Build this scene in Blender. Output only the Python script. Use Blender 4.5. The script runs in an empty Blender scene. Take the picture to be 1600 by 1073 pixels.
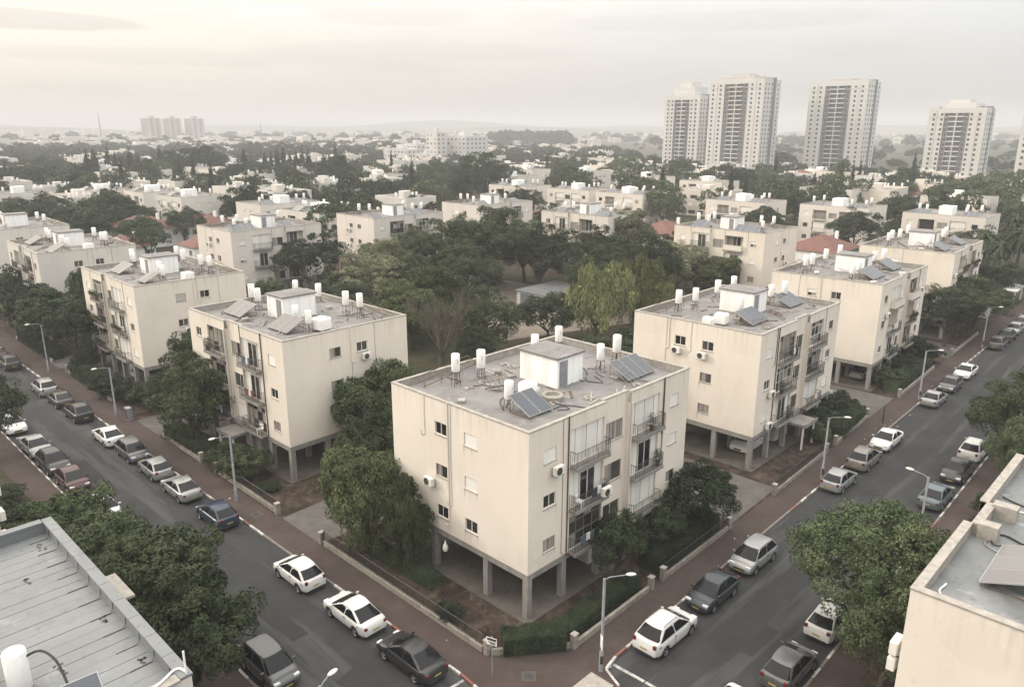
import bpy, bmesh, math, random
import numpy as np
from mathutils import Matrix, Vector
R = math.radians
HAZE = 0.00046
rng = random.Random(7)
sc = bpy.context.scene
C = sc.collection
# ------------------------------------------------------------------ camera
cam_d = bpy.data.cameras.new("camera"); cam = bpy.data.objects.new("camera", cam_d); C.objects.link(cam)
cam_d.sensor_width = 36; cam_d.lens = 26.70; cam_d.clip_start = 0.5; cam_d.clip_end = 20000
cam.matrix_world = Matrix.Translation((0, 0, 28.37)) @ Matrix.Rotation(R(-46), 4, 'Z') @ Matrix.Rotation(R(90-15.895), 4, 'X') @ Matrix.Rotation(R(.143), 4, 'Z')
sc.camera = cam
# ------------------------------------------------------------------ light
SUN_AZ = R(121)      # direction the sun stands in, counter-clockwise from +X
SUN_EL = R(24)
world = bpy.data.worlds.new("World"); sc.world = world; world.use_nodes = True
wn = world.node_tree.nodes; wl = world.node_tree.links
wn.clear()
def N(t, **k):
    n = wn.new(t)
    for a, b in k.items(): setattr(n, a, b)
    return n
def wm(op, a, b=None, c=None, clamp=False):
    n = wn.new('ShaderNodeMath'); n.operation = op; n.use_clamp = clamp
    for i, x in enumerate((a, b, c)):
        if x is None: continue
        if isinstance(x, (int, float)): n.inputs[i].default_value = x
        else: wl.new(x, n.inputs[i])
    return n.outputs[0]
def wmix(f, a, b):
    n = wn.new('ShaderNodeMix'); n.data_type = 'RGBA'
    for i, x in ((0, f), (6, a), (7, b)):
        if isinstance(x, (int, float)): n.inputs[i].default_value = x
        elif isinstance(x, tuple): n.inputs[i].default_value = x + (1,)
        else: wl.new(x, n.inputs[i])
    return n.outputs[2]
sky = N('ShaderNodeTexSky', sky_type='NISHITA', sun_disc=False, sun_elevation=SUN_EL, sun_rotation=math.pi/2-SUN_AZ, air_density=1.6, dust_density=4.0, ozone_density=1.0)
tc = N('ShaderNodeTexCoord'); sx = N('ShaderNodeSeparateXYZ'); wl.new(tc.outputs['Generated'], sx.inputs[0])
X_, Y_, Z_ = sx.outputs
el = wm('MAXIMUM', Z_, 0.0)
az = wm('ARCTAN2', X_, Y_)                       # 0.80 straight ahead, smaller to the left
grad = wm('ADD', wm('MULTIPLY', el, 2.9), 0.55)  # overcast sky, brighter towards the zenith
side = wm('SUBTRACT', az, 0.80)
sunv = (math.cos(SUN_AZ)*math.cos(SUN_EL), math.sin(SUN_AZ)*math.cos(SUN_EL), math.sin(SUN_EL))
dt = N('ShaderNodeVectorMath', operation='DOT_PRODUCT'); wl.new(tc.outputs['Generated'], dt.inputs[0]); dt.inputs[1].default_value = sunv
near_sun = wm('MULTIPLY_ADD', dt.outputs['Value'], 0.5, 0.5)
warm = wm('POWER', near_sun, 2.0, clamp=True)
veil = wmix(warm, (.64, .66, .672), (1.10, .975, .83))
# flat cloud banks, from noise on azimuth and elevation
cc = N('ShaderNodeCombineXYZ'); wl.new(wm('MULTIPLY', az, 3.0), cc.inputs[0]); wl.new(wm('MULTIPLY', el, 17.0), cc.inputs[1])
nz = N('ShaderNodeTexNoise'); nz.inputs['Scale'].default_value = 1.15; nz.inputs['Detail'].default_value = 6; nz.inputs['Roughness'].default_value = .52
wl.new(cc.outputs[0], nz.inputs['Vector'])
mr = N('ShaderNodeMapRange', interpolation_type='SMOOTHSTEP'); mr.inputs[1].default_value = .47; mr.inputs[2].default_value = .66
wl.new(nz.outputs[0], mr.inputs[0])
nz2 = N('ShaderNodeTexNoise'); nz2.inputs['Scale'].default_value = 6; nz2.inputs['Detail'].default_value = 5; wl.new(cc.outputs[0], nz2.inputs['Vector'])
def bank(a0, e0, wa, we):
    da = wm('DIVIDE', wm('SUBTRACT', az, a0), wa); de = wm('DIVIDE', wm('SUBTRACT', el, e0), we)
    r2 = wm('ADD', wm('MULTIPLY', da, da), wm('MULTIPLY', de, de))
    r2 = wm('ADD', r2, wm('MULTIPLY_ADD', nz2.outputs[0], 1.3, -.65))
    m = N('ShaderNodeMapRange', interpolation_type='SMOOTHSTEP'); m.inputs[1].default_value = 1.15; m.inputs[2].default_value = .5
    wl.new(r2, m.inputs[0]); return m.outputs[0]
cl = wm('MULTIPLY', mr.outputs[0], .45)
for b, k in ((bank(.255, .107, .13, .011), .9), (bank(.40, .075, .2, .010), .35), (bank(.66, .127, .10, .012), .4), (bank(.69, .088, .2, .012), .35), (bank(1.05, .12, .2, .012), .5)):
    cl = wm('MAXIMUM', cl, wm('MULTIPLY', b, k))
veil2 = wmix(wm('MULTIPLY', cl, .62), veil, (.60, .565, .55))
vs = N('ShaderNodeVectorMath', operation='SCALE'); wl.new(veil2, vs.inputs[0]); wl.new(grad, vs.inputs[3])
bg1 = N('ShaderNodeBackground'); bg1.inputs[1].default_value = 0.10; wl.new(sky.outputs[0], bg1.inputs[0])
bg2 = N('ShaderNodeBackground'); bg2.inputs[1].default_value = 1.0; wl.new(vs.outputs[0], bg2.inputs[0])
mx = N('ShaderNodeMixShader'); mx.inputs[0].default_value = .90; wl.new(bg1.outputs[0], mx.inputs[1]); wl.new(bg2.outputs[0], mx.inputs[2])
wo = N('ShaderNodeOutputWorld'); wl.new(mx.outputs[0], wo.inputs[0])
sun_d = bpy.data.lights.new("sun", 'SUN'); sun_d.energy = 1.35; sun_d.angle = R(14); sun_d.color = (1, .93, .85)
sun = bpy.data.objects.new("sun", sun_d); C.objects.link(sun)
sun.rotation_euler = Vector(sunv).to_track_quat('Z', 'Y').to_euler(); sun.location = (-50, 80, 90)
vsx = sc.view_settings; vsx.view_transform = 'Standard'; vsx.look = 'None'; vsx.exposure = 0.55; vsx.gamma = 1; vsx.use_curve_mapping = False
cy = sc.cycles
cy.use_denoising = True; cy.max_bounces = 6; cy.diffuse_bounces = 3; cy.glossy_bounces = 3; cy.transmission_bounces = 2; cy.volume_bounces = 0; cy.transparent_max_bounces = 6
cy.sample_clamp_indirect = 4.0
# ------------------------------------------------------------------ materials
M = {}
def mat(name, col, rough=.8, spec=.3, metal=0, build=None):
    m = bpy.data.materials.new(name); m.use_nodes = True; nt = m.node_tree
    p = nt.nodes['Principled BSDF']; p.inputs['Base Color'].default_value = (*col, 1); p.inputs['Roughness'].default_value = rough
    p.inputs['Specular IOR Level'].default_value = spec; p.inputs['Metallic'].default_value = metal
    M[name] = m
    if build: build(H(nt, p), p)
    return m
class H:
    def __init__(s, nt, p): s.nt = nt; s.p = p; s.pos = None
    def n(s, t, **k):
        n = s.nt.nodes.new(t)
        for a, b in k.items(): setattr(n, a, b)
        return n
    def link(s, a, b): s.nt.links.new(a, b)
    def P(s, scale=(1, 1, 1), obj=False):
        g = s.n('ShaderNodeTexCoord').outputs['Object'] if obj else s.n('ShaderNodeNewGeometry').outputs['Position']
        mp = s.n('ShaderNodeMapping'); mp.inputs['Scale'].default_value = scale; s.link(g, mp.inputs[0]); return mp.outputs[0]
    def noise(s, scale, detail=4, rough=.6, vec=None, ms=(1, 1, 1), obj=False):
        t = s.n('ShaderNodeTexNoise'); t.inputs['Scale'].default_value = scale; t.inputs['Detail'].default_value = detail; t.inputs['Roughness'].default_value = rough
        s.link(vec or s.P(ms, obj), t.inputs['Vector']); return t.outputs[0]
    def ramp(s, f, a, b):
        m = s.n('ShaderNodeMapRange'); m.inputs[1].default_value = a; m.inputs[2].default_value = b; s.link(f, m.inputs[0]); return m.outputs[0]
    def mul(s, a, k):
        m = s.n('ShaderNodeMath', operation='MULTIPLY'); s.link(a, m.inputs[0])
        if isinstance(k, (int, float)): m.inputs[1].default_value = k
        else: s.link(k, m.inputs[1])
        return m.outputs[0]
    def mix(s, f, a, b):
        n = s.n('ShaderNodeMix', data_type='RGBA')
        for i, x in ((0, f), (6, a), (7, b)):
            if isinstance(x, (int, float)): n.inputs[i].default_value = x
            elif isinstance(x, tuple): n.inputs[i].default_value = x + (1,)
            else: s.link(x, n.inputs[i])
        return n.outputs[2]
    def base(s, c): s.link(c, s.p.inputs['Base Color'])
    def bump(s, f, d=.3, dist=.02):
        b = s.n('ShaderNodeBump'); b.inputs['Strength'].default_value = d; b.inputs['Distance'].default_value = dist; s.link(f, b.inputs['Height']); s.link(b.outputs[0], s.p.inputs['Normal'])
    def oi(s): return s.n('ShaderNodeObjectInfo').outputs['Random']
    def isl(s): return s.n('ShaderNodeNewGeometry').outputs['Random Per Island']
def stucco(c1, c2, dirt, streak=.2):
    def f(h, p):
        big = h.ramp(h.noise(.22, 5, .6), .35, .65)
        c = h.mix(big, c1, c2)
        st = h.ramp(h.noise(1.0, 5, .65, ms=(1.1, 1.1, .14)), .52, .85)
        c = h.mix(h.mul(st, streak), c, dirt)
        sp = h.ramp(h.noise(2.6, 6, .7), .60, .74); c = h.mix(h.mul(sp, .25), c, dirt)
        sz = h.n('ShaderNodeSeparateXYZ'); h.link(h.P(), sz.inputs[0])
        run = h.mul(h.ramp(sz.outputs[2], 9.9, 12.0), h.ramp(h.noise(1.0, 4, .7, ms=(2.6, 2.6, .10)), .50, .62)); c = h.mix(h.mul(run, .3), c, dirt)
        foot = h.mul(h.ramp(sz.outputs[2], 4.3, 3.0), h.ramp(h.noise(.8, 5, .7), .35, .7)); c = h.mix(h.mul(foot, .3), c, dirt)
        vo = h.n('ShaderNodeTexVoronoi', distance='CHEBYCHEV'); vo.inputs['Scale'].default_value = .42; h.link(h.P((1, 1, 1.3)), vo.inputs['Vector']); sv = h.n('ShaderNodeSeparateColor'); h.link(vo.outputs['Color'], sv.inputs[0])
        c = h.mix(h.mul(h.ramp(sv.outputs[0], .72, .76), .08), c, tuple(min(1, x*1.12) for x in c2)); c = h.mix(h.mul(h.ramp(sv.outputs[1], .86, .88), .07), c, dirt)
        c = h.mix(h.mul(h.oi(), .22), c, tuple(x*.86 for x in c2))
        h.base(c); h.bump(h.noise(30, 3), .15, .01)
    return f
mat('stucco', (.6, .52, .42), .92, .15, build=stucco((.675, .622, .55), (.625, .575, .505), (.33, .29, .245)))
mat('stucco_grey', (.5, .46, .4), .92, .15, build=stucco((.60, .575, .525), (.545, .52, .475), (.32, .30, .27)))
mat('stucco_pink', (.5, .46, .4), .92, .15, build=stucco((.63, .585, .535), (.58, .54, .49), (.36, .32, .28)))
mat('white_wall', (.75, .74, .7), .85, .2, build=stucco((.84, .84, .82), (.78, .78, .755), (.42, .39, .35), .5))
mat('concrete', (.3, .29, .27), .9, .2, build=lambda h, p: (h.base(h.mix(h.ramp(h.noise(1.4, 6, .7, ms=(1, 1, .5)), .3, .72), (0.1680, 0.1600, 0.1480), (0.2720, 0.2600, 0.2400))), h.bump(h.noise(14, 4), .2, .01)))
mat('coping', (.4, .38, .34), .9, .2, build=lambda h, p: h.base(h.mix(h.ramp(h.noise(3, 5, .7), .3, .7), (0.2160, 0.2041, 0.1867), (0.3600, 0.3353, 0.2988))))
def roofm(c1, c2, c3, c4):
    def f(h, p):
        c = h.mix(h.ramp(h.noise(.5, 6, .62), .36, .64), c1, c2)
        c = h.mix(h.mul(h.ramp(h.noise(1.7, 6, .7), .56, .68), .8), c, c3)
        c = h.mix(h.mul(h.ramp(h.noise(.9, 4, .7, ms=(1.3, .8, 1)), .60, .66), .7), c, c4)
        h.base(c); h.bump(h.noise(6, 5), .25, .02)
    return f
mat('roof_membrane', (.25, .25, .25), .85, .25, build=roofm((0.1471, 0.1417, 0.1396), (0.1973, 0.1926, 0.1886), (0.1076, 0.1018, 0.0981), (0.2583, 0.2507, 0.2414)))
mat('roof_silver', (.4, .4, .4), .5, .4, build=roofm((0.1317, 0.1408, 0.1465), (0.1580, 0.1679, 0.1723), (0.1053, 0.1111, 0.1131), (0.1915, 0.2001, 0.2030)))
mat('roof_stained', (.3, .31, .31), .42, .45, build=roofm((0.1054, 0.1116, 0.1116), (0.1674, 0.1767, 0.1767), (0.0620, 0.0651, 0.0651), (0.2728, 0.2759, 0.2666)))
mat('white_paint', (.8, .8, .78), .45, .4, build=lambda h, p: h.base(h.mix(h.mul(h.ramp(h.noise(3.2, 5, .7, ms=(1, 1, .5)), .5, .75), .45), (.80, .79, .765), (.55, .52, .47))))
mat('shutter_white', (.68, .665, .63), .55, .3, build=lambda h, p: (h.base(h.mix(h.oi(), (.71, .695, .655), (.60, .585, .55))), h.bump(h.n('ShaderNodeTexWave').outputs[0], 0, .01)))
mat('shutter_grey', (.34, .33, .31), .6, .3, build=lambda h, p: h.base(h.mix(h.oi(), (.40, .385, .36), (.25, .235, .215))))
mat('curtain', (.45, .42, .38), .25, .5, build=lambda h, p: h.base(h.mix(h.ramp(h.noise(6, 2, .5, ms=(1, 1, .02)), .35, .65), (.16, .15, .14), (.36, .335, .30))))
mat('glass', (.03, .033, .035), .06, .6, build=lambda h, p: h.base(h.mix(h.oi(), (.010, .011, .012), (.07, .066, .06))))
mat('frame_dark', (.17, .15, .13), .5, .4)
mat('frame_light', (.62, .60, .56), .5, .4)
mat('metal_grey', (.22, .23, .24), .45, .5, build=lambda h, p: h.base(h.mix(h.ramp(h.noise(4, 5), .4, .7), (.24, .25, .265), (.16, .165, .17))))
mat('frame_alu', (.3, .3, .3), .35, .5)
mat('leather', (.12, .07, .05), .6, .3)
for n_, c_ in (('red', (.16, .07, .06)), ('blue', (.09, .11, .15)), ('white', (.6, .6, .58)), ('yellow', (.26, .23, .16)), ('dark', (.05, .05, .06))): mat('cloth_'+n_, c_, .9, .1)
mat('metal_dark', (.035, .034, .033), .55, .4)
mat('rust', (.12, .07, .045), .8, .2, build=lambda h, p: h.base(h.mix(h.ramp(h.noise(5, 5), .4, .6), (.16, .09, .06), (.07, .055, .045))))
mat('hose', (.02, .02, .02), .6, .3)
mat('collector_glass', (.035, .045, .06), .13, .55, build=lambda h, p: h.base(h.mix(h.oi(), (.03, .042, .06), (.055, .06, .068))))
mat('collector_dusty_sheen', (.16, .14, .13), .3, .5, build=lambda h, p: h.base(h.mix(h.oi(), (0.1240, 0.1155, 0.1120), (0.1674, 0.1617, 0.1575))))  # paler glass: sky reflection painted into the colour, together with dust
mat('ac_body', (.66, .64, .59), .5, .4)
mat('ac_dark', (.055, .055, .055), .8, .2)
def asph(h, p, al=(.05, .55, 1), ac=(.55, .05, 1)):
    c = h.mix(h.ramp(h.noise(.35, 6, .6), .35, .65), (0.0298, 0.0308, 0.0324), (0.0406, 0.0412, 0.0431))
    c = h.mix(h.mul(h.ramp(h.noise(.9, 5, .7), .60, .70), .5), c, (0.0202, 0.0209, 0.0225))
    c = h.mix(h.mul(h.ramp(h.noise(1.0, 3, .6, ms=al), .52, .64), .7), c, (0.0863, 0.0865, 0.0868))
    c = h.mix(h.mul(h.ramp(h.noise(1.0, 3, .6, ms=al), .57, .68), .35), c, (0.0215, 0.0222, 0.0238))
    c = h.mix(h.mul(h.ramp(h.noise(60, 2), .45, .75), .35), c, (0.0596, 0.0615, 0.0628))
    h.base(c); h.bump(h.noise(40, 3), .3, .01)
mat('asphalt', (.06, .06, .06), .9, .15, build=asph)
mat('asphalt_side', (.06, .06, .06), .9, .15, build=lambda h, p: asph(h, p, (.55, .05, 1)))
mat('sandy_yard', (.2, .17, .14), .95, .1, build=lambda h, p: h.base(h.mix(h.ramp(h.noise(.5, 6, .7), .35, .65), (.135, .115, .095), (.20, .178, .15))))
mat('asphalt_patch', (.04, .04, .04), .95, .08, build=lambda h, p: h.base(h.mix(h.noise(3, 5), (0.0319, 0.0319, 0.0319), (0.0460, 0.0452, 0.0444))))
def pav(h, p):
    b = h.n('ShaderNodeTexBrick'); b.inputs['Color1'].default_value = (0.0713, 0.0507, 0.0453, 1); b.inputs['Color2'].default_value = (0.0558, 0.0417, 0.0383, 1); b.inputs['Mortar'].default_value = (0.0373, 0.0310, 0.0286, 1)
    b.inputs['Scale'].default_value = 5; b.inputs['Mortar Size'].default_value = .03; h.link(h.P(), b.inputs['Vector'])
    c = h.mix(h.mul(h.ramp(h.noise(.5, 5, .65), .4, .7), .6), b.outputs[0], (0.0775, 0.0645, 0.0597))
    c = h.mix(h.mul(h.ramp(h.noise(1.6, 5, .7), .6, .72), .6), c, (0.0323, 0.0274, 0.0258))
    h.base(c); h.bump(b.outputs['Fac'], .2, .01)
mat('paver', (.1, .08, .07), .9, .12, build=pav)
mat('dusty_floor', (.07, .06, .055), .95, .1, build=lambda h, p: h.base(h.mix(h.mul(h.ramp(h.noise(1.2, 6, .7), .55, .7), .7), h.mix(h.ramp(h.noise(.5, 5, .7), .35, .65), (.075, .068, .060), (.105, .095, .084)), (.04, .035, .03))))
mat('stain', (.5, .45, .38), .95, .1, build=lambda h, p: h.base(h.mix(h.noise(9, 4, .7, ms=(1, 1, .3)), (.43, .38, .32), (.60, .545, .475))))
mat('paver_grey', (.16, .15, .14), .9, .2, build=lambda h, p: h.base(h.mix(h.ramp(h.noise(.8, 6, .7), .3, .7), (0.0691, 0.0651, 0.0605), (0.1152, 0.1094, 0.1008))))
mat('soil', (.09, .065, .05), .95, .1, build=lambda h, p: (h.base(h.mix(h.mul(h.ramp(h.noise(1.3, 6, .75), .5, .66), .8), h.mix(h.ramp(h.noise(.55, 6, .7), .38, .62), (0.0221, 0.0163, 0.0132), (0.0606, 0.0448, 0.0348)), (0.1001, 0.0817, 0.0659))), h.bump(h.noise(5, 6, .7), .6, .08)))
mat('grass', (.05, .055, .03), .95, .1, build=lambda h, p: (h.base(h.mix(h.ramp(h.noise(.25, 6, .7), .38, .62), (0.0237, 0.0274, 0.0148), (0.0553, 0.0501, 0.0326))), h.bump(h.noise(9, 5, .7), .6, .08)))
mat('field', (.05, .06, .04), .95, .1, build=lambda h, p: h.base(h.mix(h.ramp(h.noise(.012, 5, .6, ms=(1, .35, 1)), .4, .6), (0.0280, 0.0364, 0.0224), (0.0770, 0.0735, 0.0525))))
mat('town_ground', (.12, .11, .09), .95, .1, build=lambda h, p: h.base(h.mix(h.ramp(h.noise(.03, 6, .7), .4, .6), (0.0350, 0.0406, 0.0245), (0.1120, 0.1015, 0.0840))))
mat('kerb_stone', (.3, .29, .27), .85, .2, build=lambda h, p: h.base(h.mix(h.noise(2.5, 5, .7), (0.1050, 0.0945, 0.0875), (0.2100, 0.1960, 0.1820))))
mat('kerb_white', (.6, .6, .58), .8, .2, build=lambda h, p: h.base(h.mix(h.ramp(h.noise(3, 6, .75), .42, .66), (0.5220, 0.5130, 0.4860), (0.2160, 0.1980, 0.1800))))
mat('kerb_red', (.3, .07, .05), .8, .2, build=lambda h, p: h.base(h.mix(h.ramp(h.noise(3, 6, .75), .42, .66), (0.2160, 0.0680, 0.0520), (0.1520, 0.1120, 0.0960))))
mat('road_paint', (.5, .5, .48), .8, .2, build=lambda h, p: h.base(h.mix(h.ramp(h.noise(4, 6, .75), .4, .65), (0.4680, 0.4590, 0.4410), (0.1440, 0.1395, 0.1350))))
mat('garden_stone', (.4, .37, .32), .9, .2, build=lambda h, p: (h.base(h.mix(h.mul(h.ramp(h.noise(2.5, 6, .7), .5, .7), .7), h.mix(h.oi(), (0.2106, 0.1930, 0.1667), (0.2574, 0.2370, 0.2048)), (0.0936, 0.0848, 0.0732))), h.bump(h.noise(14, 5), .4, .02)))
mat('tile_red', (.28, .12, .09), .85, .2, build=lambda h, p: (h.base(h.mix(h.ramp(h.noise(1.2, 5, .7), .35, .65), (0.1755, 0.0844, 0.0675), (0.1111, 0.0642, 0.0562))), h.bump(h.noise(8, 2, .5, ms=(1, 1, .3)), .4, .05)))
mat('tower_white', (.5, .5, .49), .85, .2, build=lambda h, p: h.base(h.mix(h.noise(.1, 4), (.46, .455, .44), (.55, .545, .53))))
mat('tower_grey', (.165, .17, .178), .8, .2)
mat('tower_stone', (.42, .40, .38), .85, .2)
mat('bark', (.10, .08, .06), .95, .1, build=lambda h, p: (h.base(h.mix(h.noise(3, 5, .7, ms=(1, 1, .3)), (0.0420, 0.0336, 0.0266), (0.1050, 0.0875, 0.0700))), h.bump(h.noise(12, 4, ms=(1, 1, .2)), .6, .03)))
mat('bark_pale', (.2, .16, .13), .95, .1, build=lambda h, p: h.base(h.mix(h.noise(3, 5, .7, ms=(1, 1, .3)), (0.0780, 0.0647, 0.0534), (0.1500, 0.1320, 0.1140))))
def leafm(a, b, c):
    def f(h, p):
        col = h.mix(h.ramp(h.noise(1.1, 3, .55), .35, .62), a, b); col = h.mix(h.mul(h.isl(), .30), col, b)
        col = h.mix(h.mul(h.ramp(h.noise(.55, 4, .6), .42, .68), .75), col, c)
        v = h.n('ShaderNodeHueSaturation'); v.inputs['Saturation'].default_value = .80; h.link(col, v.inputs['Color'])
        m = h.n('ShaderNodeMapRange'); m.inputs[3].default_value = .72; m.inputs[4].default_value = 1.55; h.link(h.oi(), m.inputs[0]); h.link(m.outputs[0], v.inputs['Value'])
        h.base(v.outputs[0])
        tr = h.n('ShaderNodeBsdfTranslucent'); h.link(v.outputs[0], tr.inputs[0]); ms = h.n('ShaderNodeMixShader'); ms.inputs[0].default_value = .06
        h.link(p.outputs[0], ms.inputs[1]); h.link(tr.outputs[0], ms.inputs[2]); h.link(ms.outputs[0], h.nt.nodes['Material Output'].inputs[0])
    return f
mat('leaf_dark', (.04, .05, .03), .75, .12, build=leafm((0.0144, 0.0264, 0.0122), (0.0314, 0.0481, 0.0202), (0.0445, 0.0589, 0.0245)))
mat('leaf_ficus', (.05, .06, .03), .75, .12, build=leafm((0.0247, 0.0401, 0.0168), (0.0507, 0.0717, 0.0280), (0.0760, 0.0917, 0.0357)))
mat('leaf_light', (.1, .1, .05), .75, .12, build=leafm((.060, .070, .034), (.105, .112, .056), (.135, .128, .070)))
mat('leaf_olive', (.1, .1, .05), .75, .12, build=leafm((0.0395, 0.0544, 0.0185), (0.0707, 0.0884, 0.0317), (0.0933, 0.1069, 0.0399)))
mat('leaf_willow', (.1, .1, .05), .75, .12, build=leafm((0.0710, 0.0877, 0.0263), (0.1199, 0.1323, 0.0437), (0.1598, 0.1627, 0.0546)))
mat('leaf_brown', (.1, .08, .05), .75, .12, build=leafm((0.0385, 0.0370, 0.0210), (0.0805, 0.0708, 0.0420), (0.0700, 0.0732, 0.0350)))
mat('leaf_cypress', (.03, .04, .03), .75, .12, build=leafm((0.0112, 0.0161, 0.0112), (0.0211, 0.0273, 0.0174), (0.0279, 0.0322, 0.0198)))
mat('tyre', (.018, .018, .018), .8, .2)
mat('rim', (.35, .35, .36), .35, .5, .7)
mat('car_glass', (.008, .009, .011), .05, .18)
mat('car_black', (.02, .02, .02), .5, .4)
mat('lamp_red', (.12, .014, .014), .25, .6)
mat('lamp_clear', (.55, .56, .57), .12, .8)
mat('plate_yellow', (.34, .27, .08), .5, .4)
mat('sign_blue', (.05, .08, .2), .5, .4)
def paint(n, c, metal=.0, r=.32):
    mat('paint_'+n, c, r, .35, metal, build=lambda h, p: (setattr(p.inputs['Coat Weight'], 'default_value', .28), setattr(p.inputs['Coat Roughness'], 'default_value', .06),
        h.base(h.mix(h.mul(h.ramp(h.noise(1.5, 5, .6, obj=True), .45, .75), .3), c, tuple(x*.85+.012 for x in c)))))
for n, c, mt in (('white', (.53, .53, .52), 0), ('silver', (.25, .255, .255), .35), ('champagne', (.18, .17, .155), .3), ('grey', (.085, .087, .09), .3), ('darkgrey', (.028, .028, .030), .2), ('black', (.015, .015, .017), 0),
                 ('navy', (.022, .036, .062), .2), ('slate', (.028, .037, .043), .2), ('bluegrey', (.085, .105, .12), .25), ('maroon', (.040, .010, .012), .1)): paint(n, c, mt)
# ------------------------------------------------------------------ helpers
class MB:
    def __init__(s): s.v = []; s.f = []; s.m = []
    def quad(s, a, b, c, d, m=0):
        i = len(s.v); s.v += [a, b, c, d]; s.f.append((i, i+1, i+2, i+3)); s.m.append(m); return s
    def poly(s, pts, m=0):
        i = len(s.v); s.v += list(pts); s.f.append(tuple(range(i, i+len(pts)))); s.m.append(m); return s
    def box(s, x0, y0, z0, x1, y1, z1, m=0, top=None):
        i = len(s.v)
        s.v += [(x0, y0, z0), (x1, y0, z0), (x1, y1, z0), (x0, y1, z0), (x0, y0, z1), (x1, y0, z1), (x1, y1, z1), (x0, y1, z1)]
        for k, f in enumerate(((0, 3, 2, 1), (4, 5, 6, 7), (0, 1, 5, 4), (1, 2, 6, 5), (2, 3, 7, 6), (3, 0, 4, 7))):
            s.f.append(tuple(i+j for j in f)); s.m.append(top if (top is not None and k == 1) else m)
        return s
    def prism(s, pts, z0, z1, m=0, top=None):
        n = len(pts); i = len(s.v)
        s.v += [(x, y, z0) for x, y in pts] + [(x, y, z1) for x, y in pts]
        s.f.append(tuple(i+n+k for k in range(n))); s.m.append(m if top is None else top)
        s.f.append(tuple(i+n-1-k for k in range(n))); s.m.append(m)
        for k in range(n):
            s.f.append((i+k, i+(k+1) % n, i+n+(k+1) % n, i+n+k)); s.m.append(m)
        return s
    def tube(s, pts, r, m=0, n=6, cap=True):
        P = [Vector(p) for p in pts]; rs = r if isinstance(r, (list, tuple)) else [r]*len(P)
        base = len(s.v); up = Vector((0, 0, 1)); prev = None
        for k, p in enumerate(P):
            d = (P[min(k+1, len(P)-1)] - P[max(k-1, 0)]).normalized()
            a = prev if prev is not None else (Vector((1, 0, 0)) if abs(d.z) > .9 else up)
            a = (a - d*a.dot(d))
            if a.length < 1e-4: a = Vector((0, 1, 0)) - d*d.y
            a.normalize(); prev = a; b = d.cross(a)
            for j in range(n):
                t = 2*math.pi*j/n; q = p + (a*math.cos(t)+b*math.sin(t))*rs[k]; s.v.append(tuple(q))
        for k in range(len(P)-1):
            for j in range(n):
                a0 = base+k*n+j; a1 = base+k*n+(j+1) % n; s.f.append((a0, a1, a1+n, a0+n)); s.m.append(m)
        if cap:
            s.f.append(tuple(base+n-1-j for j in range(n))); s.m.append(m)
            s.f.append(tuple(base+(len(P)-1)*n+j for j in range(n))); s.m.append(m)
        return s
    def lathe(s, prof, cx=0, cy=0, n=16, m=0):
        base = len(s.v)
        for r, z in prof:
            for j in range(n):
                t = 2*math.pi*j/n; s.v.append((cx+r*math.cos(t), cy+r*math.sin(t), z))
        for k in range(len(prof)-1):
            for j in range(n):
                a0 = base+k*n+j; a1 = base+k*n+(j+1) % n; s.f.append((a0, a1, a1+n, a0+n)); s.m.append(m)
        return s
    def mesh(s, name, mats, smooth=0):
        me = bpy.data.meshes.new(name); me.from_pydata(s.v, [], s.f)
        for x in mats: me.materials.append(M[x] if isinstance(x, str) else x)
        me.polygons.foreach_set('material_index', s.m)
        if smooth:
            me.polygons.foreach_set('use_smooth', [True]*len(me.polygons))
            try: me.set_sharp_from_angle(angle=R(smooth))
            except Exception: pass
        me.update(); return me
    def obj(s, name, mats, parent=None, loc=(0, 0, 0), rz=0, smooth=0):
        if isinstance(mats, str): mats = [mats]
        return inst(s.mesh(name, mats, smooth), name, parent, loc, rz)
def inst(me, name, parent=None, loc=(0, 0, 0), rz=0, scale=None, rot=None):
    o = bpy.data.objects.new(name, me); C.objects.link(o); o.location = loc
    if rot is not None: o.rotation_euler = rot
    elif rz: o.rotation_euler = (0, 0, rz)
    if scale is not None: o.scale = scale
    if parent: o.parent = parent
    return o
def tag(o, label, cat, group=None):
    o['label'] = label; o['category'] = cat
    if group: o['group'] = group
    return o
def thing(name, label, cat, loc=(0, 0, 0), rz=0, group=None):
    o = bpy.data.objects.new(name, None); C.objects.link(o); o.location = loc; o.rotation_euler = (0, 0, rz); o.empty_display_size = .3
    return tag(o, label, cat, group)
def setting(o): o['kind'] = 'structure'; return o
def stuff(o): o['kind'] = 'stuff'; return o
def bevel_mesh(me, w, seg=2, ang=30):
    bm = bmesh.new(); bm.from_mesh(me); bmesh.ops.remove_doubles(bm, verts=bm.verts, dist=1e-4)
    ed = [e for e in bm.edges if len(e.link_faces) == 2 and e.calc_face_angle(0) > R(ang)]
    bmesh.ops.bevel(bm, geom=ed, offset=w, segments=seg, affect='EDGES', clamp_overlap=True)
    bm.to_mesh(me); bm.free()
    me.polygons.foreach_set('use_smooth', [True]*len(me.polygons))
    try: me.set_sharp_from_angle(angle=R(40))
    except Exception: pass
    return me
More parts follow.
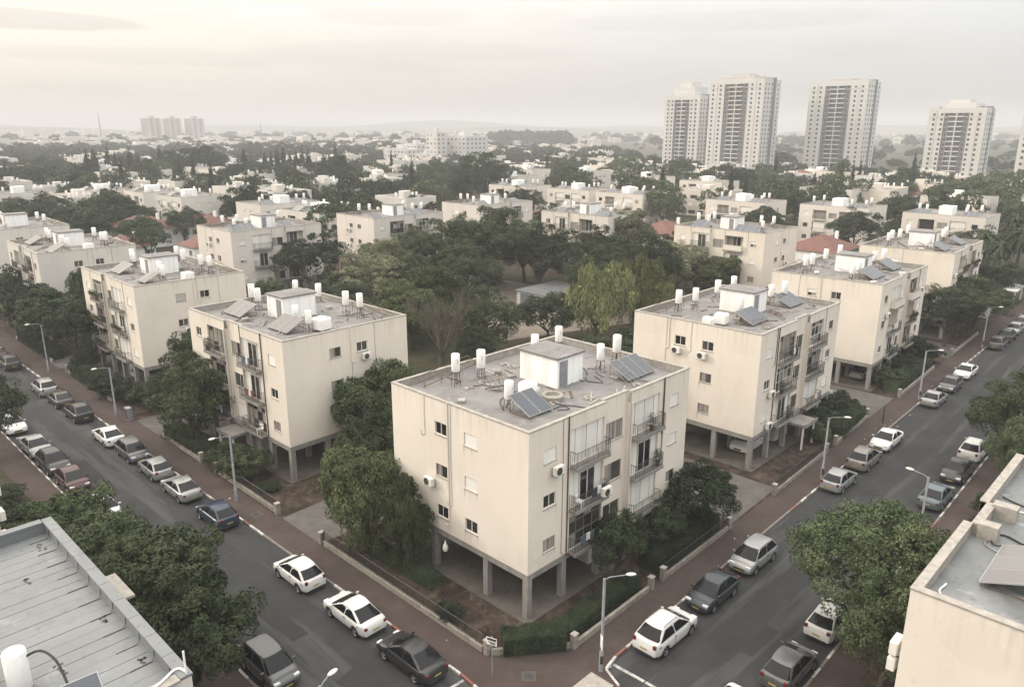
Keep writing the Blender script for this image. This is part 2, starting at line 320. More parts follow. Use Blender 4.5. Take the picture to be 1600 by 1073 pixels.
# ------------------------------------------------------------------ ground, roads, pavements
# right-hand street: kerb line y = ka(x); left-hand street: kerb line x = kb(y)
def ka(x): return 20.85 + (x-30)*.0185 if x > 30 else 20.85
def kf(x): return 12.1 + (x-30)*.0185 if x > 30 else 12.1      # far side
def kb(y): return 23.0 - (y-25)*.0075
def kl(y): return 14.8
Z0 = -.13
g = MB(); g.box(-380, -380, -.60, 5200, 5200, -.16); setting(g.obj('ground', 'town_ground'))
XE = 330; YE = 330
g = MB(); xs = [-40, 14.8, 30, 80, 130, 180, 230, 280, XE]
for a, b in zip(xs, xs[1:]): g.poly([(a, kf(a), Z0), (b, kf(b), Z0), (b, ka(b), Z0), (a, ka(a), Z0)])
setting(g.obj('road', 'asphalt')); g = MB()
ys = [20.85, 60, 100, 150, 200, 260, YE]
for a, b in zip(ys, ys[1:]): g.poly([(14.8, a, Z0), (kb(a), a, Z0), (kb(b), b, Z0), (14.8, b, Z0)])
g.poly([(14.8, -40, Z0), (23, -40, Z0), (23, 12.1, Z0), (14.8, 12.1, Z0)])
setting(g.obj('road', 'asphalt_side'))
# pavement plates (top at z=0), the corner bulges into the junction
def slab(name, pts, z1, m, z0=-.5): 
    b = MB(); b.prism(pts, z0, z1); return setting(b.obj(name, m))
corner = [(23.0, 26.0), (22.6, 21.6), (23.4, 20.2), (25.2, 19.2), (28.2, 19.3), (28.75, 20.6)]
slab('pavement', [(kb(YE), YE), (kb(150), 150), (kb(60), 60)] + [(kb(26), 26)] + corner[1:] + [(30, ka(30)), (140, ka(140)), (XE, ka(XE)), (XE, ka(XE)+2.4), (140, 25.2), (60, 23.6), (30, 23.0), (28.8, 22.95), (25.05, 26.0), (24.9, 60), (25.1, 100), (25.1, YE)], 0.0, 'paver')
slab('pavement', [(-40, kf(0)), (14.8, 12.1), (14.8, -40), (12.4, -40), (12.4, 10.3), (-40, 10.3)], 0.0, 'paver')
slab('pavement', [(23, 12.1), (30, 12.1), (140, kf(140)), (XE, kf(XE)), (XE, kf(XE)-2.0), (140, kf(140)-2.0), (30, 10.1), (25, 10.1), (25, -40), (23, -40)], 0.0, 'paver')
slab('pavement', [(14.8, 20.85), (14.8, YE), (12.6, YE), (12.6, 23), (-40, 23), (-40, 20.85)], 0.0, 'paver')
# blocks of land behind the pavements (gardens, yards)
slab('garden_soil', [(25.05, 26.0), (28.8, 22.95), (30, 23.0), (60, 23.6), (140, 25.2), (140, 140), (25.1, 140), (24.9, 60)], -.02, 'soil')
slab('garden_lawn', [(140, 25.2), (XE, ka(XE)+2.4), (XE, YE), (25.1, YE), (25.1, 140), (140, 140)], -.02, 'grass')
slab('garden_lawn', [(30, 10.1), (140, kf(140)-2.0), (XE, kf(XE)-2.0), (XE, -100), (25, -100), (25, 10.1)], -.02, 'soil')
slab('garden_lawn', [(12.6, 23), (12.6, YE), (-60, YE), (-60, 23)], -.02, 'grass')
slab('garden_lawn', [(-60, 10.3), (12.4, 10.3), (12.4, -40), (-60, -40)], -.02, 'grass')
def sheet(name, pts, z, m): b = MB(); b.poly([(x, y, z) for x, y in pts]); return setting(b.obj(name, m))
# courtyard paving and lawn, driveways between the blocks
sheet('courtyard', [(72, 71), (99, 62), (103, 74), (103, 112), (62, 112), (62, 104), (86, 96), (84, 88), (77, 83)], -.012, 'sandy_yard')
sheet('lawn', [(60, 58), (78, 56), (84, 66), (70, 72), (66, 86), (56, 88), (50, 70)], -.014, 'grass')
sheet('lawn', [(96, 50), (112, 52), (112, 112), (104, 112), (104, 60)], -.014, 'grass')
for a, b, c in ((46.6, 55.8, 46), (75.6, 85.2, 50), (104.6, 113.2, 50)): sheet('driveway', [(a+1.4, ka(a)+2.35), (b, ka(b)+2.45), (b, c), (a+1.4, c)], -.008, 'paver_grey')
for a, b in ((43.0, 48.2), (71.2, 76.5), (100.5, 105.5)): sheet('driveway', [(25.0, a), (25.0, b), (46, b+1), (46, a-1)], -.006, 'paver_grey')
# pale drive kerbs across the paving where the driveways reach the street
# kerb stones one by one
def stone_mesh(m): b = MB(); b.box(-.485, -.08, -.2, .485, .08, .012); return bevel_mesh(b.mesh('kerb_stone', [m]), .02, 1)
KS = {k: stone_mesh(k) for k in ('kerb_stone', 'kerb_white', 'kerb_red')}
def kerb(pts, colour, far=None):
    root = bpy.data.objects.new('kerb', None); C.objects.link(root); root['kind'] = 'structure'
    i = 0; rest = MB()
    for (x0, y0), (x1, y1) in zip(pts, pts[1:]):
        L = math.hypot(x1-x0, y1-y0); n = max(1, round(L)); a = math.atan2(y1-y0, x1-x0)
        for k in range(n):
            t = (k+.5)/n; x = x0+(x1-x0)*t; y = y0+(y1-y0)*t; c = colour(x, y, i); i += 1
            if i < 290: inst(KS[c], 'stone', root, (x, y, 0), a+rng.uniform(-.008, .008), (L/n, 1, 1))
    return root
def c_left(x, y, i):
    if y < 33: return 'kerb_red' if int(y/1.6) % 2 else 'kerb_white'
    if 47.5 < y < 52: return 'kerb_red' if int(y) % 2 else 'kerb_white'
    if 43 < y < 47.5 or 72 < y < 76.5: return 'kerb_stone'
    return 'kerb_white' if int(y) % 2 else 'kerb_stone'
def c_right(x, y, i):
    if x < 33: return 'kerb_red' if int(x/1.2) % 2 else 'kerb_white'
    if 46 < x < 52.5 or 76 < x < 84: return 'kerb_stone'
    if 52.5 < x < 54: return 'kerb_red'
    return 'kerb_white' if int(x) % 2 else 'kerb_stone'
kerb([(kb(26), 26), (kb(60), 60), (kb(150), 150), (kb(260), 260)], c_left)
kerb(corner, lambda x, y, i: ('kerb_red', 'kerb_white')[i % 2])
kerb([(28.75, 20.6), (30, ka(30)), (140, ka(140)), (250, ka(250))], c_right)
kerb([(23, 12.1), (30, 12.1), (140, kf(140)), (240, kf(240))], lambda x, y, i: 'kerb_red' if 54 < x < 59 else ('kerb_white' if i % 2 else 'kerb_stone'))
kerb([(14.8, 20.9), (14.8, 150)], lambda x, y, i: 'kerb_white' if i % 2 else 'kerb_stone')
# painted lines and patches
def line(x0, y0, x1, y1, w=.14, z=Z0+.004, m='road_paint', name='road_marking'):
    d = Vector((x1-x0, y1-y0)); n = Vector((-d.y, d.x)).normalized()*w/2
    return sheet(name, [(x0+n.x, y0+n.y), (x0-n.x, y0-n.y), (x1-n.x, y1-n.y), (x1+n.x, y1+n.y)], z, m)
line(29.45, 20.6, 29.55, 17.6, .2); line(20.3, 25.8, 22.85, 25.6, .16)
line(15.4, 80.2, 17.0, 80.0, .35); line(14.95, 79.0, 22.7, 77.2, .12, m='asphalt_patch', name='road_patch')
line(89, 15, 92, 21.6, .14, m='asphalt_patch', name='road_patch')
line(28.0, 18.55, 60, 18.9, .08, m='asphalt_patch', name='road_patch'); line(23.0, 16.6, 70, 17.2, .05, m='asphalt_patch', name='road_patch')
line(20.3, 27, 20.2, 90, .05, m='asphalt_patch', name='road_patch')
def disc(name, x, y, r, z, m, lab, cat, ry=None, grp=None):
    b = MB(); b.lathe([(0, z), (r*.86, z), (r*.88, z+.004), (r, z+.004), (r, z-.03)], n=20); o = b.obj(name, m, None, (x, y, 0)); o.scale = (1, (ry or r)/r, 1); return tag(o, lab, cat, grp)
disc('manhole_cover', 60.95, 17.8, .5, Z0+.012, 'asphalt_patch', 'dark oval manhole cover in the asphalt between two silver hatchbacks and the slate sedan', 'manhole cover', .5)
disc('manhole_cover', 17.9, 58.5, .33, Z0+.012, 'asphalt_patch', 'round manhole cover in the left street beyond the foreground trees', 'manhole cover')
for x, y, lab in ((25.4, 23.2, 'square iron manhole cover in the pavement at the street corner'), (23.95, 50.1, 'square manhole cover in the pavement by the driveway of the second block')):
    t = thing('manhole_cover', lab, 'manhole cover', (x, y, .0), R(45 if x > 25 else 0))
    MB().box(-.36, -.36, .001, .36, .36, .006).obj('rim', 'paver_grey', t); b = MB()
    for i in range(8): b.box(-.3, -.3+i*.077, .004, .3, -.3+i*.077+.055, .013)
    b.obj('grate', 'metal_dark', t)
sheet('ramp', [(23.6, 20.35), (25.3, 19.45), (25.9, 20.6), (24.2, 21.5)], .004, 'coping'); sheet('ramp', [(26.3, 19.5), (28.0, 19.5), (28.0, 21.0), (26.3, 21.0)], .004, 'coping')
# far fields
sheet('field', [(330, -380), (5200, -380), (5200, 1400), (720, 300), (540, 90), (330, 12)], -.15, 'field')
sheet('field', [(760, 900), (5200, 1500), (5200, 5200), (1500, 5200)], -.15, 'field')
# ------------------------------------------------------------------ apartment block
def wallface(b, W, z0, z1, holes, T, m=0, d=.14, mr=None):
    """vertical wall with rectangular holes and their reveals; T maps (along, inward, z) to a point"""
    xs = sorted({0, W, *[h[0] for h in holes], *[h[1] for h in holes]}); zs = sorted({z0, z1, *[h[2] for h in holes], *[h[3] for h in holes]})
    for xa, xb in zip(xs, xs[1:]):
        for za, zb in zip(zs, zs[1:]):
            cx, cz = (xa+xb)/2, (za+zb)/2
            if any(h[0] < cx < h[1] and h[2] < cz < h[3] for h in holes): continue
            b.quad(T(xa, 0, za), T(xb, 0, za), T(xb, 0, zb), T(xa, 0, zb), m)
    for h in holes:
        x0, x1, a, c = h[:4]; dd = h[4] if len(h) > 4 else d; k = m if mr is None else mr
        b.quad(T(x0, 0, a), T(x1, 0, a), T(x1, dd, a), T(x0, dd, a), k); b.quad(T(x0, 0, c), T(x0, dd, c), T(x1, dd, c), T(x1, 0, c), k)
        b.quad(T(x0, 0, a), T(x0, dd, a), T(x0, dd, c), T(x0, 0, c), k); b.quad(T(x1, 0, a), T(x1, 0, c), T(x1, dd, c), T(x1, dd, a), k)
        if dd > .3: b.quad(T(x0, dd, a), T(x1, dd, a), T(x1, dd, c), T(x0, dd, c), k)
WM = {}
def wmesh(key, f):
    if key not in WM: WM[key] = f()
    return WM[key]
def win_frame(w, h, mt, v=0):
    b = MB(); t = .05
    b.box(0, .06, 0, w, .12, t); b.box(0, .06, h-t, w, .12, h); b.box(0, .06, t, t, .12, h-t); b.box(w-t, .06, t, w, .12, h-t); b.box(w/2-.025, .055, t, w/2+.025, .115, h-t)
    b.box(-.05, -.045, -.06, w+.05, .06, -.003, 1)
    q = random.Random(v*7+int(w*100))
    for k in range(2+v): x = q.choice([-.03, w-.03, q.uniform(.1, w-.1)]); ww = q.uniform(.025, .06); L_ = q.uniform(.25, .9); b.poly([(x, -.004, -.062), (x+ww*.3, -.004, -.062-L_), (x+ww*.6, -.004, -.062-L_*.9), (x+ww, -.004, -.062)], 2)
    return b.mesh('window', [mt, 'coping', 'stain'])
def pane_m(w, h, mt):
    b = MB(); b.box(0, 0, 0, w, .02, h); return b.mesh('pane', [mt])
def shut_m(w, h, mt):
    b = MB(); n = max(3, int(h/.11)); s = h/n
    for i in range(n): b.quad((0, 0, i*s), (w, 0, i*s), (w, .014, (i+1)*s), (0, .014, (i+1)*s)); b.quad((0, .014, (i+1)*s), (w, .014, (i+1)*s), (w, 0, (i+1)*s), (0, 0, (i+1)*s))
    return b.mesh('shutter', [mt])
def window(parent, w, h, kind, loc, rz, light=False):
    """local x along the wall, y inward"""
    w = round(w, 2); h = round(h, 2); fm = 'frame_light' if light or kind in ('white', 'half', 'dark') else 'frame_dark'
    v = rng.randint(0, 3); o = inst(wmesh(('wf', w, h, fm, v), lambda: win_frame(w, h, fm, v)), 'window', parent, loc, rz)
    pw = round(w/2-.07, 3); ph = round(h-.1, 3)
    def shutter(z, hh, mt): inst(wmesh(('sh', w, hh, mt), lambda: shut_m(round(w-.1, 3), hh, mt)), 'shutter', o, (.05, .045, z))
    if kind == 'white': shutter(.05, ph, 'shutter_white')
    elif kind == 'grey': shutter(.05, ph, 'shutter_grey')
    else:
        m1, m2 = {'dark': ('glass', 'glass'), 'curt': ('curtain', 'glass'), 'curt2': ('curtain', 'curtain'), 'half': ('glass', 'curtain')}[kind]
        inst(wmesh(('pn', pw, ph, m1), lambda: pane_m(pw, ph, m1)), 'pane', o, (.05, .085, .05))
        inst(wmesh(('pn', pw, ph, m2), lambda: pane_m(pw, ph, m2)), 'pane', o, (w/2+.02, .075, .05))
        if kind == 'half': shutter(round(ph*.55, 3), round(ph*.45+.05, 3), 'shutter_white')
    return o
def ac_mesh():
    b = MB(); b.box(0, 0, 0, .8, .3, .56); me = bevel_mesh(b.mesh('ac_unit', ['ac_body']), .025, 2)
    g = MB(); g.lathe([(0, 0), (.21, 0), (.21, .02), (.24, .02), (.24, -.01)], n=16); f = g.mesh('fan_grille', ['ac_dark'])
    k = MB(); k.box(.08, .02, -.06, .12, .42, -.002); k.box(.66, .02, -.06, .70, .42, -.002); k = k.mesh('bracket', ['metal_dark'])
    return me, f, k
AC = None
def ac_unit(parent, loc, rz):
    global AC
    if AC is None: AC = ac_mesh()
    o = inst(AC[0], 'ac_unit', parent, loc, rz)
    inst(AC[1], 'fan_grille', o, (.3, -.004, .28), 0, None, (R(90), 0, 0)); inst(AC[2], 'bracket', o)
    return o
def railing(w, h=.95, d=.0, side=.5, solid=False):
    b = MB()
    for (xa, ya, xb, yb) in ((0, 0, w, 0), (0, 0, 0, side), (w, 0, w, side)):
        L = math.hypot(xb-xa, yb-ya); 
        if L < .05: continue
        b.tube([(xa, ya, h), (xb, yb, h)], .022, n=4); b.tube([(xa, ya, .1), (xb, yb, .1)], .014, n=4)
        n = max(1, int(L/.13))
        for i in range(n+1):
            x = xa+(xb-xa)*i/n; y = ya+(yb-ya)*i/n; r = .014 if i % 8 == 0 else .0085
            b.box(x-r, y-r, 0.02, x+r, y+r, h)
    return b.mesh('railing', ['metal_dark'])
def balcony(parent, x0, x1, zf, kind, rz, org, hgt=2.3, out=.55, d=.25, rail='bars', r=rng):
    """x0..x1 along the facade; org maps (x, y, z) local to parent coords; y<0 is outside"""
    w = x1-x0; o = MB().box(-.05, -out, -.16, w+.05, .02, .0).box(-.05, -out, -.24, w+.05, -out+.1, -.16)
    b = inst(wmesh(('slab', round(w, 2), out), lambda: o.mesh('balcony', ['concrete'])), 'balcony', parent, org(x0, 0, zf), rz)
    if rail == 'bars': inst(wmesh(('rl', round(w, 2), out), lambda: railing(w, .95, 0, out-.06)), 'railing', b, (0, -out+.05, 0))
    elif rail == 'solid':
        def f():
            q = MB(); q.box(0, 0, 0, w, .07, .85); q.box(0, .07, 0, .07, out-.05, .85); q.box(w-.07, .07, 0, w, out-.05, .85); q.box(-.03, -.03, .85, w+.03, .1, .9, 1); return q.mesh('parapet', ['stucco', 'coping'])
        inst(wmesh(('pr', round(w, 2), out), f), 'parapet', b, (0, -out+.02, 0))
    elif rail == 'flower':
        inst(wmesh(('rl', round(w, 2), out), lambda: railing(w, .95, 0, out-.06)), 'railing', b, (0, -out+.05, 0))
        def f():
            q = MB(); q.box(0, 0, 0, w*.8, .2, .2); return q.mesh('planter', ['rust'])
        inst(wmesh(('fl', round(w, 2)), f), 'planter', b, (w*.1, -out-.17, .55))
        fo = leaf_clump_box(w*.78, .28, .28, 260, .09, 'leaf_ficus', 5); inst(fo, 'foliage', b, (w*.11, -out-.22, .72))
    # infill
    if kind == 'white':
        n = 6; pw = w/n
        for i in range(n): inst(wmesh(('wp', round(pw, 2), hgt), lambda: pane_m(pw-.025, hgt-.04, 'shutter_white')), 'shutter_panel', b, (i*pw+.012, d-.10-.02*(i % 2), .02))
    elif kind in ('glass', 'glasslight'):
        fm = 'frame_light' if kind == 'glasslight' else 'frame_dark'
        def f():
            q = MB(); zs = (0, .9, 1.75, hgt-.03)
            for z in zs: q.box(0, 0, z, w, .06, z+.045)
            for i in range(5): q.box(i*(w-.05)/4, -.003, .0, i*(w-.05)/4+.05, .057, hgt)
            return q.mesh('glazing_frame', [fm])
        inst(wmesh(('gf', round(w, 2), hgt, fm), f), 'glazing_frame', b, (0, d-.12, 0))
        for i in range(4):
            for z, hh in ((.05, .84), (.95, .79), (1.8, hgt-1.84)):
                m_ = r.choice(['glass', 'curtain', 'curtain', 'glass'])
                inst(wmesh(('gp', round(w, 2), hh, m_), lambda: pane_m((w-.05)/4-.06, hh, m_)), 'pane', b, (i*(w-.05)/4+.055, d-.085, z))
    elif kind in ('open', 'halfshut'):
        dw = 1.5
        def f():
            q = MB(); q.box(0, 0, 0, .06, .06, 2.1); q.box(dw-.06, 0, 0, dw, .06, 2.1); q.box(dw/2-.035, 0, 0, dw/2+.035, .06, 2.1); q.box(.06, 0, 2.04, dw-.06, .06, 2.1); return q.mesh('door', ['frame_light'])
        dd = .88 if kind == 'open' else d-.08
        dr = inst(wmesh(('dr', dw), f), 'door', b, (w*.32, dd-.08, 0))
        for i in (0, 1): inst(wmesh(('dp', i), lambda: pane_m(dw/2-.1, 1.98, 'glass')), 'pane', dr, (.065+i*(dw/2-.03), .03, .05))
        if kind == 'halfshut':
            for xa, ww in ((0, w*.32-.02), (w*.32+dw+.02, w-w*.32-dw-.03)):
                n = max(1, round(ww/.5))
                for i in range(n): inst(wmesh(('hp', round(ww/n, 2)), lambda: pane_m(ww/n-.02, hgt-.04, 'shutter_white')), 'shutter_panel', b, (xa+i*ww/n+.01, d-.1, .02))
            inst(wmesh(('hh', 1), lambda: pane_m(dw, hgt-2.1-.04, 'stucco')), 'lintel', b, (w*.32, d-.08, 2.11))
        else:
            cu = inst(wmesh(('cu', 2), lambda: pane_m(.8, 1.95, 'curtain')), 'curtain', b, (.12, .8, .1))
    return b
FL = (3.08, 5.95, 8.83)            # floors of the three storeys
def block(name_label, ox, oy, yaw, kind, spec, near=True, wallm='stucco', L=16.7, W=12.5, seed=0, group=None):
    """kind 1: balconies face -Y ; kind 2: balconies face -X. (ox, oy) is the street corner."""
    r = random.Random(seed)
    rz = R(yaw) if kind == 1 else R(yaw-90)
    loc = (ox, oy, 0) if kind == 1 else (ox-math.sin(R(yaw))*L, oy+math.cos(R(yaw))*L, 0)
    root = thing('apartment_block', name_label, 'apartment building', loc, rz, group)
    mir = kind == 2                 # along coordinate counted from the street corner
    def X(s): return L-s if mir else s
    ZB, ZT = 3.02, 12.0
    rc = (7.1, 9.72)                # recessed middle strip of the facade
    b = MB()
    fac = []; s_ = spec
    # facade holes: (s0, s1, z0, z1, depth)
    wk = s_.get('win', ['white', 'curt', 'grey'])
    wins = [(1.3, 2.4), (14.4, 15.45)]; mid = (7.35, 9.3); bays = ((3.7, 6.95), (9.85, 13.1))
    balk = s_['bal']
    A = []; Bm = []; Cc = []
    def seg(s0, s1, yy, holes):
        a0, a1 = (X(s1), X(s0)) if mir else (s0, s1)
        hs = [((X(h[1]) if mir else h[0])-a0, (X(h[0]) if mir else h[1])-a0, *h[2:]) for h in holes]
        wallface(b, a1-a0, ZB, ZT, hs, lambda x, y, z: (a0+x, yy+y, z))
    H1, H2, H3 = [], [], []
    for k, zf in enumerate(FL):
        H1.append((*wins[0], zf+.88, zf+1.72, .14)); H3.append((*wins[1], zf+.88, zf+1.72, .14)); H2.append((*mid, zf+.12 if False else zf+.2, zf+1.5, .14))
        d1, d2 = [(.95 if (c_[0] if isinstance(c_, tuple) else c_) == 'open' else .25) for c_ in balk[k]]
        H1.append((*bays[0], zf, zf+2.3, d1)); H3.append((*bays[1], zf, zf+2.3, d2))
    seg(0, rc[0], 0, H1); seg(rc[0], rc[1], .3, H2); seg(rc[1], L, 0, H3)
    for s0 in rc: x = X(s0); b.quad((x, 0, ZB), (x, .3, ZB), (x, .3, ZT), (x, 0, ZT))
    # end walls and rear wall
    eh = [(4.27, 5.38), (7.0, 8.1)]
    def end(xx, sgn, holes):
        wallface(b, W, ZB, ZT, holes, (lambda y, i, z: (xx+sgn*i, y, z)))
    nearx, farx = (L, 0) if mir else (0, L)
    EH = [(a, c, zf+.88, zf+1.72) for zf in FL for a, c in eh] if near or True else []
    skip = s_.get('endskip', [])
    EHn = [h for i, h in enumerate(EH) if i not in skip]
    end(nearx, -1 if mir else 1, EHn); end(farx, 1 if mir else -1, [])
    wallface(b, L, ZB, ZT, [], lambda x, i, z: (x, W-i, z))
    # dark backs of the holes are the windows themselves; underside
    fp = [(0, 0), (X(rc[0]) if not mir else X(rc[1]), 0), (X(rc[0]) if not mir else X(rc[1]), .3), (X(rc[1]) if not mir else X(rc[0]), .3), (X(rc[1]) if not mir else X(rc[0]), 0), (L, 0), (L, W), (0, W)]
    b.poly([(x, y, ZB) for x, y in reversed(fp)])
    b.obj('wall', wallm, root)
    # roof slab, parapet, coping
    b = MB(); b.prism([(x+(.2 if x < 1 else -.2 if x > L-1 else 0), y+(.2 if y < 1 else -.2), ) for x, y in fp], 11.35, 11.55); b.obj('roof', s_.get('roofm', 'roof_membrane'), root)
    b = MB(); t = s_.get('pw', .22)
    b.box(.004, .004, 11.3, t, W-.004, 11.995); b.box(L-t, .004, 11.3, L-.004, W-.004, 11.995); b.box(t, W-t, 11.3, L-t, W-.004, 11.995)
    for a0, a1, yy in ((t, fp[1][0], .004), (fp[1][0], fp[3][0], .304), (fp[3][0], L-t, .004)): b.box(a0, yy, 11.3, a1, yy+t, 11.995)
    b.obj('parapet', 'coping', root)
    b = MB(); e = .03
    b.box(-e, -e, 12.0, t+.02, W+e, 12.07); b.box(L-t-.02, -e, 12.0, L+e, W+e, 12.07); b.box(t+.02, W-t-.02, 12.0, L-t-.02, W+e, 12.068)
    for a0, a1, yy in ((t+.02, fp[1][0], -e), (fp[1][0], fp[3][0], .3-e), (fp[3][0], L-t-.02, -e)): b.box(a0, yy, 12.0, a1, yy+t+.05, 12.068)
    b.obj('coping', 'coping', root)
    # beam frame and columns
    b = MB(); i_ = .03
    b.box(i_, i_, 2.6, L-i_, .42, ZB-.003); b.box(i_, W-.42, 2.6, L-i_, W-i_, ZB-.003); b.box(i_, .42, 2.6, .42, W-.42, ZB-.003); b.box(L-.42, .42, 2.6, L-i_, W-.42, ZB-.003)
    for x in (3.6, 7.2, 10.4, 14.2): b.box(x-.15, .42, 2.65, x+.15, W-.42, ZB-.004)
    b.obj('beam', 'concrete', root)
    def colm(): q = MB(); q.box(-.21, -.21, -.1, .21, .21, 2.6); return bevel_mesh(q.mesh('column', ['concrete']), .015, 1)
    for s in (.26, 3.4, 6.9, 10.3, 14.1, L-.26):
        for y in (.26, 3.65, 8.6, W-.26): inst(wmesh('col', colm), 'column', root, (X(s), y, 0))
    # ground slab under the building and the entrance core
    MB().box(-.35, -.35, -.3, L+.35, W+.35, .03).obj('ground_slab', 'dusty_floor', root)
    x0, x1 = sorted((X(7.3), X(10.1)))
    MB().box(x0, 1.2, .03, x1, 8.3, 2.58).obj('stair_core', 'stucco_grey', root)
    q = MB(); q.box(x0+.9, 1.14, .03, x0+1.9, 1.2, 2.1); q.obj('entrance_door', 'metal_grey', root)
    if s_.get('canopy'):
        q = MB(); q.box(X(9.75) if mir else X(7.1), -1.7, 2.18, X(7.1) if mir else X(9.75), .3, 2.42); q.box((X(9.75) if mir else X(7.1))+.02, -1.72, 2.42, (X(7.1) if mir else X(9.75))-.02, -1.62, 2.55); q.obj('canopy', 'concrete', root)
        for s in (7.25, 9.6): MB().box(X(s)-.07, -1.5, 0, X(s)+.07, -1.36, 2.18).obj('canopy_post', 'frame_light', root)
    # windows
    def win(s0, s1, z, h, kd, yy):
        window(root, s1-s0, h, kd, (X(s1) if mir else s0, yy, z), 0)
    for k, zf in enumerate(FL):
        win(*wins[0], zf+.88, .84, s_['w1'][k], 0); win(*wins[1], zf+.88, .84, s_['w5'][k], 0)
        o = window(root, mid[1]-mid[0], 1.3, s_['w4'][k], (X(mid[1]) if mir else mid[0], .3, zf+.2), 0)
        for j in (0, 1):
            c = balk[k][j]; s0, s1 = bays[j]
            xx0, xx1 = (X(s1), X(s0)) if mir else (s0, s1)
            balcony(root, xx0, xx1, zf, c[0] if isinstance(c, tuple) else c, 0, lambda x, y, z: (x, y, z), rail=c[1] if isinstance(c, tuple) else 'bars', d=.25, r=r)
    # end windows
    EK = s_['end']
    for i, h in enumerate(EH):
        if i in skip: continue
        w = h[1]-h[0]
        if mir: window(root, w, .84, EK[i], (L, h[0], h[2]), R(90))
        else: window(root, w, .84, EK[i], (0, h[1], h[2]), R(-90))
    # ac units: ('f', s, z) on the facade, ('e', y, z) on the near end wall
    for a in s_.get('ac', []):
        if a[0] == 'f': ac_unit(root, (X(a[1])-.4, -.44, a[2]), 0)
        elif a[0] == 'b': ac_unit(root, (X(a[1])-.4, -.98, a[2]), 0)
        else: ac_unit(root, ((L+.44) if mir else -.44, a[1]+(-.4 if mir else .4), a[2]), R(90) if mir else R(-90))
    # pipes on walls
    for p_ in s_.get('pipes', []):
        if p_[0] == 'f': q = MB().tube([(X(p_[1]), -.05, 12.1), (X(p_[1]), -.05, p_[2])], .045, n=6)
        else:
            xx = (L+.05) if mir else -.05; q = MB().tube([(xx, p_[1], 12.1), (xx, p_[1]-.02, p_[2]), (xx, p_[1]+.35, p_[2]-.1)], .04, n=6)
        q.obj('drain_pipe', 'stucco' if p_[0] == 'e' else 'rust', root)
    q = MB().tube([(X(9.78), -.07, 11.3), (X(9.78), -.07, 3.1)], .06, n=6); q.obj('drain_pipe', 'stucco_grey', root)
    for k in range(3):
        s0 = r.choice([3.3, 7.0, 9.65, 13.5, 2.9]); z1 = r.choice([3.3, 6.2, 9.0]); q = MB().tube([(X(s0)+.06*k, -.03, 12.1), (X(s0)+.05*k+.05, -.03, (12+z1)/2), (X(s0)+.06*k, -.03, z1), (X(s0)+(.35 if k % 2 else -.35), -.03, z1-.25)], .016, n=4); q.obj('cable', 'hose', root)
    xe = (L+.03) if mir else -.03; ys_ = r.uniform(6.2, 6.7)
    for k in range(2): zz = r.choice([5.2, 8.1, 9.4]); q = MB().tube([(xe, ys_+k*2.5, 12.1), (xe, ys_+k*2.5+.06, (12+zz)/2), (xe, ys_+k*2.5, zz), (xe, ys_+k*2.5+.3, zz-.2), (xe, ys_+k*2.5+.45, zz+.1)], .016, n=4); q.obj('cable', 'metal_grey', root)
    # roof room with door
    rr = s_.get('room', (7.8, 10.5, 4.7, 8.1)); x0, x1 = sorted((X(rr[0]), X(rr[1])))
    rm = MB().box(x0, rr[2], 11.55, x1, rr[3], 13.55).obj('roof_room', 'white_wall', root)
    MB().box(x0-.12, rr[2]-.12, 13.553, x1+.12, rr[3]+.12, 13.68).obj('roof_slab', 'roof_membrane', rm)
    MB().box(x0+.25 if not mir else x1-1.05, rr[2]-.04, 11.6, x0+1.05 if not mir else x1-.25, rr[2]-.003, 13.35).obj('door', 'metal_grey', rm)
    return root, X
# ------------------------------------------------------------------ foliage
def quads_mesh(name, V, mats, midx=None, smooth=False):
    """V: (n,4,3) array of quads"""
    n = len(V); me = bpy.data.meshes.new(name); me.vertices.add(n*4); me.vertices.foreach_set('co', V.reshape(-1).astype(np.float32))
    me.loops.add(n*4); me.loops.foreach_set('vertex_index', np.arange(n*4, dtype=np.int32)); me.polygons.add(n)
    me.polygons.foreach_set('loop_start', np.arange(0, n*4, 4, dtype=np.int32)); me.polygons.foreach_set('loop_total', np.full(n, 4, dtype=np.int32))
    for m in mats: me.materials.append(M[m])
    if midx is not None: me.polygons.foreach_set('material_index', midx.astype(np.int32))
    me.update(calc_edges=True); me.validate(); return me
def nrm(a): return a/np.maximum(np.linalg.norm(a, axis=1, keepdims=True), 1e-9)
def leaf_quads(P, A, Nn, l, w):
    """P centres, A long axis, Nn normal, l and w arrays of half sizes"""
    A = nrm(A); B = nrm(np.cross(Nn, A)); l = l[:, None]; w = w[:, None]
    return np.stack([P-A*l, P+B*w-A*l*.1, P+A*l, P-B*w-A*l*.1], axis=1)
